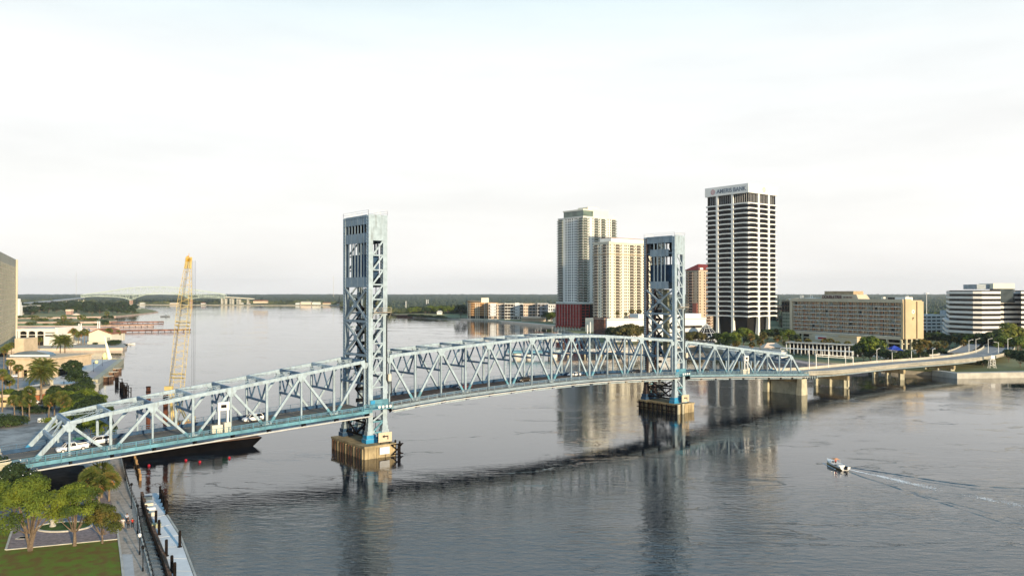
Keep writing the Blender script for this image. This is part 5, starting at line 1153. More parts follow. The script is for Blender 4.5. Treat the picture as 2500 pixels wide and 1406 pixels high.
# oval planter with small stone stump
oc = G(159, 1285.5, 2); rx, ry = 4.35, 5.2
oval = [Vector((oc.x + (rx) * cos(2 * pi * k / 40), oc.y + ry * .55 * sin(2 * pi * k / 40), 2)) for k in range(41)]
o = thing('oval_planter', 'oval lawn bed with a pale stone rim in the paved plaza', 'planter', oc)
ribbon('rim', oval, .35, 2.25, KB, zb=1.95, parent=o)
mb = MB(); mb.add([(p.x, p.y, 2.14) for p in oval[:-1]], [tuple(range(40))]); mb.build('lawn_bed', mat('bed_grass', (0.06, 0.10, 0.015), .9, .25, .5, bump=.5, bscale=8), o)
sp = G(131, 1285, 2); o = thing('stone_urn', 'pale carved stone pedestal on the oval lawn bed', 'pedestal', sp); mb = MB(); mb.tube([sp + Vector((0, 0, .1)), sp + Vector((0, 0, .35)), sp + Vector((0, 0, .4)), sp + Vector((0, 0, 1.0)), sp + Vector((0, 0, 1.05)), sp + Vector((0, 0, 1.35))], [.5, .5, .38, .38, .5, .44], 10); mb.build('stone', PALEC, o)
bp_ = G(60, 1311.5, 2); o = thing('utility_hatch', 'dark framed hatch let into the mauve pavers', 'hatch', bp_); mb = MB(); mb.box(bp_.x - .8, bp_.x + .8, bp_.y - .55, bp_.y + .55, 2.05, 2.09); mb.build('lid', NEARBLK, o); mb = MB()
for (a, c, d, e) in ((-.95, -.8, -.7, .7), (.8, .95, -.7, .7), (-.8, .8, .55, .7), (-.8, .8, -.7, -.55)): mb.box(bp_.x + a, bp_.x + c, bp_.y + d, bp_.y + e, 2.05, 2.11)
mb.build('frame', KB, o)
# riverside railing of the promenade
rp = [G(u, v, 2) for u, v in [(378, 1425), (349, 1319), (336, 1243), (319, 1202), (306.2, 1155), (298, 1119), (284, 1060), (271, 1015), (254, 978), (230.5, 930)]]
o = thing('promenade_railing', 'pale cap wall and black railing along the riverside promenade', 'railing', rp[2])
ribbon('cap_wall', rp, .28, 2.3, PALEC, zb=1.9, parent=o)
def along(path, step):
    res = []; acc = 0
    for a, c in zip(path, path[1:]):
        L_ = (c - a).length; t = acc
        while t < L_: res.append(a.lerp(c, t / L_)); t += step
        acc = t - L_
    return res
mb = MB(); 
for a, c in zip(rp, rp[1:]):
    for zo in (.55, 1.1): mb.bar(a + Vector((0, 0, .0 + zo + .35)), c + Vector((0, 0, zo + .35)), .05, .05)
mb.build('rail', NEARBLK, o)
for p in along(rp, 2.4)[:80]: MB().bar(p + Vector((0, 0, .4)), p + Vector((0, 0, 1.5)), .07, .07, up=(1, 0, 0)).build('post', NEARBLK, o)
# pier ramp walls
o = thing('pier_parapet', 'pale sea wall beside the grey ramp of the small pier', 'sea wall', G(260, 905, 2))
ribbon('wall', [G(231.5, 931, 2), G(265, 905, 2), G(297, 879.5, 2)], 2.6, 2.9, YCONC, zb=-1.5, parent=o)
ribbon('end_wall', [G(297.5, 878.4, 2), G(277, 876.8, 2)], .6, 2.9, YCONC, zb=-1.5, parent=o)
for k, (u, v, lab) in enumerate([(256, 929, 'square timber clad dolphin closest to the lift bridge of the three brown ones'), (269, 918, 'middle timber clad dolphin beside the sea wall'), (277.5, 909.5, 'timber clad dolphin near the end of the sea wall')]):
    p = G(u, v); o = thing('mooring_dolphin', lab, 'dolphin', p, group='brown mooring dolphins by the sea wall'); mb = MB(); mb.box(p.x - 2.8, p.x + 2.8, p.y - 2, p.y + 3, -1, 1.9); mb.build('timber_box', WOODB, o); mb = MB(); mb.box(p.x - 2.9, p.x + 2.9, p.y - 2.1, p.y + 3.1, 1.91, 2.2); mb.build('cap', mat('tan_board', (0.55, 0.45, 0.32)), o)
    for q in (-2.9, 0, 2.9): mb = MB(); mb.tube([(p.x + q, p.y - 2.3, -1), (p.x + q, p.y - 2.3, 2.0)], .25, 6); mb.build('pile', WOODD, o)
for k, (u, v, lab) in enumerate([(290, 940, 'black braced pile cluster farthest out in the row of four'), (302, 952, 'second black pile cluster from the outer end of the row'), (305, 958, 'third black pile cluster from the outer end of the row'), (311, 963.5, 'black pile cluster just behind the blue truss')]):
    p = G(u, v); o = thing('pile_cluster', lab, 'pile cluster', p, group='black pile clusters in the river'); mb = MB()
    for q in ((-1.2, 0), (-.5, .4), (-.9, .8)): mb.tube([(p.x + q[0], p.y + q[1], -1), (p.x + q[0], p.y + q[1], 3.4)], .42, 7)
    mb.build('piles', WOODD, o, kind='stuff'); mb = MB(); mb.tube([(p.x + 1.6, p.y, -1), (p.x + 1.6, p.y, 3.0)], .2, 6); mb.bar((p.x - 1, p.y, 2.9), (p.x + 1.8, p.y, 2.9), .25, .25); mb.bar((p.x - 1, p.y, 2.6), (p.x + 1.6, p.y, .8), .2, .2); mb.build('brace', WOODD, o)
# short timber fender row
o = thing('timber_fender_row', 'row of weathered yellowish piles in the water below the truss', 'fender', G(335, 1140))
for k in range(9):
    f = k / 8; p = G(329 + 15 * f, 1120 + 52 * f); MB().tube([(p.x, p.y, -1), (p.x, p.y, 1.5 + .3 * (k % 2))], .28, 7).build('pile', mat('ochre_timber', (0.30, 0.19, 0.09), .9, .3, 1) if k != 5 else WOODD, o)
# floating dock
o = thing('floating_dock', 'white concrete floating dock carrying black mooring piles', 'dock', G(410, 1290))
DLe = [(352, 1204), (371, 1265), (388, 1310), (408, 1360), (428, 1425)]; DRi = [(391, 1201), (406, 1255), (438, 1305), (459, 1362), (482, 1425)]
zt = .75; DM = mat('white_dock_slab', (0.72, 0.71, 0.68), .8, .05, .4)
for i in range(4):
    l0, l1, r0_, r1_ = [G(*q, zt) for q in (DLe[i], DLe[i + 1], DRi[i], DRi[i + 1])]
    for h in range(2):
        a0, a1 = l0.lerp(l1, h / 2 + .006), l0.lerp(l1, h / 2 + .494); b0, b1 = r0_.lerp(r1_, h / 2 + .006), r0_.lerp(r1_, h / 2 + .494)
        mb = MB(); mb.prism([(p.x, p.y) for p in (a1, b1, b0, a0)], -.3, zt + .004 * (h + 1)); mb.build('slab', DM, o)
mb = MB(); P_ = [G(*q, zt) for q in DLe]
for a, c in zip(P_, P_[1:]): mb.bar(a + Vector((-.35, 0, -.15)), c + Vector((-.35, 0, -.15)), .5, 1.2)
mb.build('timber_fender', WOODB, o)
P_ = [G(*q, zt) for q in DRi]; mb = MB()
for a, c in zip(P_, P_[1:]): mb.bar(a + Vector((.25, 0, -.25)), c + Vector((.25, 0, -.25)), .3, .7)
mb.build('rubber_edge', PALEC, o)
pl = [(1840, 370, 515), (1862, 410, 555), (1880, 450, 600), (1898, 485, 640), (1915, 540, 695), (1792, 650, 808), (1828, 755, 925), (2065, 880, 1065), (1912, 980, 1168), (1975, 1160, 1360), (2008, 1240, 1420)]
plab = ['farthest of five clustered black piles at the far end of the white dock', 'second of the five clustered black piles on the white dock', 'middle one of the five clustered black piles on the white dock', 'fourth of the five clustered black piles on the white dock', 'last of the five clustered black piles on the white dock', 'black pile on the shore side of the dock beside the stacked boxes', 'black pile on the shore side of the dock past the stacked boxes', 'lone thick black pile on the river side of the dock', 'lone black pile on the shore side near the dock bend', 'taller of the last two black piles on the dock', 'shorter of the last two black piles at the picture edge']
for (x, t, bt), lab in zip(pl, plab):
    p = G(x / 4.686, 1106 + bt / 4.686, zt); top = ZV(1106 + t / 4.686, p.y); q = thing('mooring_pile', lab, 'pile', p, group='black mooring piles on the white dock'); mb = MB(); mb.tube([(p.x, p.y, -1), (p.x, p.y, top - .15), (p.x, p.y, top)], [.23, .23, .18], 10); mb.build('pile', WOODD, q); mb = MB(); mb.tube([(p.x, p.y, zt + .01), (p.x, p.y, zt + .12)], .36, 10); mb.build('collar', NEARBLK, q)
for k, (x, y, m, lab) in enumerate([(1700, 600, CREAM, 'cream plastic crate lying on the far part of the dock'), (1725, 650, WHITE, 'white crate next to the cream one on the dock'), (1745, 705, CREAM, 'low cream crate beside the black pile on the dock'), (1690, 525, GLASSB, 'grey locker box at the far end of the dock'), (1785, 840, mat('olive_box', (0.35, 0.34, 0.2), .7), 'olive drum box on the dock edge')]):
    p = G(x / 4.686 + 3, 1106 + y / 4.686, zt); q = thing('dock_box', lab, 'box', p, .4, group='boxes on the white dock'); mb = MB(); mb.box(-.7, .7, -.5, .5, .02, .55); mb.build('body', m, q, local=True); mb = MB(); mb.box(-.75, .75, -.55, .55, .551, .66); mb.build('lid', m, q, local=True)
# buoys
for (u, v, lab) in ((365, 1137, 'red buoy closest to the promenade'), (455, 1124, 'red buoy below the black barge hull, shoreward of its twin'), (489, 1128, 'red buoy below the black barge hull, riverward of its twin'), (561, 1118, 'red buoy alone in open water before the bridge pier')):
    p = G(u, v); q = thing('buoy', lab, 'buoy', p, group='red buoys'); mb = MB(); mb.tube([(p.x, p.y, -.3), (p.x, p.y, -.1), (p.x, p.y, .2), (p.x, p.y, .38), (p.x, p.y, .5)], [.15, .28, .34, .26, .1], 12); mb.build('float', RED, q, smooth=True); mb = MB(); mb.tube([(p.x, p.y, .48), (p.x, p.y, .62)], .05, 6); mb.build('eye', NEARBLK, q)
# ------------------------------------------------------------------ vegetation
def leaves(mb, rr, c, r, n, size, squash=0.8, shell=0.55):
    for _ in range(n):
        while True:
            d = Vector((rr.uniform(-1, 1), rr.uniform(-1, 1), rr.uniform(-1, 1)))
            if 0.05 < d.length < 1: break
        d.normalize(); k = shell + (1 - shell) * rr.random() ** 0.6
        if d.z < -0.35 and rr.random() < .6: d.z *= -1
        p = Vector(c) + Vector((d.x * r * k, d.y * r * k, d.z * r * k * squash))
        nrm = (d + Vector((rr.uniform(-.9, .9), rr.uniform(-.9, .9), rr.uniform(-.2, 1.1)))).normalized()
        x = nrm.orthogonal().normalized(); a = rr.uniform(0, 2 * pi); y = nrm.cross(x); x, y = x * cos(a) + y * sin(a), y * cos(a) - x * sin(a)
        s = size * rr.uniform(.6, 1.35); mb.add([p - x * s, p - y * s * .55, p + x * s, p + y * s * .55 + nrm * s * .2], [(0, 1, 2, 3)])
class Tpl:
    def __init__(s, root): s.root = root; s.used = False
    def put(s, loc, sc=1.0, rz=None, label=None, group=None, cat=None):
        rz = random.uniform(0, 6.28) if rz is None else rz
        if not s.used: s.used = True; o = s.root; o.location = loc; o.rotation_euler = (0, 0, rz); o.scale = sc if isinstance(sc, tuple) else (sc,) * 3; WL[o.name] = Vector(loc)
        else: o = dup(s.root, loc, rz, sc)
        setp(o, label, cat, group); return o
def make_tree(name, H, R, th, lm, N, leaf, seed, nl=9, multi=1, squash=.75, bark=None, cat='tree', shell=.5):
    rr = random.Random(seed); root = thing(name, None, cat); lob = []; mt = MB()
    for i in range(nl):
        a = 2.4 * i + rr.uniform(-.5, .5); rad = R * (.74 * sqrt((i + .3) / nl)); z = th + (H - th) * (.84 - .62 * (i / nl) * rr.uniform(.6, 1.2)); lr = R * rr.uniform(.27, .46)
        lob.append((Vector((rad * cos(a) * 1.05, rad * sin(a) * 1.05, min(z, H - lr * .6))), lr))
    tr = max(.12, H * .022)
    if multi == 1: mt.tube([(0, 0, -.1), (.03, 0, th * .5), (0, .05, th), (0, 0, th + (H - th) * .4)], [tr * 1.4, tr, tr * .8, tr * .35], 7)
    else:
        for k in range(multi):
            a = k * 2 * pi / multi + .4; mt.tube([(.12 * cos(a), .12 * sin(a), -.1), (.25 * cos(a), .25 * sin(a), th * .35), (.8 * cos(a), .8 * sin(a), th), (1.7 * cos(a), 1.7 * sin(a), th + (H - th) * .45)], [tr * 1.1, tr * .8, tr * .55, tr * .25], 6)
    mt.build('trunk', bark or BARK, root, local=True)
    lb = MB()
    for c, r in lob:
        st = Vector((c.x * .15, c.y * .15, th * .85)); lb.tube([st, st.lerp(c, .5) + Vector((0, 0, -.2)), c], [tr * .5, tr * .3, tr * .1], 5)
    lb.build('limbs', bark or BARK, root, local=True)
    mb = MB(); tot = sum(r * r for _, r in lob)
    for c, r in lob: leaves(mb, rr, c, r, int(N * r * r / tot), leaf, squash, shell)
    mb.build('crown', lm, root, local=True, kind='stuff')
    return Tpl(root)
def make_fan_palm(name, H, R, seed, lm=None, skirt=True, nf=34):
    rr = random.Random(seed); root = thing(name, None, 'palm tree'); mt = MB(); b = rr.uniform(-.4, .4)
    mt.tube([(0, 0, -.1), (b * .3, 0, H * .4), (b, 0, H * .8), (b, 0, H - R * .5)], [.26, .2, .17, .17], 7); mt.build('trunk', PALMB, root, local=True)
    mb = MB()
    for k in range(nf):
        a = 2.4 * k; el = 1.25 - 2.0 * (k / nf) + rr.uniform(-.15, .15); d = Vector((cos(a) * cos(el), sin(a) * cos(el), sin(el))); c = Vector((b, 0, H - R * .5)); s = d.orthogonal().normalized(); u_ = d.cross(s)
        e = c + d * R * .45
        for j in range(7):
            an = -1.2 + 2.4 * j / 6; q = (d * cos(an) + s * sin(an)); tip = e + q * R * .62 + Vector((0, 0, -R * .16)); w = (s * cos(an) - d * sin(an)) * R * .09
            mb.add([e - w * .3, e + q * R * .3 - w + u_ * .02, tip, e + q * R * .3 + w], [(0, 1, 2, 3)])
        mb.bar(c, e, .05, .05)
    mb.build('crown', lm or PALML, root, local=True, kind='stuff')
    if skirt:
        mb = MB(); leaves(mb, rr, (b, 0, H - R * 1.05), R * .42, 70, R * .16, 1.1, .3); mb.build('dead_fronds', mat('dead_frond', (0.27, 0.14, 0.05), .9, .25, 1), root, local=True, kind='stuff')
    return Tpl(root)
def make_date_palm(name, H, R, seed, nf=40, sep=True):
    rr = random.Random(seed); root = thing(name, None, 'palm tree'); mt = MB()
    mt.tube([(0, 0, -.1), (.1, 0, H * .3), (.05, 0, H * .7), (0, 0, H - .3), (0, 0, H + .5)], [.42, .34, .32, .42, .3], 9); mt.build('trunk', PALMB, root, local=True)
    fr = MB(); n = 13; pts = []
    for i in range(n + 1): t = i / n; pts.append(Vector((R * (t * 1.0), 0, R * (.55 * t - .80 * t * t))))
    for i in range(n):
        fr.bar(pts[i], pts[i + 1], .07, .05); t = i / n; L_ = R * .30 * (sin(pi * min(1, t * .9 + .12))) + .12; p = pts[i].lerp(pts[i + 1], .5)
        for s_ in (-1, 1):
            for q in (0, .5): p2 = p + Vector((R / n * q, 0, 0)); fr.add([p2 + Vector((-.05, 0, 0)), p2 + Vector((L_ * .35, s_ * L_ * .5, -.02)), p2 + Vector((L_ * .65, s_ * L_ * .95, -L_ * .35)), p2 + Vector((L_ * .15, s_ * L_ * .45, -.05))], [(0, 1, 2, 3)])
    src = None
    for k in range(nf):
        a = 2.4 * k; el = 1.15 - 1.75 * (k / nf)
        if src is None: src = o = fr.build('frond', PALML, root, local=True)
        else: o = share('frond', src, root)
        o.location = (0, 0, H + .3); o.rotation_euler = (rr.uniform(-.15, .15), -el + .15, a); q = rr.uniform(.8, 1.08); o.scale = (q, q, q)
    return Tpl(root)
def shrub(name, R, H, N, leaf, lm, seed, cat='shrub'):
    rr = random.Random(seed); root = thing(name, None, cat); mb = MB()
    for i in range(6): a = i * 1.05 + rr.random() * .4; leaves(mb, rr, (R * .5 * cos(a), R * .5 * sin(a), H * .42), R * .6, N // 6, leaf, H / R * .62, .45)
    mb.build('foliage', lm, root, local=True, kind='stuff'); st = MB()
    for i in range(4): a = i * 1.6; st.tube([(0, 0, -.1), (R * .4 * cos(a), R * .4 * sin(a), H * .55)], [.08, .03], 5)
    st.build('stems', BARK, root, local=True); return Tpl(root)
# foreground park trees
P = G(76, 1343, 2); t = make_tree('park_tree', 11.3, 5.2, 3.2, LEAF, 12000, .17, 11, 15, multi=5, shell=.3); t.put(P, 1, .3, 'largest park tree with five fanning pale trunks at the edge of the lawn', 'park trees on the plaza edge')
t2 = make_tree('park_tree', 9.8, 4.1, 2.7, LEAF, 9500, .16, 12, 13, multi=1, shell=.3); t2.put(G(184.6, 1331, 2), 1, 1.0, 'middle park tree with a dark slender trunk behind the oval bed', 'park trees on the plaza edge')
t3 = make_tree('park_tree', 7.0, 3.2, 1.9, LEAFR, 8000, .15, 13, 13, multi=1, shell=.3); t3.put(G(252, 1325, 2), .88, 2.1, 'smallest park tree with russet leaves beside the promenade', 'park trees on the plaza edge')
t4 = make_tree('leafy_tree', 8.5, 5.0, 2.5, LEAF, 7000, .2, 14, 10, shell=.35); t4.put(G(-12, 1300, 2), 1, 1.0, 'bright green tree cut by the picture edge above the lawn')
t5 = make_tree('dark_tree', 7.0, 4.8, 1.5, LEAFD, 4500, .24, 15, 9, shell=.35); t5.put(G(28, 1222, 2), 1, .2, 'dark glossy tree with white blossoms under the bridge head')
t5.put(G(-30, 1205, 2), 1.05, 2, 'dark tree beside the parapet at the bridge head')
mb = MB(); rr = random.Random(5); c = G(35, 1222, 2)
leaves(mb, rr, c + Vector((0, 0, 4.6)), 4.3, 60, .17, .8, .9); mb.build('blossom', WHITE, t5.root, kind='stuff')
sb = make_fan_palm('cabbage_palm', 6.0, 2.5, 21, leafmat('olive_frond', (0.03, 0.045, 0.010), (0.06, 0.08, 0.015), (0.15, 0.10, 0.03), .5))
for k, (u, v, s_, lab) in enumerate([(228, 1222, .95, 'cabbage palm of the clump below the truss, shoreward side'), (250, 1214, 1.05, 'cabbage palm in the middle of the clump below the truss'), (268, 1222, .85, 'cabbage palm of the clump below the truss, beside the promenade'), (243, 1232, .8, 'shortest cabbage palm of the clump below the truss')]): sb.put(G(u, v, 2), s_, k * 1.3, lab, 'cabbage palms below the truss')
# palms of the parking shore
dp = make_date_palm('date_palm', 10.5, 5.2, 31)
dp.put(G(101, 987, 2), 1.0, .4, 'big date palm of the near pair above the parking shore', 'date palms'); dp.put(G(108, 975, 2), 1.08, 1.4, 'date palm standing just behind the big one above the parking shore', 'date palms')
dp2 = make_date_palm('date_palm', 11.0, 5.6, 32, 34)
dp2.put(G(147.5, 879, 2), 1.0, .9, 'date palm of the far pair closer to the beige office slab', 'date palms'); dp2.put(G(159, 883, 2), 1.02, 2.2, 'date palm of the far pair closer to the small pier', 'date palms')
fp1 = make_fan_palm('fan_palm', 13.0, 2.1, 41, nf=26); fp2 = make_fan_palm('fan_palm', 9.5, 2.2, 42, nf=26)
for k, (u, vt, vb, t_, lab) in enumerate([(7, 905, 1005, fp1, 'tallest white trunked fan palm at the restaurant corner'), (15, 915, 985, fp1, 'white trunked fan palm second from the picture edge'), (25, 925, 975, fp2, 'fan palm in front of the dark restaurant opening'), (45, 892, 960, fp1, 'fan palm with long pale trunk before the tan canopy'), (27, 880, 940, fp1, 'fan palm behind the restaurant roof line'), (60, 877, 915, fp2, 'fan palm by the dark domed pavilion'), (10, 848, 915, fp1, 'first fan palm in the row under the beige office slab'), (19, 842, 905, fp1, 'second fan palm in the row under the beige office slab'), (29, 838, 900, fp1, 'third fan palm in the row under the beige office slab'), (44, 840, 880, fp1, 'fan palm against the pillars of the arcade hall'), (60, 836, 878, fp1, 'fan palm before the first arch of the arcade hall'), (78, 834, 870, fp1, 'fan palm before the second arch of the arcade hall'), (96, 824, 862, fp2, 'fan palm before the third arch of the arcade hall')]):
    p = G(u, vb, 2); h = ZV(vt, p.y) - 2; t_.put(p, (1, 1, max(.6, h / (13.0 if t_ is fp1 else 9.5))), k * 1.7, lab, 'fan palms of the parking shore')
cp_ = make_fan_palm('cabbage_palm', 7.2, 2.3, 43, leafmat('olive_frond', (0.03, 0.045, 0.010), (0.06, 0.08, 0.015), (0.15, 0.10, 0.03)), nf=30)
for k, (u, v, lab) in enumerate([(37, 1018, 'cabbage palm at the near end of the hedge'), (57, 1022, 'cabbage palm with red board behind it'), (73, 1024, 'cabbage palm beside the framed notice'), (70, 1000, 'cabbage palm behind the framed notice'), (120, 1022, 'cabbage palm first in the group near the truss portal'), (134, 1016, 'cabbage palm second in the group near the truss portal'), (150, 1012, 'cabbage palm third in the group near the truss portal'), (160, 1028, 'cabbage palm last in the group near the truss portal')]): cp_.put(G(u, v, 2), .9 + .04 * (k % 4), k, lab, 'cabbage palms by the parking lot')
rt = make_tree('round_tree', 7.6, 4.4, 1.8, LEAFD, 2600, .32, 51, 8); rb = make_tree('round_tree', 6.4, 4.6, 1.4, LEAF, 2600, .3, 52, 8)
for k, (u, v, t_, s_, lab) in enumerate([(180, 925, rt, 1.15, 'round dark tree farthest along the plaza edge'), (190, 957, rt, 1.15, 'round dark tree beside the glazed roof'), (207, 968, rt, .85, 'small round dark tree at the foot of the ramp'), (212, 995, rb, 1.0, 'bright green tree just above the truss chord'), (236, 1003, rb, .9, 'bright green tree nearest the promenade above the truss'), (188, 1012, rt, .9, 'dark tree seen between portal and second strut'), (215, 1045, rt, 1.1, 'dark tree seen through the truss panels'), (250, 1040, rt, .95, 'dark tree by the promenade behind the truss'), (170, 1035, rb, .8, 'green tree behind the first truss panel'), (222, 1070, rb, .8, 'green tree low behind the road deck'), (252, 1064, rb, .7, 'small green tree low behind the road deck by the promenade'), (125, 1000, rb, .8, 'green tree behind the cabbage palm group')]): t_.put(G(u, v, 2), s_, k * .9, lab, 'round trees along the shore path')
hs = shrub('hedge_shrub', 3.4, 3.6, 1500, .26, LEAFD, 61); hs2 = shrub('hedge_shrub', 2.2, 1.5, 700, .2, LEAF, 62)
for k, (u, v, t_, s_, lab) in enumerate([(5, 1040, hs, 1.2, 'tall dark hedge bush at the picture edge by the car park'), (24, 1042, hs, 1.15, 'tall dark hedge bush, middle one by the car park'), (42, 1038, hs, 1.0, 'tall dark hedge bush ending the row by the car park'), (10, 978, hs, 1.2, 'dark bush below the restaurant canopy'), (32, 975, hs, 1.1, 'dark bush beside the orange brick wall'), (60, 980, hs, .9, 'dark bush under the orange brick wall'), (85, 1008, hs, .8, 'low dark hedge behind the framed notice'), (105, 1008, hs, .8, 'low dark hedge continuing towards the portal'), (118, 958, hs, .8, 'dark bush beside the date palm trunks'), (140, 888, hs2, 1.6, 'yellow green bed near the far date palms'), (172, 888, hs2, 1.5, 'green bed on the plaza'), (150, 897, hs2, 1.5, 'ochre flower bed on the plaza'), (140, 907, hs2, 1.5, 'ochre flower bed nearer the glazed roof'), (122, 1030, hs2, 1.2, 'small clipped bush beside the portal')]): t_.put(G(u, v, 2), s_, k, lab, 'bushes of the parking shore')
# peninsula grove and finger shrubs
gt = make_tree('grove_tree', 17, 12, 3, leafmat('grove_leaf', (0.012, 0.022, 0.014), (0.025, 0.042, 0.022), (0.05, 0.075, 0.03), .05), 900, 1.3, 71, 8); gt2 = make_tree('grove_tree', 15, 11, 3, LEAFD, 900, 1.2, 72, 8)
rr = random.Random(9)
for k in range(84):
    f = k / 43; u = 45 + 285 * ((k * .618) % 1); v = rr.uniform(753, 768.5) if u > 90 else rr.uniform(764, 769)
    (gt if k % 3 else gt2).put(G(u, v, 2), rr.uniform(.7, 1.25), k, 'dark tree in the dense grove on the peninsula', 'trees of the peninsula grove')
bsh = shrub('finger_bush', 6, 5, 260, .9, leafmat('olive_bush', (0.03, 0.045, 0.012), (0.06, 0.08, 0.02), (0.14, 0.13, 0.04), .1), 73, 'bush')
for k in range(34):
    row = k % 4; u, v = [(rr.uniform(40, 250), 784), (rr.uniform(40, 262), 793.8), (rr.uniform(300, 345), 765), (rr.uniform(45, 150), 777)][row]
    bsh.put(G(u, v, 1.5), rr.uniform(.5, 1.3), k, 'olive bush on one of the grassy fingers of land past the marina', 'bushes on the fingers of land')
for k, (u, v) in enumerate([(255, 781), (264, 780.5), (272, 781.5), (248, 794), (258, 793.5)]): gt2.put(G(u, v, 1.5), .42, k, 'small tree clump at the outer end of a grassy finger', 'tree clumps on the finger ends')
pt = make_fan_palm('island_palm', 13, 4.5, 74, nf=20)
for k, (u, v, lab) in enumerate([(155, 794, 'lone palm on the finger behind the lodge, first'), (203, 793, 'palm on the finger between the twin white piles'), (196, 794, 'palm just beside the twin white piles'), (262, 781, 'yellowish palm at the outer end of the grassy finger')]): pt.put(G(u, v, 1.5), .9, k, lab, 'palms on the fingers of land')
mp_ = make_fan_palm('quay_palm', 9, 2.6, 75, nf=22)
for k, (u, v, lab) in enumerate([(147, 842, 'palm in front of the lodge, shoreward'), (168, 840, 'palm in front of the lodge by its doorways'), (181, 840, 'palm between lodge and gabled hall'), (192, 842, 'palm group first trunk beside the gabled hall'), (199, 842, 'palm group second trunk beside the gabled hall'), (207, 841, 'palm group third trunk beside the gabled hall'), (214, 838, 'palm touching the side of the gabled hall'), (257, 838, 'palm at the outer wall of the gabled hall'), (267, 838, 'palm past the outer wall of the gabled hall'), (288, 836, 'tall conifer like palm at the quay end')]): mp_.put(G(u, v, 2), 1 + .12 * (k % 3), k, lab, 'palms of the marina quay')
for k, (u, v, lab) in enumerate([(274, 843, 'dark bush cluster at the quay end'), (282, 842, 'green bush cluster at the quay end'), (233, 841, 'round bush against the blank gable')]): hs.put(G(u, v, 2), [1.3, 1.4, .6][k], k, lab, 'bushes of the marina quay')
# ---- trees of the south bank
ok_ = make_tree('oak_tree', 11, 7.5, 2.4, LEAF, 1900, .6, 81, 9); od = make_tree('oak_tree', 10, 7, 2.4, LEAFD, 1700, .6, 82, 9); oy = make_tree('yellow_tree', 13, 7, 3, LEAFY, 1900, .55, 83, 10); orr = make_tree('russet_tree', 9, 6, 2.5, leafmat('olive_brown_leaf', (0.035, 0.038, 0.010), (0.085, 0.08, 0.02), (0.16, 0.12, 0.035), .1), 1500, .5, 84, 8)
def S(lst, grp):
    for k, (u, v, Y, t_, s_, lab) in enumerate(lst):
        p = PX(u, Y, 2) if Y else G(u, v, 2); t_.put(p, s_, k * 1.3 + u, lab, grp)
S([(1499, 0, 622, od, 1.25, 'small dark tree against the blank white wall'), (1519, 0, 615, orr, 1.6, 'olive brown tree in front of the white wall, first'), (1537, 0, 610, orr, 1.75, 'largest olive brown tree in front of the white wall'), (1556, 0, 618, orr, 1.6, 'olive brown tree beside the lift tower column'),
   (1682, 0, 590, orr, 1.15, 'ochre tree just past the second lift tower'), (1698, 0, 592, orr, 1.2, 'second ochre tree past the second lift tower'), (1712, 0, 600, orr, 1.0, 'third ochre tree below the glass pyramid')], 'olive trees before the white building')
S([(1752, 0, 590, od, .95, 'dark oak at the foot of the office tower, pyramid side'), (1772, 0, 585, ok_, .95, 'green oak at the foot of the office tower'), (1793, 0, 580, ok_, 1.0, 'second green oak at the foot of the office tower'), (1815, 0, 600, ok_, 1.2, 'tallest green oak before the office tower columns'), (1838, 0, 590, od, .9, 'dark oak before the last office tower columns'), (1762, 0, 560, od, .7, 'low dark oak on the park edge'), (1786, 0, 555, od, .7, 'second low dark oak on the park edge'), (1873, 0, 640, od, 1.0, 'dark oak between office tower and hotel'), (1892, 0, 660, orr, 1.1, 'olive tree between office tower and hotel'), (1910, 0, 640, od, 1.0, 'dark oak before the green glazed office'), (1926, 0, 620, ok_, 1.0, 'green oak at the hotel corner'), (1940, 0, 600, od, .8, 'dark oak under the hotel corner')], 'oaks before the office tower')
pm = make_fan_palm('park_palm', 9, 2.8, 91, leafmat('golden_frond', (0.045, 0.055, 0.012), (0.09, 0.085, 0.02), (0.20, 0.13, 0.04), .3), nf=24)
S([(1834, 0, 560, pm, 1.15, 'golden palm before the tallest oak'), (1865, 0, 575, pm, 1.15, 'golden palm before the office tower corner'), (1855, 0, 525, pm, .95, 'palm by the small tan kiosk'), (1835, 0, 515, pm, .8, 'short palm on the riverside park lawn'), (1896, 0, 560, pm, 1.05, 'palm beside the kiosk roof'), (1795, 0, 525, pm, .8, 'short palm near the curved ramp'), (1801, 0, 528, pm, .8, 'twin short palm near the curved ramp'), (1948, 0, 520, pm, .95, 'palm before the riverside arcade, first'), (1971, 0, 518, pm, 1.0, 'palm before the riverside arcade, second'), (2013, 0, 512, pm, 1.05, 'palm before the riverside arcade, third'), (2026, 0, 514, pm, 1.05, 'palm before the riverside arcade, fourth'), (2046, 0, 505, pm, .9, 'palm before the riverside arcade, fifth'), (2070, 0, 500, pm, .95, 'palm beside the great oak'), (1918, 0, 530, pm, .8, 'low palm at the arcade end'), (2000, 0, 515, pm, .8, 'low palm inside the arcade row')], 'palms of the south bank park')
S([(2124, 0, 462, ok_, 1.28, 'great spreading oak in front of the hotel'), (2108, 0, 458, od, .9, 'shaded oak under the great oak, pavilion side'), (2142, 0, 455, od, .95, 'shaded oak under the great oak, car park side')], 'oaks before the hotel')
S([(2238, 0, 470, pm, 1.2, 'palm first of the cluster beyond the hotel end'), (2250, 0, 468, pm, 1.25, 'palm second of the cluster beyond the hotel end'), (2262, 0, 472, pm, 1.15, 'palm third of the cluster beyond the hotel end'), (2244, 0, 455, pm, 1.0, 'short palm of the cluster beyond the hotel end'), (2288, 0, 500, pm, .9, 'palm by the curved ramp, first'), (2306, 0, 505, pm, .95, 'palm by the curved ramp, second'), (2351, 0, 520, pm, .9, 'palm before the striped office'), (2330, 0, 560, pm, .9, 'palm at the foot of the striped office')], 'palms beyond the hotel')
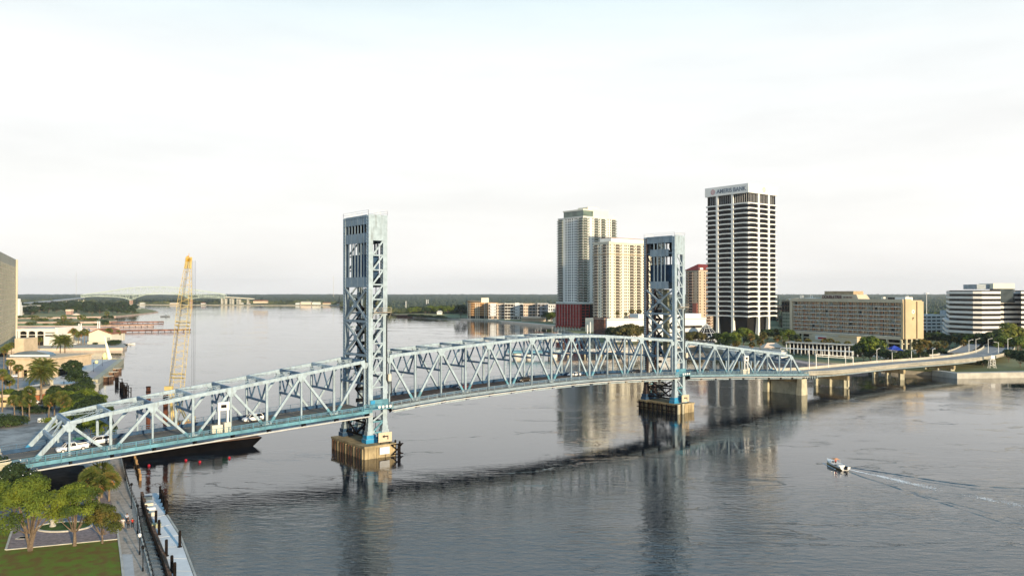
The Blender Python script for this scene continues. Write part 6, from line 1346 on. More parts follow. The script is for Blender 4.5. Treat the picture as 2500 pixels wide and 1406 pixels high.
S([(2256, 0, 600, od, .95, 'dark oak before the grey garage, first'), (2270, 0, 590, od, 1.0, 'dark oak before the grey garage, second'), (2285, 0, 600, ok_, .9, 'green oak before the grey garage'), (2300, 0, 585, od, .95, 'dark oak at the corner of the striped office'), (2317, 0, 575, od, .9, 'dark oak under the striped office, first'), (2336, 0, 570, od, 1.0, 'dark oak under the striped office, second'), (2356, 0, 560, od, 1.05, 'dark oak under the striped office, third'), (2376, 0, 550, ok_, 1.0, 'green oak under the striped office'), (2395, 0, 545, od, 1.15, 'large dark oak before the glass recess'), (2415, 0, 540, od, 1.25, 'broad dark oak by the road curve'), (2436, 0, 545, od, 1.3, 'broad dark oak in the middle of the road curve grove'), (2450, 0, 525, ok_, 1.0, 'green oak beside the yellow tree'), (2466, 0, 548, oy, 1.45, 'tall yellow green tree before the glass recess'), (2452, 0, 535, oy, 1.0, 'smaller yellow green tree by the tall one'), (2484, 0, 550, oy, 1.05, 'yellow green tree at the picture edge'), (2492, 0, 520, ok_, 1.0, 'green tree at the picture edge behind the road'), (2250, 0, 455, od, .6, 'dark bush tree below the palm cluster'), (2226, 0, 450, od, .5, 'dark bush tree by the hotel ramp'), (2490, 0, 425, od, .85, 'dark tree in front of the road at the picture edge'), (2508, 0, 420, od, .8, 'dark tree half cut by the picture edge before the road')], 'oaks of the road curve grove')
S([(1125, 0, 1290, od, 2.0, 'solitary large dark oak by the grassy field'), (1336, 0, 1090, od, 1.3, 'dark tree between shed and red garage, first'), (1346, 0, 1080, ok_, 1.2, 'green tree between shed and red garage'), (1350, 0, 1100, od, 1.3, 'dark tree hard against the red garage')], 'trees of the far quay')
for k in range(16): bsh.put(G(1004 + 5.5 * k, 773 + 5.0 * (k / 15), 1.5), rr.uniform(.7, 1.25), k, 'dark waterside bush in the belt below the grassy field', 'bushes below the grassy field')
for k in range(4): bsh.put(G(960 + 4 * k, 763.5 + .7 * k, 1.5), 1.2, k, 'olive bush on the point of the grassy field', 'bushes on the field point')
for k in range(46):
    u = 2255 + (k * 41.7) % 75 if k < 12 else 1900 + (k * 29.3) % 60 if k < 18 else 1000 + (k * 37.1) % 140; Y = rr.uniform(900, 1050) if k < 18 else rr.uniform(1500, 1600)
    (od if k % 2 else ok_).put(PX(u, Y, 2), rr.uniform(1.0, 1.5), k, 'tree on the front edge of the forest', 'forest edge trees')
for k, (u, lab) in enumerate([(1508, 'rooftop palm on the podium, first from the brick building'), (1528, 'rooftop palm on the podium, second from the brick building'), (1542, 'rooftop palm on the podium, third from the brick building'), (1559, 'rooftop palm on the podium beside the lift tower')]): pm.put(PX(u, 762, 15.9), [.8, .75, 1.05, 1.05][k], k, lab, 'rooftop palms')

S([(2160, 0, 445, od, .75, 'low dark oak in the shade by the hotel terrace, first'), (2178, 0, 440, od, .7, 'low dark oak in the shade by the hotel terrace, second'), (2198, 0, 442, od, .72, 'low dark oak in the shade by the hotel terrace, third'), (2216, 0, 448, od, .7, 'low dark oak in the shade by the hotel terrace, fourth'), (2272, 0, 470, od, .6, 'dark oak between palm cluster and looping ramp'), (2295, 0, 480, od, .6, 'dark oak under the looping ramp'), (2462, 0, 455, od, .7, 'dark oak below the slip road wall'), (2400, 0, 425, od, .4, 'small dark bush tree behind the watch tower')], 'shaded oaks by the hotel terrace')

for k, (u, v, t_, s_, lab) in enumerate([(20, 990, rb, .9, 'green tree between the fan palm trunks'), (48, 995, rt, .8, 'dark tree behind the cabbage palm hedge'), (85, 968, rb, .7, 'green tree beside the date palm trunks'), (135, 985, rt, .85, 'dark tree in front of the glazed roof building'), (160, 1000, rb, 1.0, 'green tree below the glazed roof building'), (200, 1022, rb, 1.0, 'green tree in the second row behind the truss'), (232, 1024, rt, 1.0, 'dark tree in the second row behind the truss'), (178, 990, rt, 1.0, 'dark tree in the middle of the shore grove'), (68, 1008, hs, 1.0, 'dark hedge mass under the cabbage palms'), (150, 1044, hs2, 1.6, 'clipped green bush at the edge of the worn asphalt')]): t_.put(G(u, v, 2), s_, k * 1.1, lab, 'trees and bushes of the shore grove')
# ------------------------------------------------------------------ road viaduct on the south side
VCONC = mat('viaduct_concrete', (0.44, 0.41, 0.335), .85, .08, .2, streak=.25)
RGREY = mat('viaduct_asphalt', (0.28, 0.27, 0.255), .9, .08, .2)
a_ = B(199.6, TW / 2, 0)
cl = [Vector((a_.x, a_.y, DZ(199.6))), B(212, 6.6, 7.8), B(228, 7.2, 7.2), B(243, 9, 6.9)]
tail = [(178, 384, 6.7), (200, 398, 6.6), (222, 412, 6.5), (246, 431, 6.3), (270, 455, 6.1), (292, 482, 5.9), (318, 520, 5.7), (350, 575, 5.4), (390, 650, 5.0)]
cl = cl[:3] + [Vector(p) for p in tail]
def smooth(path, it=2):
    for _ in range(it):
        q = [path[0]]
        for a, c in zip(path, path[1:]): q += [a.lerp(c, .25), a.lerp(c, .75)]
        q.append(path[-1]); path = q
    return path
cl = smooth(cl)
def offs(path, d, dz=0):
    r = []
    for i, p in enumerate(path):
        t = (path[min(i + 1, len(path) - 1)] - path[max(i - 1, 0)]); t.z = 0; t.normalize(); r.append(p + Vector((-t.y, t.x, 0)) * d + Vector((0, 0, dz)))
    return r
vo = thing('road_viaduct', 'cream concrete road viaduct curving ashore from the blue bridge', 'viaduct', cl[0])
def rb_(name, path, w, h0, h1, m, par, kind=None):
    mb = MB()
    L_ = offs(path, w / 2); R_ = offs(path, -w / 2)
    for i in range(len(path) - 1):
        mb.hexa([R_[i] + Vector((0, 0, h0)), R_[i + 1] + Vector((0, 0, h0)), L_[i + 1] + Vector((0, 0, h0)), L_[i] + Vector((0, 0, h0)), R_[i] + Vector((0, 0, h1)), R_[i + 1] + Vector((0, 0, h1)), L_[i + 1] + Vector((0, 0, h1)), L_[i] + Vector((0, 0, h1))])
    return mb.build(name, m, par, kind=kind)
rb_('deck_slab', cl, 17.6, -.5, -.02, VCONC, vo); rb_('road_surface', cl, 13.0, -.019, .02, RGREY, vo)
for d in (-4.5, 4.5): rb_('girder', offs(cl, d), 2.2, -1.7, -.51, TOWERP, vo)
for d, h in ((8.55, 1.1), (-6.7, .75)): rb_('parapet_wall', offs(cl, d), .35, -.018, h, VCONC, vo)
nr = offs(cl, -8.6); rb_('hand_rail', nr, .22, .95, 1.15, VCONC, vo); rb_('edge_kerb', nr, .4, -.6, .22, VCONC, vo)
bal = MB()
for p in along(nr, 1.15): bal.box(p.x - .16, p.x + .16, p.y - .16, p.y + .16, p.z + .22, p.z + .95)
bal.build('baluster_row', VCONC, vo, kind='stuff')
rb_('lane_line', cl, .15, .021, .03, WHITE, vo)
for i, p in enumerate([min(along(cl, 1.0), key=lambda q: abs(1250 + FPX * q.x / q.y - u_)) for u_ in (2028, 2168, 2290, 2390)]):
    k = min(range(len(cl)), key=lambda j: (cl[j] - p).length); t = (cl[min(k + 1, len(cl) - 1)] - cl[k - 1]); t.z = 0; t.normalize(); n_ = Vector((-t.y, t.x, 0))
    c0, c1 = p + n_ * 8, p - n_ * 8; mb = MB()
    mb.bar(Vector((c0.x, c0.y, p.z - 2.9)), Vector((c1.x, c1.y, p.z - 2.9)), 1.8, 1.8); mb.build('cap_beam', CONC, vo)
    for q in (-6.5, 0, 6.5): c = p + n_ * q; mb = MB(); mb.box(c.x - 1.0, c.x + 1.0, c.y - 1.0, c.y + 1.0, -3, p.z - 3.8); mb.build('column', YCONC, vo)
    if i < 1: mb = MB(); mb.bar(Vector((c0.x, c0.y, 2.2)), Vector((c1.x, c1.y, 2.2)), 1.2, 3.4); mb.build('pier_wall', YCONC, vo)
# steel girders at the first span have ribs
mb = MB()
for p in along(offs(cl[:6], -6.2), 1.8): mb.box(p.x - .12, p.x + .12, p.y - .3, p.y + .3, p.z - 2.3, p.z - .6)
mb.build('girder_ribs', STEEL, vo, kind='stuff')
# second carriageway joining from behind
up = [Vector((262, 470, 6.3)), Vector((285, 500, 6.4)), Vector((315, 545, 6.6)), Vector((355, 600, 6.8)), Vector((420, 680, 7))]
vo2 = thing('slip_road', 'grey slip road merging with the curved viaduct beyond the gantry', 'road ramp', up[0]); up = smooth(up, 1)
rb_('road_surface', up, 9, -.4, .0, RGREY, vo2); rb_('parapet_wall', offs(up, 4.7), .3, -.4, .8, VCONC, vo2)
rp2 = smooth([Vector((205, 440, 3)), Vector((235, 455, 4.4)), Vector((262, 470, 5.0)), Vector((248, 500, 4.6)), Vector((215, 520, 3.4))], 2)
vo3 = thing('curved_ramp', 'cream walled ramp looping up to the viaduct in front of the striped office', 'road ramp', rp2[0]); rb_('road_surface', rp2, 8, -1.4, 0, RGREY, vo3)
for d in (-4.1, 4.1): rb_('parapet_wall', offs(rp2, d), .35, -1.5, 1.0, VCONC, vo3)
for p in along(rp2, 9): mb = MB(); mb.box(p.x - .5, p.x + .5, p.y - .5, p.y + .5, 1, p.z - 1.5); mb.build('column', VCONC, vo3)
# quay wall on the south shore in front of the viaduct
ribbon('south_quay', [G(2285, 911.5, 1), G(2335, 918, 1), G(2420, 916.5, 1), G(2530, 914.5, 1)], 5, 2.7, PALEC, zb=-1, kind='structure')
# street lamps
def street_lamp(p, H, arm, label, group, double=False, m=WARMW, rz=0):
    o = thing('street_lamp', label, 'street lamp', p, rz, group); mb = MB(); mb.tube([(0, 0, 0), (0, 0, H)], [.18, .11], 7); mb.build('pole', m, o, local=True)
    mb = MB()
    for s_ in ((1, -1) if double else (1,)): mb.tube([(0, 0, H - .4), (s_ * arm * .6, 0, H + .1), (s_ * arm, 0, H + .25)], .08, 5)
    mb.build('arm', m, o, local=True)
    for s_ in ((1, -1) if double else (1,)): mb = MB(); mb.box(s_ * arm - .5, s_ * arm + .5, -.2, .2, H + .18, H + .36); mb.build('lamp_head', m, o, local=True)
    return o
lam = [(1975, 850, 'lamp pole on the viaduct right behind the truss portal'), (1993, 865, None), (2023, 846, 'lamp pole on the viaduct standing second from the truss'), (2047, 862, None), (2064, 848, 'lamp pole on the viaduct standing third from the truss'), (2139, 852, 'lamp pole on the viaduct in front of the great oak'), (2177, 862, 'lamp pole on the viaduct below the white hotel tent'), (2226, 855, 'lamp pole on the viaduct beside the palm cluster'), (2276, 862, 'lamp pole on the viaduct before the looping ramp')]
far_edge = offs(cl, 8.3)
def on_edge(u, path):
    return min(along(path, 1.0), key=lambda p: abs(1250 + FPX * p.x / p.y - u))
for u, vt, lab in lam:
    if not lab: continue
    p = on_edge(u, far_edge); H = ZV(vt, p.y) - p.z; street_lamp(p, max(5, H), 2.2, lab, 'lamp poles along the viaduct', rz=.6 if u in (2139, 2276) else -1.2)
for u, v0, vt, rz, lab in ((2365, 862, 837, .3, 'double curve lamp at the start of the road fork, ramp side'), (2382, 860, 832, .3, 'lamp with upturned arm at the start of the road fork'), (2412, 856, 828, .3, 'lamp with upturned arm before the dark grove'), (2437, 862, 842, 3.3, 'lamp with arm reaching back over the road beside a round sign'), (2460, 852, 823, .3, 'lamp in front of the yellow green tree')):
    p = PX(u, 470, 6); street_lamp(p, (v0 - vt) * 470 / FPX + 1.5, 2.6, lab, 'lamps at the road fork', rz=rz)
p1, p2 = on_edge(1993, far_edge), on_edge(2082, far_edge)
o = thing('sign_gantry', 'thin pale pipe gantry over the viaduct just past the blue truss', 'gantry', p1); mb = MB()
g1, g2 = p1 + Vector((0, 0, 0)), p2
h1, h2 = ZV(865, g1.y), ZV(871, g2.y)
mb.tube([g1, (g1.x, g1.y, h1)], .2, 6); mb.tube([g2, (g2.x, g2.y, h2)], .22, 6); mb.build('post', WARMW, o); mb = MB(); mb.tube([(g1.x, g1.y, h1), (g2.x, g2.y, h2)], .16, 6); mb.tube([(g1.x, g1.y, h1 - .8), (g2.x, g2.y, h2 - .8)], .12, 6); mb.build('cross_pipe', WARMW, o)
# white watch tower at the quay
p = PX(2421, 420, 2.3); o = thing('watch_tower', 'small white lattice tower with a square board on the south quay', 'tower', p); mb = MB()
for q in ((-1.5, -.8), (1.5, -.8), (1.5, .8), (-1.5, .8)): mb.bar((p.x + q[0] * 1.1, p.y + q[1] * 1.1, 1.8), (p.x + q[0] * .7, p.y + q[1] * .7, 7), .16, .16, up=(1, 0, 0))
for z in (3.5, 4.8, 6.1): mb.bar((p.x - 1.3, p.y - .7, z), (p.x + 1.3, p.y - .7, z), .12, .12); mb.bar((p.x - 1.3, p.y - .7, z), (p.x + 1.3, p.y - .7, z - 1.3), .1, .1)
mb.build('lattice', WARMW, o); mb = MB(); mb.box(p.x - 1.05, p.x + 1.05, p.y - .9, p.y - .7, 6.6, 8.6); mb.build('board', WHITE, o)
# riverside arcade and promenade below the hotel
ar = [G(1960, 858, 2), G(2090, 868, 2)]
o = thing('riverside_arcade', 'long white columned arcade under a flat roof along the river below the hotel', 'arcade', ar[0]); A, Cc = Vector((PX(1925, 525).x, 525, 0)), Vector((PX(2098, 492).x, 492, 0)); d = (Cc - A).normalized(); nn_ = Vector((d.y, -d.x, 0)); Ln = (Cc - A).length
mb = MB(); mb.bar(A + Vector((0, 0, 9.2)), Cc + Vector((0, 0, 9.2)), 9, .7); mb.build('roof', PALEC, o)
mb = MB(); A2, C2 = A - nn_ * 3, Cc - nn_ * 3; mb.bar(A2 + Vector((0, 0, 5)), C2 + Vector((0, 0, 5)), .6, 7); mb.build('shaded_wall', DARKI, o)
for k in range(19): p = A.lerp(Cc, k / 18) + nn_ * 3; mb = MB(); mb.bar(p + Vector((0, 0, 2)), p + Vector((0, 0, 8.84)), .7, .5, up=d); mb.build('column', WARMW, o)
mb = MB(); mb.bar(A + nn_ * 9 + Vector((0, 0, 5.6)), Cc + nn_ * 9 + Vector((0, 0, 5.6)), 5, .3); mb.build('pergola_roof', WARMW, o)
for k in range(11): p = A.lerp(Cc, k / 10) + nn_ * 11; MB().bar(p + Vector((0, 0, 1.9)), p + Vector((0, 0, 5.44)), .4, .4, up=d).build('pergola_post', WARMW, o)
o = thing('hotel_tent', 'blue sloping tent beside the hotel stilts', 'tent', PX(2185, 500)); p = PX(2185, 500); mb = MB(); mb.add([(p.x - 4.5, 496, 6.0), (p.x + 3.2, 495, 5.4), (p.x + 4.2, 503, 6.0), (p.x - 3.5, 504, 6.2), (p.x - 1.2, 499, 8.6), (p.x + 2.2, 500, 7.4)], [(0, 1, 5, 4), (1, 2, 5), (2, 3, 4, 5), (3, 0, 4)]); mb.build('canopy', mat('cobalt_cloth', (0.02, 0.05, 0.32), .7), o); mb = MB()
for q in ((-4.5, 496), (3.2, 495), (4.2, 503), (-3.5, 504)): mb.bar((p.x + q[0], q[1], 1.8), (p.x + q[0], q[1], 6), .15, .15, up=(1, 0, 0))
mb.build('poles', WHITE, o, kind='stuff')
o = thing('catering_truck', 'white box truck body parked next to the blue tent', 'truck', PX(2170, 492)); p = PX(2170, 492); mb = MB(); mb.box(p.x - 3.5, p.x + 2.4, 491, 493.4, 2.7, 5.4); mb.build('body', WHITE, o); mb = MB(); mb.box(p.x + 2.41, p.x + 4.0, 491.1, 493.3, 2.7, 4.6); mb.build('cab', WHITE, o)
for q in (-2.4, 1.2, 3.2): mb = MB(); mb.tube([(p.x + q, 490.95, 2.5), (p.x + q, 493.45, 2.5)], .48, 10); mb.build('wheel', BLACK, o)
o = thing('hotel_terrace', 'pale flat car terrace at the river side of the hotel', 'deck', PX(2200, 480)); a, c = PX(2150, 484), PX(2232, 476); mb = MB(); mb.prism([(a.x, 478), (c.x, 474), (c.x + 4, 510), (a.x, 512)], 1.85, 2.0); mb.build('slab', PALEC, o); mb = MB()
for k in range(6): q = a.lerp(c, k / 5); mb.box(q.x - .3, q.x + .3, q.y - .5, q.y + .1, 1, 1.84)
mb.build('stilts', DARKI, o)
ribbon('river_walk', [G(1860, 872, 2), G(1925, 880, 2), G(1985, 889, 2), G(2045, 893, 2), G(2110, 898, 2)], 8, 2.3, mat('pink_walk', (0.44, 0.35, 0.31), .9, .12, .5), zb=-1, kind='structure')
# kiosk and ramps in the south park
o = thing('park_kiosk', 'small tan kiosk with a low hipped roof among the palms', 'kiosk', PX(1884, 535)); p = PX(1884, 535); mb = MB(); mb.box(p.x - 5, p.x + 5, 532, 538, 2, 5); mb.build('wall', WARMW, o); mb = MB(); mb.add([(p.x - 7, 530, 5), (p.x + 7, 530, 5), (p.x + 7, 540, 5), (p.x - 7, 540, 5), (p.x - 3, 535, 8), (p.x + 3, 535, 8)], [(0, 1, 5, 4), (1, 2, 5), (2, 3, 4, 5), (3, 0, 4)]); mb.build('roof', PEACH, o)
o = thing('park_terrace', 'white tiered park terrace curving along the river below the office tower', 'terrace', PX(1840, 500))
for k in range(4):
    pth = smooth([PX(1690, 600 + 5 * k), PX(1780, 552 + 5 * k), PX(1860, 512 + 5 * k), PX(1915, 490 + 6 * k)], 1); pth = [Vector((q.x, q.y, 2 + .9 * k)) for q in pth]; rb_('terrace_step', pth, 5, -2 - k * .2, .25, PALEC if k % 2 else WARMW, o)
rb_('hand_rail', [Vector((q.x, q.y - 3, 3.2)) for q in [PX(1700, 595), PX(1780, 549), PX(1860, 509), PX(1910, 489)]], .12, 0, .15, WHITE, o)
o = thing('fountain_wall', 'white low wall with dark openings under the glass pyramid', 'building', PX(1725, 612)); a, c = PX(1672, 620), PX(1752, 608); mb = MB(); mb.prism([(a.x, a.y), (c.x, c.y), (c.x, c.y + 8), (a.x, a.y + 8)], 2, 8); mb.build('wall', WHITE, o); mb = MB()
for k in range(9): q = a.lerp(c, (k + .3) / 9.5); mb.box(q.x - 1.1, q.x + 1.1, q.y - .5, q.y - .1, 2.2, 5)
mb.build('openings', DARKI, o, kind='stuff')
# timber walkway seen through the lift span, white rails on pale piles
wk = [G(1345, 862, 3), G(1480, 858, 3), G(1620, 850, 3), G(1720, 842, 3)]; wk = [Vector((p.x, p.y, 3.2)) for p in wk]
o = thing('river_walkway', 'cream walkway with white double rails on piles seen through the lift span', 'walkway', wk[0]); rb_('deck', wk, 5, -.5, 0, PEACH, o)
for d in (-2.4, 2.4):
    for z in (.5, 1.0, 1.5): rb_('rail', offs(wk, d), .14, z, z + .12, WHITE, o)
mb = MB()
for p in along(wk, 2.4): mb.box(p.x - .1, p.x + .1, p.y - 2.5, p.y - 2.3, p.z, p.z + 1.6)
mb.build('rail_posts', WHITE, o, kind='stuff')
for p in along(wk, 12): mb = MB(); mb.tube([(p.x, p.y, -2), (p.x, p.y, 2.69)], .55, 8); mb.build('pile', YCONC, o)
o = thing('river_platform', 'turquoise railed platform on piles at the end of the cream walkway', 'platform', G(1315, 868)); p = G(1315, 872); mb = MB(); mb.box(p.x - 20, p.x + 14, p.y - 5, p.y + 5, 3.0, 4.1); mb.build('deck', FASCIA, o); mb = MB()
for k in range(12): mb.box(p.x - 20 + k * 3.05, p.x - 19.8 + k * 3.05, p.y - 5.1, p.y - 4.9, 4.1, 6.2)
for z in (4.9, 5.5, 6.1): mb.box(p.x - 20, p.x + 14, p.y - 5.1, p.y - 4.95, z, z + .14)
mb.build('railing', FASCIA, o)
for q, r_ in ((-14, 2.6), (-6, 2.2), (9, 3.0)): mb = MB(); mb.tube([(p.x + q, p.y, -2), (p.x + q, p.y, 2.99)], r_, 14); mb.build('round_footing', WARMW, o)
o = thing('market_tent', 'cream peaked tent above the turquoise platform', 'tent', p + Vector((12, 30, 0))); q = p + Vector((10, 45, 0)); mb = MB(); mb.add([(q.x - 7, q.y - 5, 7.6), (q.x + 9, q.y - 5, 7.2), (q.x + 9, q.y + 5, 7.2), (q.x - 7, q.y + 5, 7.6), (q.x, q.y, 10)], [(0, 1, 4), (1, 2, 4), (2, 3, 4), (3, 0, 4)]); mb.build('canopy', CREAM, o); mb = MB()
for a in ((-7, -5), (9, -5), (9, 5), (-7, 5)): mb.bar((q.x + a[0], q.y + a[1], 0), (q.x + a[0], q.y + a[1], 7.3), .3, .3, up=(1, 0, 0))
mb.build('poles', WOODB, o, kind='stuff')
for k, (u, h) in enumerate([(1434, 793), (1441, 792)]):
    o = thing('dock_pile', ['white dock pile in front of the red garage, shorter one', 'white dock pile in front of the red garage, paired taller one'][k], 'pile', PX(u, 640), group='white piles by the red garage'); q = PX(u, 640); mb = MB(); mb.tube([(q.x, q.y, -2), (q.x, q.y, ZV(h - 6 * k, 640))], .5, 7); mb.build('pile', WHITE, o)
o = thing('dock', 'thin grey finger dock with small lamp posts beside the red garage', 'dock', G(1340, 814)); a, c = G(1307, 813), G(1362, 814); mb = MB(); mb.bar(a + Vector((0, 0, .8)), c + Vector((0, 0, .8)), 3, .6); mb.build('deck', BR, o); mb = MB()
for k in range(5): q = a.lerp(c, k / 4); mb.tube([(q.x, q.y, -1), (q.x, q.y, 7 if k % 2 else 4)], .15, 5)
mb.build('posts', WARMW, o)
# ------------------------------------------------------------------ bridge head on the park side
o = thing('approach_road', 'cream concrete approach road and parapet where the blue truss starts', 'bridge approach', B(-82, 6, 0))
ss_ = [-130 + 5.4 * k for k in range(11)]
def strp(nm, t0, t1, z0, z1, m):
    mb = MB()
    for a, c in zip(ss_, ss_[1:]): mb.hexa([B(a, t0, DZ(a) + z0), B(c, t0, DZ(c) + z0), B(c, t1, DZ(c) + z0), B(a, t1, DZ(a) + z0), B(a, t0, DZ(a) + z1), B(c, t0, DZ(c) + z1), B(c, t1, DZ(c) + z1), B(a, t1, DZ(a) + z1)])
    return mb.build(nm, m, o)
strp('road_deck', -.8, 14, -1.2, -.02, mat('worn_concrete_road', (0.36, 0.35, 0.32), .9, .15, .4)); strp('footway', -2.8, -.81, -1.2, .12, PALEC); strp('footway', 14.01, 16, -1.2, .12, PALEC)
strp('parapet_wall', -3.2, -2.81, -2.6, .75, YCONC); strp('parapet_wall', 16.01, 16.4, -2.6, .75, YCONC); strp('inner_wall', -.9, -.6, .13, .8, YCONC)
for t in (-3.0, -.75): strp('hand_rail', t - .06, t + .06, 1.15, 1.27, CREAM)
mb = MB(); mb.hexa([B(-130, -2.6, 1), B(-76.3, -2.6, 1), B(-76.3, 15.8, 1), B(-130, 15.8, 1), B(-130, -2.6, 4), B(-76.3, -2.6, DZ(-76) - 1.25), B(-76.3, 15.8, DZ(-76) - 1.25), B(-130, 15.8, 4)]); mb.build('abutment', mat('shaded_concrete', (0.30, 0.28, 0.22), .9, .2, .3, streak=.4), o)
for k, (s, t, vt, lab) in enumerate([(-80.2, -3.4, 1003, 'white pole on a concrete pedestal at the near parapet of the bridge head'), (-82.6, 16.6, 975, 'white pole on a concrete pedestal at the far parapet of the bridge head')]):
    q = thing('light_pole', lab, 'pole', B(s, t, DZ(s)), group='white poles at the bridge head'); p = B(s, t, 0); z0 = DZ(s); mb = MB(); mb.box(p.x - .5, p.x + .5, p.y - .5, p.y + .5, z0 - 2.2, z0 + 1.6); mb.build('pedestal', YCONC, q); mb = MB(); mb.tube([(p.x, p.y, z0 + 1.61), (p.x, p.y, z0 + 9.5 + 2 * k)], [.13, .08], 8); mb.build('shaft', WHITE, q)
# ------------------------------------------------------------------ barge, crane and piles
BG = 2.1
def BGp(s, t, z): return B(s, t, z)
o = thing('work_barge', 'long black work barge moored behind the blue truss', 'barge', B(-38, 38, 0))
mb = MB(); s0_, s1_, t0_, t1_ = -82, -14.5, 30, 45
mb.add([B(s0_, t0_, -.4), B(s1_ - 3, t0_, -.4), B(s1_ - 3, t1_, -.4), B(s0_, t1_, -.4), B(s0_ - 1, t0_, BG), B(s1_, t0_, BG), B(s1_, t1_, BG), B(s0_ - 1, t1_, BG)], [(0, 3, 2, 1), (4, 5, 6, 7), (0, 1, 5, 4), (1, 2, 6, 5), (2, 3, 7, 6), (3, 0, 4, 7)]); mb.build('hull', mat('black_hull', (0.004, 0.004, 0.005), .9, .2, spec=0.02), o)
mb = MB(); mb.hexa([B(s0_, t0_ + .3, BG + .01), B(s1_ - .5, t0_ + .3, BG + .01), B(s1_ - .5, t1_ - .3, BG + .01), B(s0_, t1_ - .3, BG + .01), B(s0_, t0_ + .3, BG + .12), B(s1_ - .5, t0_ + .3, BG + .12), B(s1_ - .5, t1_ - .3, BG + .12), B(s0_, t1_ - .3, BG + .12)]); mb.build('deck', mat('rusty_deck', (0.20, 0.12, 0.08), .9, .3, .3), o)
def bbox(nm, s0, s1, t0, t1, z0, z1, m, par): mb = MB(); mb.hexa([B(s0, t0, z0), B(s1, t0, z0), B(s1, t1, z0), B(s0, t1, z0), B(s0, t0, z1), B(s1, t0, z1), B(s1, t1, z1), B(s0, t1, z1)]); return mb.build(nm, m, par)
D0 = BG + .13
for k, (s, t, l, w, h, m, lab) in enumerate([(-58, 41, 3.2, 2.2, 2.8, GREENP, 'green container on the barge behind the second truss panel'), (-54.5, 38, 3.4, 2, 1.6, YEL, 'yellow machine skid beside the green container'), (-32, 33, 5.2, 2.4, 2.9, CREAM, 'long cream container on the barge deck'), (-26.5, 32.2, 2.0, 2.2, 3.3, CREAM, 'short cream container standing by the long one'), (-24.3, 36, 2.6, 2.2, 3.1, GREENP, 'green container near the riverward end of the barge'), (-20.5, 35, 3.6, 2.2, 1.5, ORG, 'low orange machine at the riverward end of the barge'), (-20, 39, 2.2, 2.2, 2.4, WHITE, 'white cabin at the riverward end of the barge'), (-44, 33, 3.0, 1.6, 1.2, RUST, 'rusty skip on the barge deck beside the crane'), (-29, 39, 2.4, 2.2, 2.6, GREENP, 'green container behind the long cream one')]):
    q = thing('deck_container', lab, 'container', B(s, t, D0), group='equipment on the work barge'); bbox('body', s, s + l, t, t + w, D0, D0 + h * .9, m, q); bbox('roof', s - .05, s + l + .05, t - .05, t + w + .05, D0 + h * .9 + .01, D0 + h, m, q)
    for j in range(5): x = s + l * (j + .5) / 5; bbox('rib', x - .06, x + .06, t - .08, t - .01, D0 + .1, D0 + h * .88, m, q)
# piles (spuds)
for k, (u, vt, vb, Y, r_, lab) in enumerate([(363, 943, 1030, 212, .58, 'rust brown spud pile at the shore end of the barge'), (405, 956, 1040, 210, .62, 'thick rust brown spud pile beside the crane body')]):
    q = thing('spud_pile', lab, 'pile', PX(u, Y, 0), group='spud piles of the barge'); p = PX(u, Y); zt = ZV(vt, Y); mb = MB(); mb.tube([(p.x, p.y, -3), (p.x, p.y, zt)], r_, 10); mb.build('tube', RUST, q); mb = MB(); mb.tube([(p.x, p.y, zt - 1.6), (p.x, p.y, zt - 1.2)], r_ + .06, 10); mb.tube([(p.x, p.y, zt - .2), (p.x, p.y, zt + .02)], r_ + .05, 10); mb.build('bands', NEARBLK, q)
# crane
cb = PX(437, 222, D0); q = thing('crawler_crane', 'yellow lattice boom crane standing on the work barge', 'crane', cb)
def CR(dx, dy, z): return Vector((cb.x + dx, cb.y + dy, z))
for s_ in (-1, 1):
    mb = MB(); mb.box(cb.x - 3.4, cb.x + 3.4, cb.y + s_ * 2.2 - .5, cb.y + s_ * 2.2 + .5, D0, D0 + 1.1); mb.build('crawler_track', NEARBLK, q)
mb = MB(); mb.box(cb.x - 2.2, cb.x + 3.8, cb.y - 1.6, cb.y + 1.6, D0 + 1.3, D0 + 3.4); mb.build('machine_house', ORG, q)
mb = MB(); mb.box(cb.x + 3.81, cb.x + 4.9, cb.y - 1.5, cb.y + 1.5, D0 + 1.2, D0 + 3.0); mb.build('counterweight', YEL, q)
mb = MB(); mb.box(cb.x - 2.6, cb.x - 1.1, cb.y - 2.7, cb.y - 1.61, D0 + 1.5, D0 + 3.7); mb.build('cab', GLASSB, q)
tip = PX(461, 232, ZV(628, 232)); foot_ = CR(-1.6, 0, D0 + 1.6)
ax = (tip - foot_).normalized(); L_ = (tip - foot_).length; sx = Vector((0, 1, 0)) - ax * ax.y; sx = (Vector((1, 0, 0)) - ax * ax.x).normalized(); sy = ax.cross(sx).normalized()
def bw(f): 
    if f < .12: return .5 + 1.1 * f / .12
    if f < .72: return 1.6 - .0 * f
    return 1.6 - 1.05 * (f - .72) / .28
n = 46; cnr = [(-1, -1), (1, -1), (1, 1), (-1, 1)]
def cp(i, c): f = i / n; w = bw(f); return foot_ + ax * (L_ * f) + sx * (w * cnr[c][0]) + sy * (w * cnr[c][1] * .8)
for c in range(4):
    mb = MB()
    for i in range(n): mb.bar(cp(i, c), cp(i + 1, c), .10, .10, up=(0, 1, 0))
    mb.build('boom_chord', YEL, q)
mb = MB()
for i in range(n):
    for c in range(4):
        d = (c + 1) % 4; a, b_ = (c, d) if i % 2 else (d, c); mb.bar(cp(i, a), cp(i + 1, b_), .055, .055, up=(0, 1, 0))
        if i % 2 == 0: mb.bar(cp(i, c), cp(i, d), .055, .055, up=(0, 1, .1))
mb.build('boom_lacing', YEL, q, kind='stuff')
for f in (.30, .60): 
    i = int(n * f); mb = MB()
    for j in (i, i + 1):
        for c in range(4): mb.bar(cp(j, c), cp(j, (c + 1) % 4), .18, .18, up=(0, 1, .1))
    mb.build('boom_joint', YEL, q)
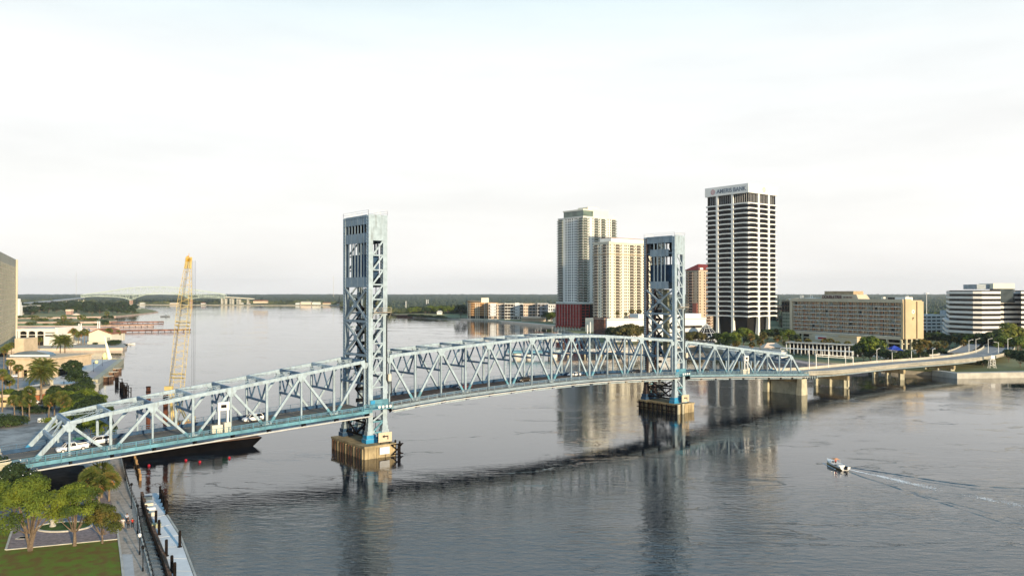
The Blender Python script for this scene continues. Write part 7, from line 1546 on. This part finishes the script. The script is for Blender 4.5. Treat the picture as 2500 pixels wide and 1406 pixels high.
mb = MB(); a = foot_ + ax * (L_ * .93); b_ = tip; mb.bar(a + sx * .55, b_ + sx * .5, .25, .9, up=sx); mb.bar(a - sx * .55, b_ - sx * .5, .25, .9, up=sx); mb.build('boom_head', YEL, q)
mb = MB()
for k in (-.3, .3): mb.tube([tip + sx * k + sy * -.2 - ax * .8, tip + sx * k + sy * .2 - ax * .8], .55, 12)
mb.tube([tip - sx * .5 + sy * .3 + ax * .1, tip - sx * .5 + sy * .5 + ax * .1], .4, 10); mb.build('head_sheaves', mat('amber_paint', (0.45, 0.25, .02), .5), q)
mb = MB(); mb.bar(tip, tip + Vector((0, 0, 1.1)), .12, .12, up=(1, 0, 0)); mb.build('mast_light', ORG, q)
gz = CR(-2.6, 0, D0 + 12.6); mb = MB(); mb.bar(CR(2.5, -.8, D0 + 3.4), gz, .25, .25); mb.bar(CR(2.5, .8, D0 + 3.4), gz + Vector((0, .4, 0)), .25, .25); mb.bar(CR(-1.5, -.8, D0 + 3.4), gz, .3, .3); mb.bar(CR(-1.5, .8, D0 + 3.4), gz, .3, .3); mb.box(gz.x - 1.2, gz.x + .9, gz.y - .6, gz.y + .6, gz.z - .6, gz.z + .5); mb.build('gantry', YEL, q)
mb = MB()
for k in (-.35, .35): mb.tube([gz + Vector((0, k, 0)), tip + Vector((0, k, -1))], .045, 4)
mb.build('pendant_lines', NEARBLK, q)
mb = MB()
for k in (0, .55, 1.0): mb.tube([tip + Vector((1.0 + k * .9, 0, -1)), Vector((tip.x + .9 + k * .9, tip.y, D0 + 3))], .03, 4)
mb.build('hoist_lines', NEARBLK, q)
mb = MB(); mb.box(tip.x + 1.0, tip.x + 1.9, tip.y - .4, tip.y + .4, D0 + 1.6, D0 + 3.2); mb.build('hook_block', YEL, q)
# ------------------------------------------------------------------ vehicles
PAINT = {}
def paint(nm, c):
    if nm not in PAINT: PAINT[nm] = mat(nm + '_car_paint', c, .25, .03, .5, spec=.6)
    return PAINT[nm]
RIM = mat('alloy_rim', (0.5, 0.5, 0.5), .35, .05, 1, metal=.6); LAMPR = mat('tail_lamp', (0.35, .02, .02), .3); LAMPW = mat('headlamp_glass', (0.7, 0.7, 0.68), .15)
def car(label, p, rz, kind='car', m=None, group=None, simple=False, tilt=0.0, cat='car', name=None):
    m = m or paint('white', (0.75, 0.75, 0.74)); o = thing(name or {'car': 'parked_car', 'suv': 'suv', 'pickup': 'pickup_truck', 'van': 'van'}[kind], label, cat, p, rz, group); o.rotation_euler = (0, tilt, rz)
    L, Wd, Hb, Ht = {'car': (4.6, .9, .85, 1.42), 'suv': (4.8, .95, 1.02, 1.75), 'pickup': (5.9, 1.0, 1.1, 1.85), 'van': (5.6, 1.0, 1.2, 2.2)}[kind]
    prof = {'car': [(-2.3, .35, .72), (-2.25, .25, .88), (-1.3, .22, .95), (1.1, .22, .90), (1.9, .24, .76), (2.28, .3, .6)],
            'suv': [(-2.4, .4, .9), (-2.35, .3, 1.1), (-1.2, .28, 1.12), (1.2, .28, 1.1), (2.1, .3, .98), (2.38, .38, .75)],
            'pickup': [(-2.95, .45, 1.12), (-2.9, .4, 1.15), (-.9, .38, 1.16), (1.4, .38, 1.15), (2.6, .4, 1.08), (2.93, .45, .85)],
            'van': [(-2.8, .4, 1.3), (-2.75, .3, 1.35), (-1, .3, 1.35), (1.6, .3, 1.3), (2.5, .3, 1.05), (2.78, .4, .8)]}[kind]
    vs_ = []; K = 6
    for i, (x, zb, zt) in enumerate(prof):
        e = .12 if i in (0, len(prof) - 1) else 0
        for (yy, z) in ((-Wd + e + .1, zb), (-Wd + e, (zb + zt) * .48), (-Wd + e + .06, zt), (Wd - e - .06, zt), (Wd - e, (zb + zt) * .48), (Wd - e - .1, zb)): vs_.append((x, yy, z))
    fs = []
    for i in range(len(prof) - 1):
        for k in range(6): a, c = i * 6 + k, i * 6 + (k + 1) % 6; fs.append((a, a + 6, c + 6, c))
    fs.append(tuple(range(6))); fs.append(tuple(range(6 * (len(prof) - 1), 6 * len(prof)))[::-1])
    mb = MB(); mb.add(vs_, fs)
    mb.build('body', m, o, local=True)
    cab = {'car': (-1.75, -1.0, .55, 1.35, .92, 1.42), 'suv': (-2.3, -1.9, .6, 1.35, 1.1, 1.75), 'pickup': (-.75, -.55, 1.0, 1.7, 1.14, 1.85), 'van': (-2.75, -2.6, 1.3, 2.2, 1.33, 2.2)}[kind]
    xb0, xt0, xt1, xb1, z0, z1 = cab; w0, w1 = Wd - .08, Wd - .24
    mb = MB(); mb.hexa([(xb0, -w0, z0), (xb1, -w0, z0), (xb1, w0, z0), (xb0, w0, z0), (xt0, -w1, z1 - .06), (xt1, -w1, z1 - .06), (xt1, w1, z1 - .06), (xt0, w1, z1 - .06)]); mb.build('windows', GLASS, o, local=True)
    mb = MB(); mb.hexa([(xt0 - .03, -w1 - .03, z1 - .07), (xt1 + .03, -w1 - .03, z1 - .07), (xt1 + .03, w1 + .03, z1 - .07), (xt0 - .03, w1 + .03, z1 - .07), (xt0 + .05, -w1 + .05, z1), (xt1 - .05, -w1 + .05, z1), (xt1 - .05, w1 - .05, z1), (xt0 + .05, w1 - .05, z1)])
    for y, yb in ((-w1, -w0), (w1, w0)):
        for f in ((0, .5, 1) if kind != 'pickup' else (0, .48, 1)):
            a = Vector((xb0 + (xb1 - xb0) * f, yb * 1.01, z0)); c = Vector((xt0 + (xt1 - xt0) * f, y * 1.01, z1 - .05)); mb.bar(a, c, .09, .05, up=(0, 1, 0))
    mb.build('roof', m, o, local=True)
    if kind == 'pickup':
        mb = MB(); mb.box(-2.8, -.85, -.82, .82, 1.162, 1.17); mb.build('bed_floor', NEARBLK, o, local=True)
        mb = MB()
        for y in (-.93, .83): mb.box(-2.9, -.8, y, y + .1, 1.15, 1.32)
        mb.box(-2.93, -2.82, -.9, .9, 1.15, 1.32); mb.build('bed_rail', m, o, local=True)
    wr_ = .34 if kind == 'car' else .40; ax_ = {'car': 1.4, 'suv': 1.45, 'pickup': 1.85, 'van': 1.75}[kind]
    for x in (-ax_, ax_):
        for y in (-Wd + .02, Wd - .02):
            s_ = -1 if y < 0 else 1; mb = MB(); mb.tube([(x, y - s_ * .2, wr_), (x, y + s_ * .03, wr_)], wr_, 12); w = mb.build('wheel', BLACK, o, local=True)
            if not simple: mb = MB(); mb.tube([(x, y + s_ * .031, wr_), (x, y + s_ * .045, wr_)], wr_ * .6, 10); mb.build('rim', RIM, w, local=True)
    if not simple:
        xf, xr = prof[-1][0], prof[0][0]; zf = prof[-1][2]
        for y in (-.62, .62):
            mb = MB(); mb.box(xf - .08, xf + .03, y - .2, y + .2, zf - .16, zf); mb.build('headlight', LAMPW, o, local=True); mb = MB(); mb.box(xr - .03, xr + .08, y - .14, y + .14, prof[0][2] - .25, prof[0][2]); mb.build('tail_light', LAMPR, o, local=True)
    return o
def on_bridge(s, t): p = B(s, t, DZ(s) + .02); return p
def slope(s): return -math.atan((DZ(s + 2) - DZ(s - 2)) / 4)
def bcar(s, t, fwd, *a, **k):
    rz = TH if fwd else TH + pi; o = car(a[0], on_bridge(s, t), rz, *a[1:], **k); o.rotation_euler = (0, slope(s) if fwd else -slope(s), rz); return o
bcar(-64.5, 4.4, False, 'white crew cab pickup truck crossing below the first portal of the blue truss', 'pickup', None, 'vehicles on the blue bridge', cat='pickup truck')
bcar(-58.8, 7.7, False, 'white hatchback suv alongside the white pickup on the blue truss', 'suv', None, 'vehicles on the blue bridge')
j = bcar(-25.5, 7.2, False, 'white off road suv with a dark spare wheel nearing the machine boxes', 'suv', None, 'vehicles on the blue bridge'); mb = MB(); mb.tube([(-2.42, 0, 1.15), (-2.65, 0, 1.15)], .42, 12); mb.build('spare_wheel', BLACK, j, local=True)
bcar(36.2, 7.0, False, 'dark red saloon car on the brown grating of the lift span', 'car', paint('dark_red', (0.10, .02, .02)), 'vehicles on the blue bridge')
bcar(58.5, 7.0, False, 'dark brown saloon car in the middle of the lift span', 'car', paint('dark_brown', (0.04, .03, .02)), 'vehicles on the blue bridge')
bcar(80.5, 8.5, False, 'white saloon car on the lift span past its middle', 'car', None, 'vehicles on the blue bridge')
bcar(109.5, 8.5, False, 'black saloon car on the lift span close to the second tower', 'car', paint('black', (0.015, .015, .018)), 'vehicles on the blue bridge')
bcar(146.0, 8.0, False, 'dark car on the truss span beyond the second tower', 'car', paint('charcoal', (0.03, .035, .04)), 'vehicles on the blue bridge')
BLK, GRY, WHT, SLV = paint('black', (0.015, .015, .018)), paint('grey', (0.15, .17, .2)), None, paint('silver', (0.4, .42, .44))
for k, (u, v, kd, m, rz, lab) in enumerate([(160.5, 923, 'car', GRY, 1.5, 'grey car alone on the plaza driveway before the glazed roof'), (194, 879, 'car', BLK, .1, 'black car parked at the plaza edge under a lamp'), (202, 887, 'car', BLK, .3, 'black open car on the pale plaza, nearer the sea wall'), (144, 884, 'car', GRY, .4, 'dark car parked by the far date palms'), (142, 890, 'car', BLK, .5, 'black car parked by the far date palms, second in line'), (139, 896, 'car', SLV, .6, 'silver car in the line by the far date palms'), (137, 903, 'car', BLK, .6, 'black car ending the line by the far date palms'), (52, 915, 'van', WHT, .1, 'white van in front of the dark pavilion'), (70, 903, 'suv', SLV, .2, 'silver suv under the date palm crown beside the pavilion'), (78, 900, 'car', WHT, .2, 'white car beside the silver suv at the pavilion'), (40, 920, 'car', WHT, .2, 'white car half hidden by the white van'), (76, 912, 'car', SLV, 1.2, 'silver car between van and date palms'), (70, 958, 'car', SLV, .3, 'silver car under the restaurant roof edge'), (88, 985, 'car', WHT, .2, 'white car glimpsed behind the date palm trunks'), (170, 879, 'car', SLV, .1, 'silver car near the twin lamp on the plaza'), (176, 840, 'car', BLK, .1, 'black car on the marina quay beside the palms'), (168, 838, 'car', SLV, .1, 'silver car on the marina quay beside the lodge'), (185, 841, 'car', WHT, .1, 'white car on the marina quay beside the gabled hall')]):
    car(lab, G(u, v, 2.05), rz, kd, m, 'cars parked on the park side', True)
for k in range(12): car('tiny parked car in the line on the grassy finger', G(142 + 8 * k, 778.6, 1.6), .05 * k, 'car', [BLK, SLV, WHT, GRY][k % 4], 'cars lined up on the grassy finger', True)
for k, (u, Y, lab) in enumerate([(2262, 560, 'car under the oaks before the grey garage, first'), (2275, 556, 'car under the oaks before the grey garage, second'), (2290, 552, 'car under the oaks before the grey garage, third'), (2322, 540, 'car beside the looping ramp'), (2478, 500, 'car at the slip road by the picture edge')]): car(lab, PX(u, Y, 2), .3 * k, 'suv', [WHT, SLV, BLK, WHT, SLV][k], 'cars in the south grove', True)
# ------------------------------------------------------------------ restaurant, pavilion and glazed roof on the parking shore
def bldbox(name, label, cat, quad, z0, z1, m, roofm=None, roofov=.4, roofh=.5):
    fp = [(q.x, q.y) for q in quad]; a = sum(fp[i][0] * fp[(i + 1) % 4][1] - fp[(i + 1) % 4][0] * fp[i][1] for i in range(4))
    if a < 0: fp = fp[::-1]
    o = thing(name, label, cat, Vector((fp[0][0], fp[0][1], z0))); mb = MB(); mb.prism(fp, z0, z1); mb.build('wall', m, o)
    cx = sum(p[0] for p in fp) / 4; cy = sum(p[1] for p in fp) / 4; f2 = [(cx + (p[0] - cx) * 1.06, cy + (p[1] - cy) * 1.06) for p in fp]
    mb = MB(); mb.prism(f2, z1 + .01, z1 + roofh); mb.build('roof', roofm or m, o); return o
OBR = mat('orange_brick_wall', (0.36, 0.13, 0.06), .85, .15, .8); TANR = mat('tan_fascia', (0.58, 0.45, 0.30), .8, .08, .3)
def quadpx(u0, u1, Y0, Y1, z=2): return [PX(u0, Y0, z), PX(u1, Y0, z), Vector((PX(u1, Y0).x + 2, Y1, z)), Vector((PX(u0, Y0).x - 2, Y1, z))]
o = bldbox('restaurant', 'orange brick restaurant with a broad tan fascia roof behind the hedge', 'building', quadpx(52, 96, 283, 300), 2, 5.2, OBR, TANR, roofh=1.8)
a = PX(50, 282, 5.2); mb = MB(); mb.box(PX(36, 282).x, PX(100, 282).x, 281, 282.9, 5.4, 7.1); mb.build('fascia', TANR, o)
mb = MB(); mb.box(PX(47, 283).x, PX(72, 283).x, 288, 296, 7.1, 7.7); mb.build('roof_terrace', GLASSB, o); mb = MB(); mb.box(PX(45, 283).x, PX(74, 283).x, 297, 297.5, 7.01, 9.0); mb.build('roof_screen', CREAM, o)
o = bldbox('canopy_house', 'tan canopy house at the picture edge with small dark windows', 'building', quadpx(-20, 35, 275, 300), 2, 5.4, mat('ochre_wall', (0.60, 0.47, 0.25)), TANR, roofh=.9)
mb = MB()
for k in range(5): x = PX(3 + 3 * k, 275).x; mb.box(x, x + .32, 274.9, 274.99, 3.5, 4.4)
mb.build('windows', GLASS, o, kind='stuff')
o = bldbox('drive_pavilion', 'tan drive in pavilion with dark undercroft and a small glass dome', 'building', quadpx(22, 136, 372, 400), 5.5, 10.5, TANR, TANR, roofh=.6); mb = MB()
for k in range(6): x = PX(24 + 21 * k, 372).x; mb.box(x, x + 1.5, 372.3, 374, 2, 5.49)
mb.build('column', TANR, o); mb = MB(); x0, x1 = PX(24, 374).x, PX(134, 374).x; mb.box(x0, x1, 378, 398, 2, 5.49); mb.build('undercroft', DARKI, o)
p = PX(90, 385, 11.1); mb = MB(); vs_ = [(p.x + 9 * cos(pi * k / 10), 380 + 6 * j, 11.1 + 2.6 * sin(pi * k / 10)) for j in range(2) for k in range(11)]; mb.add(vs_, [(k, k + 1, k + 12, k + 11) for k in range(10)] + [tuple(range(11)), tuple(range(11, 22))[::-1]]); mb.build('glass_dome', GLASSB, o)
mb = MB(); mb.box(p.x - 9.4, p.x + 9.4, 379.3, 379.9, 11.11, 11.9); mb.build('dome_sill', WHITE, o)
mb = MB(); mb.box(PX(36, 400).x, PX(58, 400).x, 400.1, 412, 2, 18.5); mb.build('tall_block', TANR, o)
o = bldbox('glazed_roof', 'low building roofed with blue grey glass beside the round trees', 'building', quadpx(121, 168, 300, 318), 2, 5.0, PALEC, PALEC, roofh=.3)
for k in range(2):
    for j in range(4):
        a = PX(122.5 + 24 * k, 300).x; w = (PX(166, 300).x - PX(123, 300).x) * .45; mb = MB(); y0 = 300.2 + 4.3 * j; mb.hexa([(a, y0, 5.32), (a + w, y0, 5.32), (a + w, y0 + 4.1, 5.32), (a, y0 + 4.1, 5.32), (a, y0, 5.5), (a + w, y0, 5.5), (a + w, y0 + 4.1, 5.7), (a, y0 + 4.1, 5.7)]); mb.build('roof_pane', mat('blue_roof_glass', (0.16, 0.21, 0.27), .25, .2, .3), o)
p = G(157, 940, 2); 
# leaning light shaft on the small pier with a yellow dome beside it
tb = G(269, 877, 2); tt = PX(255, tb.y, ZV(820, tb.y)); o = thing('light_sculpture', 'leaning cream tapered shaft at the end of the small pier', 'sculpture', tb); mb = MB(); mb.tube([tb, tb.lerp(tt, .5), tt], [1.35, .8, .25], 12); mb.build('shaft', mat('cream_shaft', (0.82, 0.80, 0.60), .6, .03), o)
p = G(257, 876.5, 2); o = thing('yellow_dome', 'pale yellow dome beside the leaning shaft', 'dome', p); mb = MB(); mb.tube([(p.x, p.y, 2), (p.x, p.y, 4), (p.x, p.y, 5.4), (p.x, p.y, 6)], [1.6, 1.6, 1.1, .1], 12); mb.build('dome', mat('pale_yellow_dome', (0.80, 0.74, 0.38), .6, .03), o, smooth=True)
p = G(236, 887, 2); o = thing('yellow_dome', 'pale yellow globe standing on the ramp edge', 'dome', p); mb = MB(); mb.tube([(p.x, p.y, 2), (p.x, p.y, 2.6), (p.x, p.y, 3.4), (p.x, p.y, 3.9)], [.5, 1.0, .9, .1], 12); mb.build('dome', MC['pale_yellow_dome'], o, smooth=True)
def post_lamp(p, H, label, globe=False, rz=0):
    o = thing('post_lamp', label, 'lamp post', p, rz, 'black lamp posts on the park side'); mb = MB(); mb.tube([(0, 0, 0), (0, 0, .5), (0, 0, .55), (0, 0, H)], [.13, .12, .07, .055], 8); mb.build('pole', NEARBLK, o, local=True)
    mb = MB(); mb.tube([(0, 0, H), (0, 0, H + .12), (0, 0, H + .45), (0, 0, H + .6)], [.06, .2, .26, .05], 8); mb.build('lantern', WARMW if globe else NEARBLK, o, local=True); return o
for (u, vb, vt, lab) in ((307.5, 1172, 1130, 'black lamp post on the promenade just below the bridge'), (322.5, 1240, 1178, 'black lamp post on the promenade above the people'), (337.5, 1301, 1230, 'black lamp post on the promenade beside the people'), (351, 1392, 1330, 'black lamp post on the promenade at the picture edge'), (229, 907, 885, 'lamp post on the ramp nearer the trees'), (250.5, 893, 872, 'lamp post on the ramp nearer the leaning shaft'), (189, 885, 864, 'lamp post at the black car on the plaza'), (166, 884, 864, 'twin armed lamp between the far date palms and plaza')):
    p = G(u, vb, 2.06); post_lamp(p, ZV(vt, p.y) - 2.6, lab)
p = G(343, 1352, 2.06); o = post_lamp(p, 2.6, 'hooked lamp with a white globe over the promenade wall', True)
for (u, v, w, h, m, lab) in ((61.5, 1027, 16, 8, PALEC, 'framed notice board on the red mulch by the palms'),): 
    p = G(u, v, 2); o = thing('notice_board', lab, 'sign', p); mb = MB(); mb.box(p.x - 1.0, p.x + 1.0, p.y, p.y + .12, 2.2, 3.3); mb.build('frame', PALEC, o); mb = MB(); mb.box(p.x - .85, p.x + .85, p.y - .03, p.y - .01, 2.35, 3.15); mb.build('panel', mat('dull_panel', (0.2, 0.22, 0.15), .7), o)
for (u, v, lab) in ((98, 1030, 'white waste bin beside the portal of the truss'), (107, 1030, 'second white waste bin beside the portal of the truss')): p = G(u, v, 2); o = thing('waste_bin', lab, 'bin', p, group='white bins'); mb = MB(); mb.tube([(p.x, p.y, 2), (p.x, p.y, 3.1), (p.x, p.y, 3.3)], [.55, .6, .3], 10); mb.build('body', WHITE, o)
# ------------------------------------------------------------------ people
def person(label, p, rz, top, bottom, hair=(0.03, .02, .015), H=1.72, step=.16, skirt=False, sit=False, group='people on the promenade'):
    o = thing('person', label, 'person', p, rz, group); o.scale = (H / 1.75,) * 3
    SK = mat('skin_brown', (0.30, 0.17, 0.11), .6, .05, 2)
    def skin(name, nodes, edges, m, par):
        me = bpy.data.meshes.new(name); me.from_pydata([n_[0] for n_ in nodes], edges, []); ob_ = bpy.data.objects.new(name, me); COL.objects.link(ob_); ob_.parent = par; WL[ob_.name] = WL[par.name]; me.materials.append(m)
        md = ob_.modifiers.new('skin', 'SKIN'); sd_ = me.skin_vertices[0].data
        for i, n_ in enumerate(nodes): sd_[i].radius = n_[1]
        sd_[0].use_root = True; md.use_smooth_shade = True; s2 = ob_.modifiers.new('sub', 'SUBSURF'); s2.levels = 1; s2.render_levels = 1
        return ob_
    f = step
    nb = [((0, 0, .95), (.13, .10)), ((0, 0, 1.15), (.12, .09)), ((0, 0, 1.38), (.17, .10)), ((0, 0, 1.50), (.06, .06)), ((.02, 0, 1.60), (.085, .08)), ((.01, 0, 1.71), (.075, .07)),
          ((0, -.1, .9), (.09, .09)), ((f * .6, -.1, .5), (.06, .06)), ((f * .3, -.1, .09), (.045, .045)), ((f * .3 + .16, -.1, .04), (.04, .03)),
          ((0, .1, .9), (.09, .09)), ((-f * .3, .1, .5), (.06, .06)), ((-f, .1, .1), (.045, .045)), ((-f + .15, .1, .05), (.04, .03)),
          ((0, -.21, 1.40), (.055, .055)), ((-.05, -.26, 1.13), (.042, .042)), ((.06, -.27, .90), (.034, .034)), ((.09, -.27, .80), (.03, .02)),
          ((0, .21, 1.40), (.055, .055)), ((.03, .26, 1.13), (.042, .042)), ((.13, .27, .92), (.034, .034)), ((.17, .27, .83), (.03, .02))]
    ed = [(0, 1), (1, 2), (2, 3), (3, 4), (4, 5), (0, 6), (6, 7), (7, 8), (8, 9), (0, 10), (10, 11), (11, 12), (12, 13), (2, 14), (14, 15), (15, 16), (16, 17), (2, 18), (18, 19), (19, 20), (20, 21)]
    skin('body', nb, ed, SK, o)
    g_ = 1.18
    sh = [nb[i] for i in (1, 2, 14, 15, 18, 19, 0)]; sh = [(q[0], (q[1][0] * g_ + .012, q[1][1] * g_ + .012)) for q in sh]
    skin('shirt', sh, [(0, 1), (1, 2), (2, 3), (1, 4), (4, 5), (0, 6)], top, o)
    if skirt: mb = MB(); mb.tube([(0, 0, 1.02), (0, 0, .85), (0, 0, .3)], [.15, .2, .26], 12); mb.build('skirt', bottom, o, local=True, smooth=True)
    else:
        tr_ = [nb[i] for i in (0, 6, 7, 8, 10, 11, 12)]; tr_ = [(q[0], (q[1][0] * 1.15 + .012, q[1][1] * 1.15 + .012)) for q in tr_]; skin('trousers', tr_, [(0, 1), (1, 2), (2, 3), (0, 4), (4, 5), (5, 6)], bottom, o)
    hb_ = MB(); hm = mat('hair_dark' if hair[0] < .1 else 'hair_light', hair, .8)
    K = 10; vs_ = []
    for i in range(6):
        th_ = pi * .62 * i / 5
        for k in range(K): vs_.append((-.012 + .105 * sin(th_) * cos(2 * pi * k / K), .098 * sin(th_) * sin(2 * pi * k / K), 1.66 + .13 * cos(th_)))
    hb_.add(vs_, [(i * K + k, (i + 1) * K + k, (i + 1) * K + (k + 1) % K, i * K + (k + 1) % K) for i in range(5) for k in range(K)]); hb_.build('hair', hm, o, local=True, smooth=True)
    return o
cw_ = mat('white_cloth', (0.70, 0.70, 0.68), .9); cg = mat('grey_cloth', (0.22, 0.19, 0.17), .9); ck = mat('black_cloth', (0.02, 0.02, 0.025), .9); crd = mat('red_cloth', (0.50, 0.02, 0.015), .9); cbg = mat('beige_cloth', (0.5, 0.42, 0.32), .9)
person('person in a brown grey top walking on the inner side of the group', G(293.5, 1290, 2.06), 1.8, cg, cg)
person('person in a long white top with a dark bag behind the inner walker', G(302.5, 1287, 2.06), 1.7, cw_, cbg, skirt=True)
person('tall person in a pale blue shirt at the back of the group', G(312, 1277, 2.06), 1.6, mat('pale_blue_cloth', (0.45, 0.50, 0.60), .9), ck, H=1.85)
person('person dressed all in black walking in the middle of the group', G(315, 1289.5, 2.06), 1.65, ck, ck)
person('person in a bright red jacket and black trousers walking by the wall', G(325.5, 1287, 2.06), 1.6, crd, ck)
person('person in dark clothes crossing the driveway above the glazed roof', G(157, 938, 2.06), .5, ck, ck, group=None)
# ------------------------------------------------------------------ speed boat and wake
bpz = G(2040, 1138); v0 = G(2016, 1126) ; v1 = G(2066, 1146)
rzb = atan2(v0.y - v1.y, v0.x - v1.x); Lb = 8.2
o = boat('speed_boat', 'white speedboat with yellow sides and orange canopy trailing a foaming wake', bpz, Lb, rzb, WHITE, YEL, cabin=False)
mb = MB(); mb.add([(-.6, -.75, 1.75), (.9, -.7, 1.85), (.9, .7, 1.85), (-.6, .75, 1.75), (.15, 0, 2.05)], [(0, 1, 4), (1, 2, 4), (2, 3, 4), (3, 0, 4)]); mb.build('canopy', mat('orange_canvas', (0.62, 0.30, 0.15), .8), o, local=True)
mb = MB()
for x, y in ((-.55, -.7), (.85, -.65), (.85, .65), (-.55, .7)): mb.bar((x, y, .6), (x, y, 1.8), .04, .04, up=(1, 0, 0))
mb.build('canopy_poles', RIM, o, local=True); mb = MB(); mb.hexa([(.9, -.7, .75), (1.3, -.6, .75), (1.3, .6, .75), (.9, .7, .75), (.8, -.6, 1.2), (.95, -.5, 1.2), (.95, .5, 1.2), (.8, .6, 1.2)]); mb.build('windscreen', GLASSB, o, local=True)
mb = MB(); mb.box(-Lb / 2 - .5, -Lb / 2, -.25, .25, .2, 1.0); mb.build('outboard_motor', NEARBLK, o, local=True)
mb = MB(); mb.box(-2.6, -1.7, -.8, .8, .35, .85); mb.build('rear_seat', WHITE, o, local=True)
pp_ = person('person in a red shirt standing at the helm of the speedboat', bpz + Vector((cos(rzb) * .2, sin(rzb) * .2, .32)), rzb, crd, ck, H=1.5, group=None)
rr = random.Random(4)
FOAM = mat('foam', (0.80, 0.82, 0.82), .7, .05, 1)
def path_px(l): return smooth([G(u, v) for u, v in l], 2)
mid_ = path_px([(2062, 1143), (2100, 1152), (2150, 1162), (2230, 1181), (2300, 1196), (2400, 1216), (2500, 1234), (2620, 1252)])
mb = MB()
def blob(c, r, n=7):
    k0 = rr.random() * 6; pts_ = [c + Vector((cos(k0 + 2 * pi * k / n) * r * rr.uniform(.5, 1.3), sin(k0 + 2 * pi * k / n) * r * rr.uniform(.4, 1.0), .03)) for k in range(n)]; b0 = len(mb.v); mb.v.extend([tuple(q) for q in pts_] + [(c.x, c.y, .03 + r * .18)])
    for k in range(n): mb.f.append((b0 + k, b0 + (k + 1) % n, b0 + n)); mb.m.append(0)
pts_mid = along(mid_, .25); nm = len(pts_mid)
for k in range(2600):
    i = int(nm * rr.random()); f = i / nm; p = pts_mid[i]; dens = max(0, noise.noise(Vector((f * 16, 2.5, 0))) + .25 + (.45 if .18 < f < .45 else 0) + (.5 if f < .05 else 0) - f * .35)
    if rr.random() > dens: continue
    sp = (.25 + 1.3 * min(1, f * 3)) * (.5 + .8 * abs(noise.noise(Vector((f * 30, 7, 0)))))
    for q in range(3): blob(p + Vector((rr.gauss(0, sp * .5), rr.gauss(0, sp), 0)), rr.uniform(.03, .13))
for k in range(150):
    t = rr.uniform(-1, 1); d = rr.uniform(-4.2, 3); blob(bpz + Vector((-cos(rzb), -sin(rzb), 0)) * d + Vector((sin(rzb), -cos(rzb), 0)) * (rr.choice((-1, 1)) * (1.15 + .10 * (d + 2) + rr.uniform(-.1, .3))), rr.uniform(.06, .2))
mb.build('foam', FOAM, kind='stuff')
mb = MB()
for l, h0, w0 in (([(2066, 1139), (2120, 1147), (2180, 1156), (2300, 1175), (2400, 1187), (2520, 1192)], .20, .5), ([(2070, 1149), (2100, 1162), (2160, 1180), (2250, 1211), (2400, 1258), (2520, 1298)], .14, .45), ([(2220, 1198), (2300, 1222), (2400, 1246), (2520, 1276)], .08, .4), ([(2180, 1160), (2300, 1182), (2420, 1196), (2520, 1203)], .07, .4)):
    pth = along(path_px(l), .8)
    n = len(pth)
    for i in range(n - 1):
        f = i / n; f2 = (i + 1) / n
        hh = lambda q: h0 * (1 - q * .5) * max(0, min(1, .65 + 1.5 * noise.noise(Vector((q * 14, h0 * 50, 0)))))
        a, c = pth[i], pth[i + 1]; t = (c - a).normalized(); q_ = Vector((-t.y, t.x, 0)) * w0 * (1 + f)
        ua, uc = Vector((0, 0, hh(f))), Vector((0, 0, hh(f2))); e_ = Vector((0, 0, -.02)); mb.quad(a + q_ + e_, c + q_ + e_, c + uc, a + ua); mb.quad(a + ua, c + uc, c - q_ + e_, a - q_ + e_)
mb.build('wake_waves', WATER, kind='structure', smooth=True)
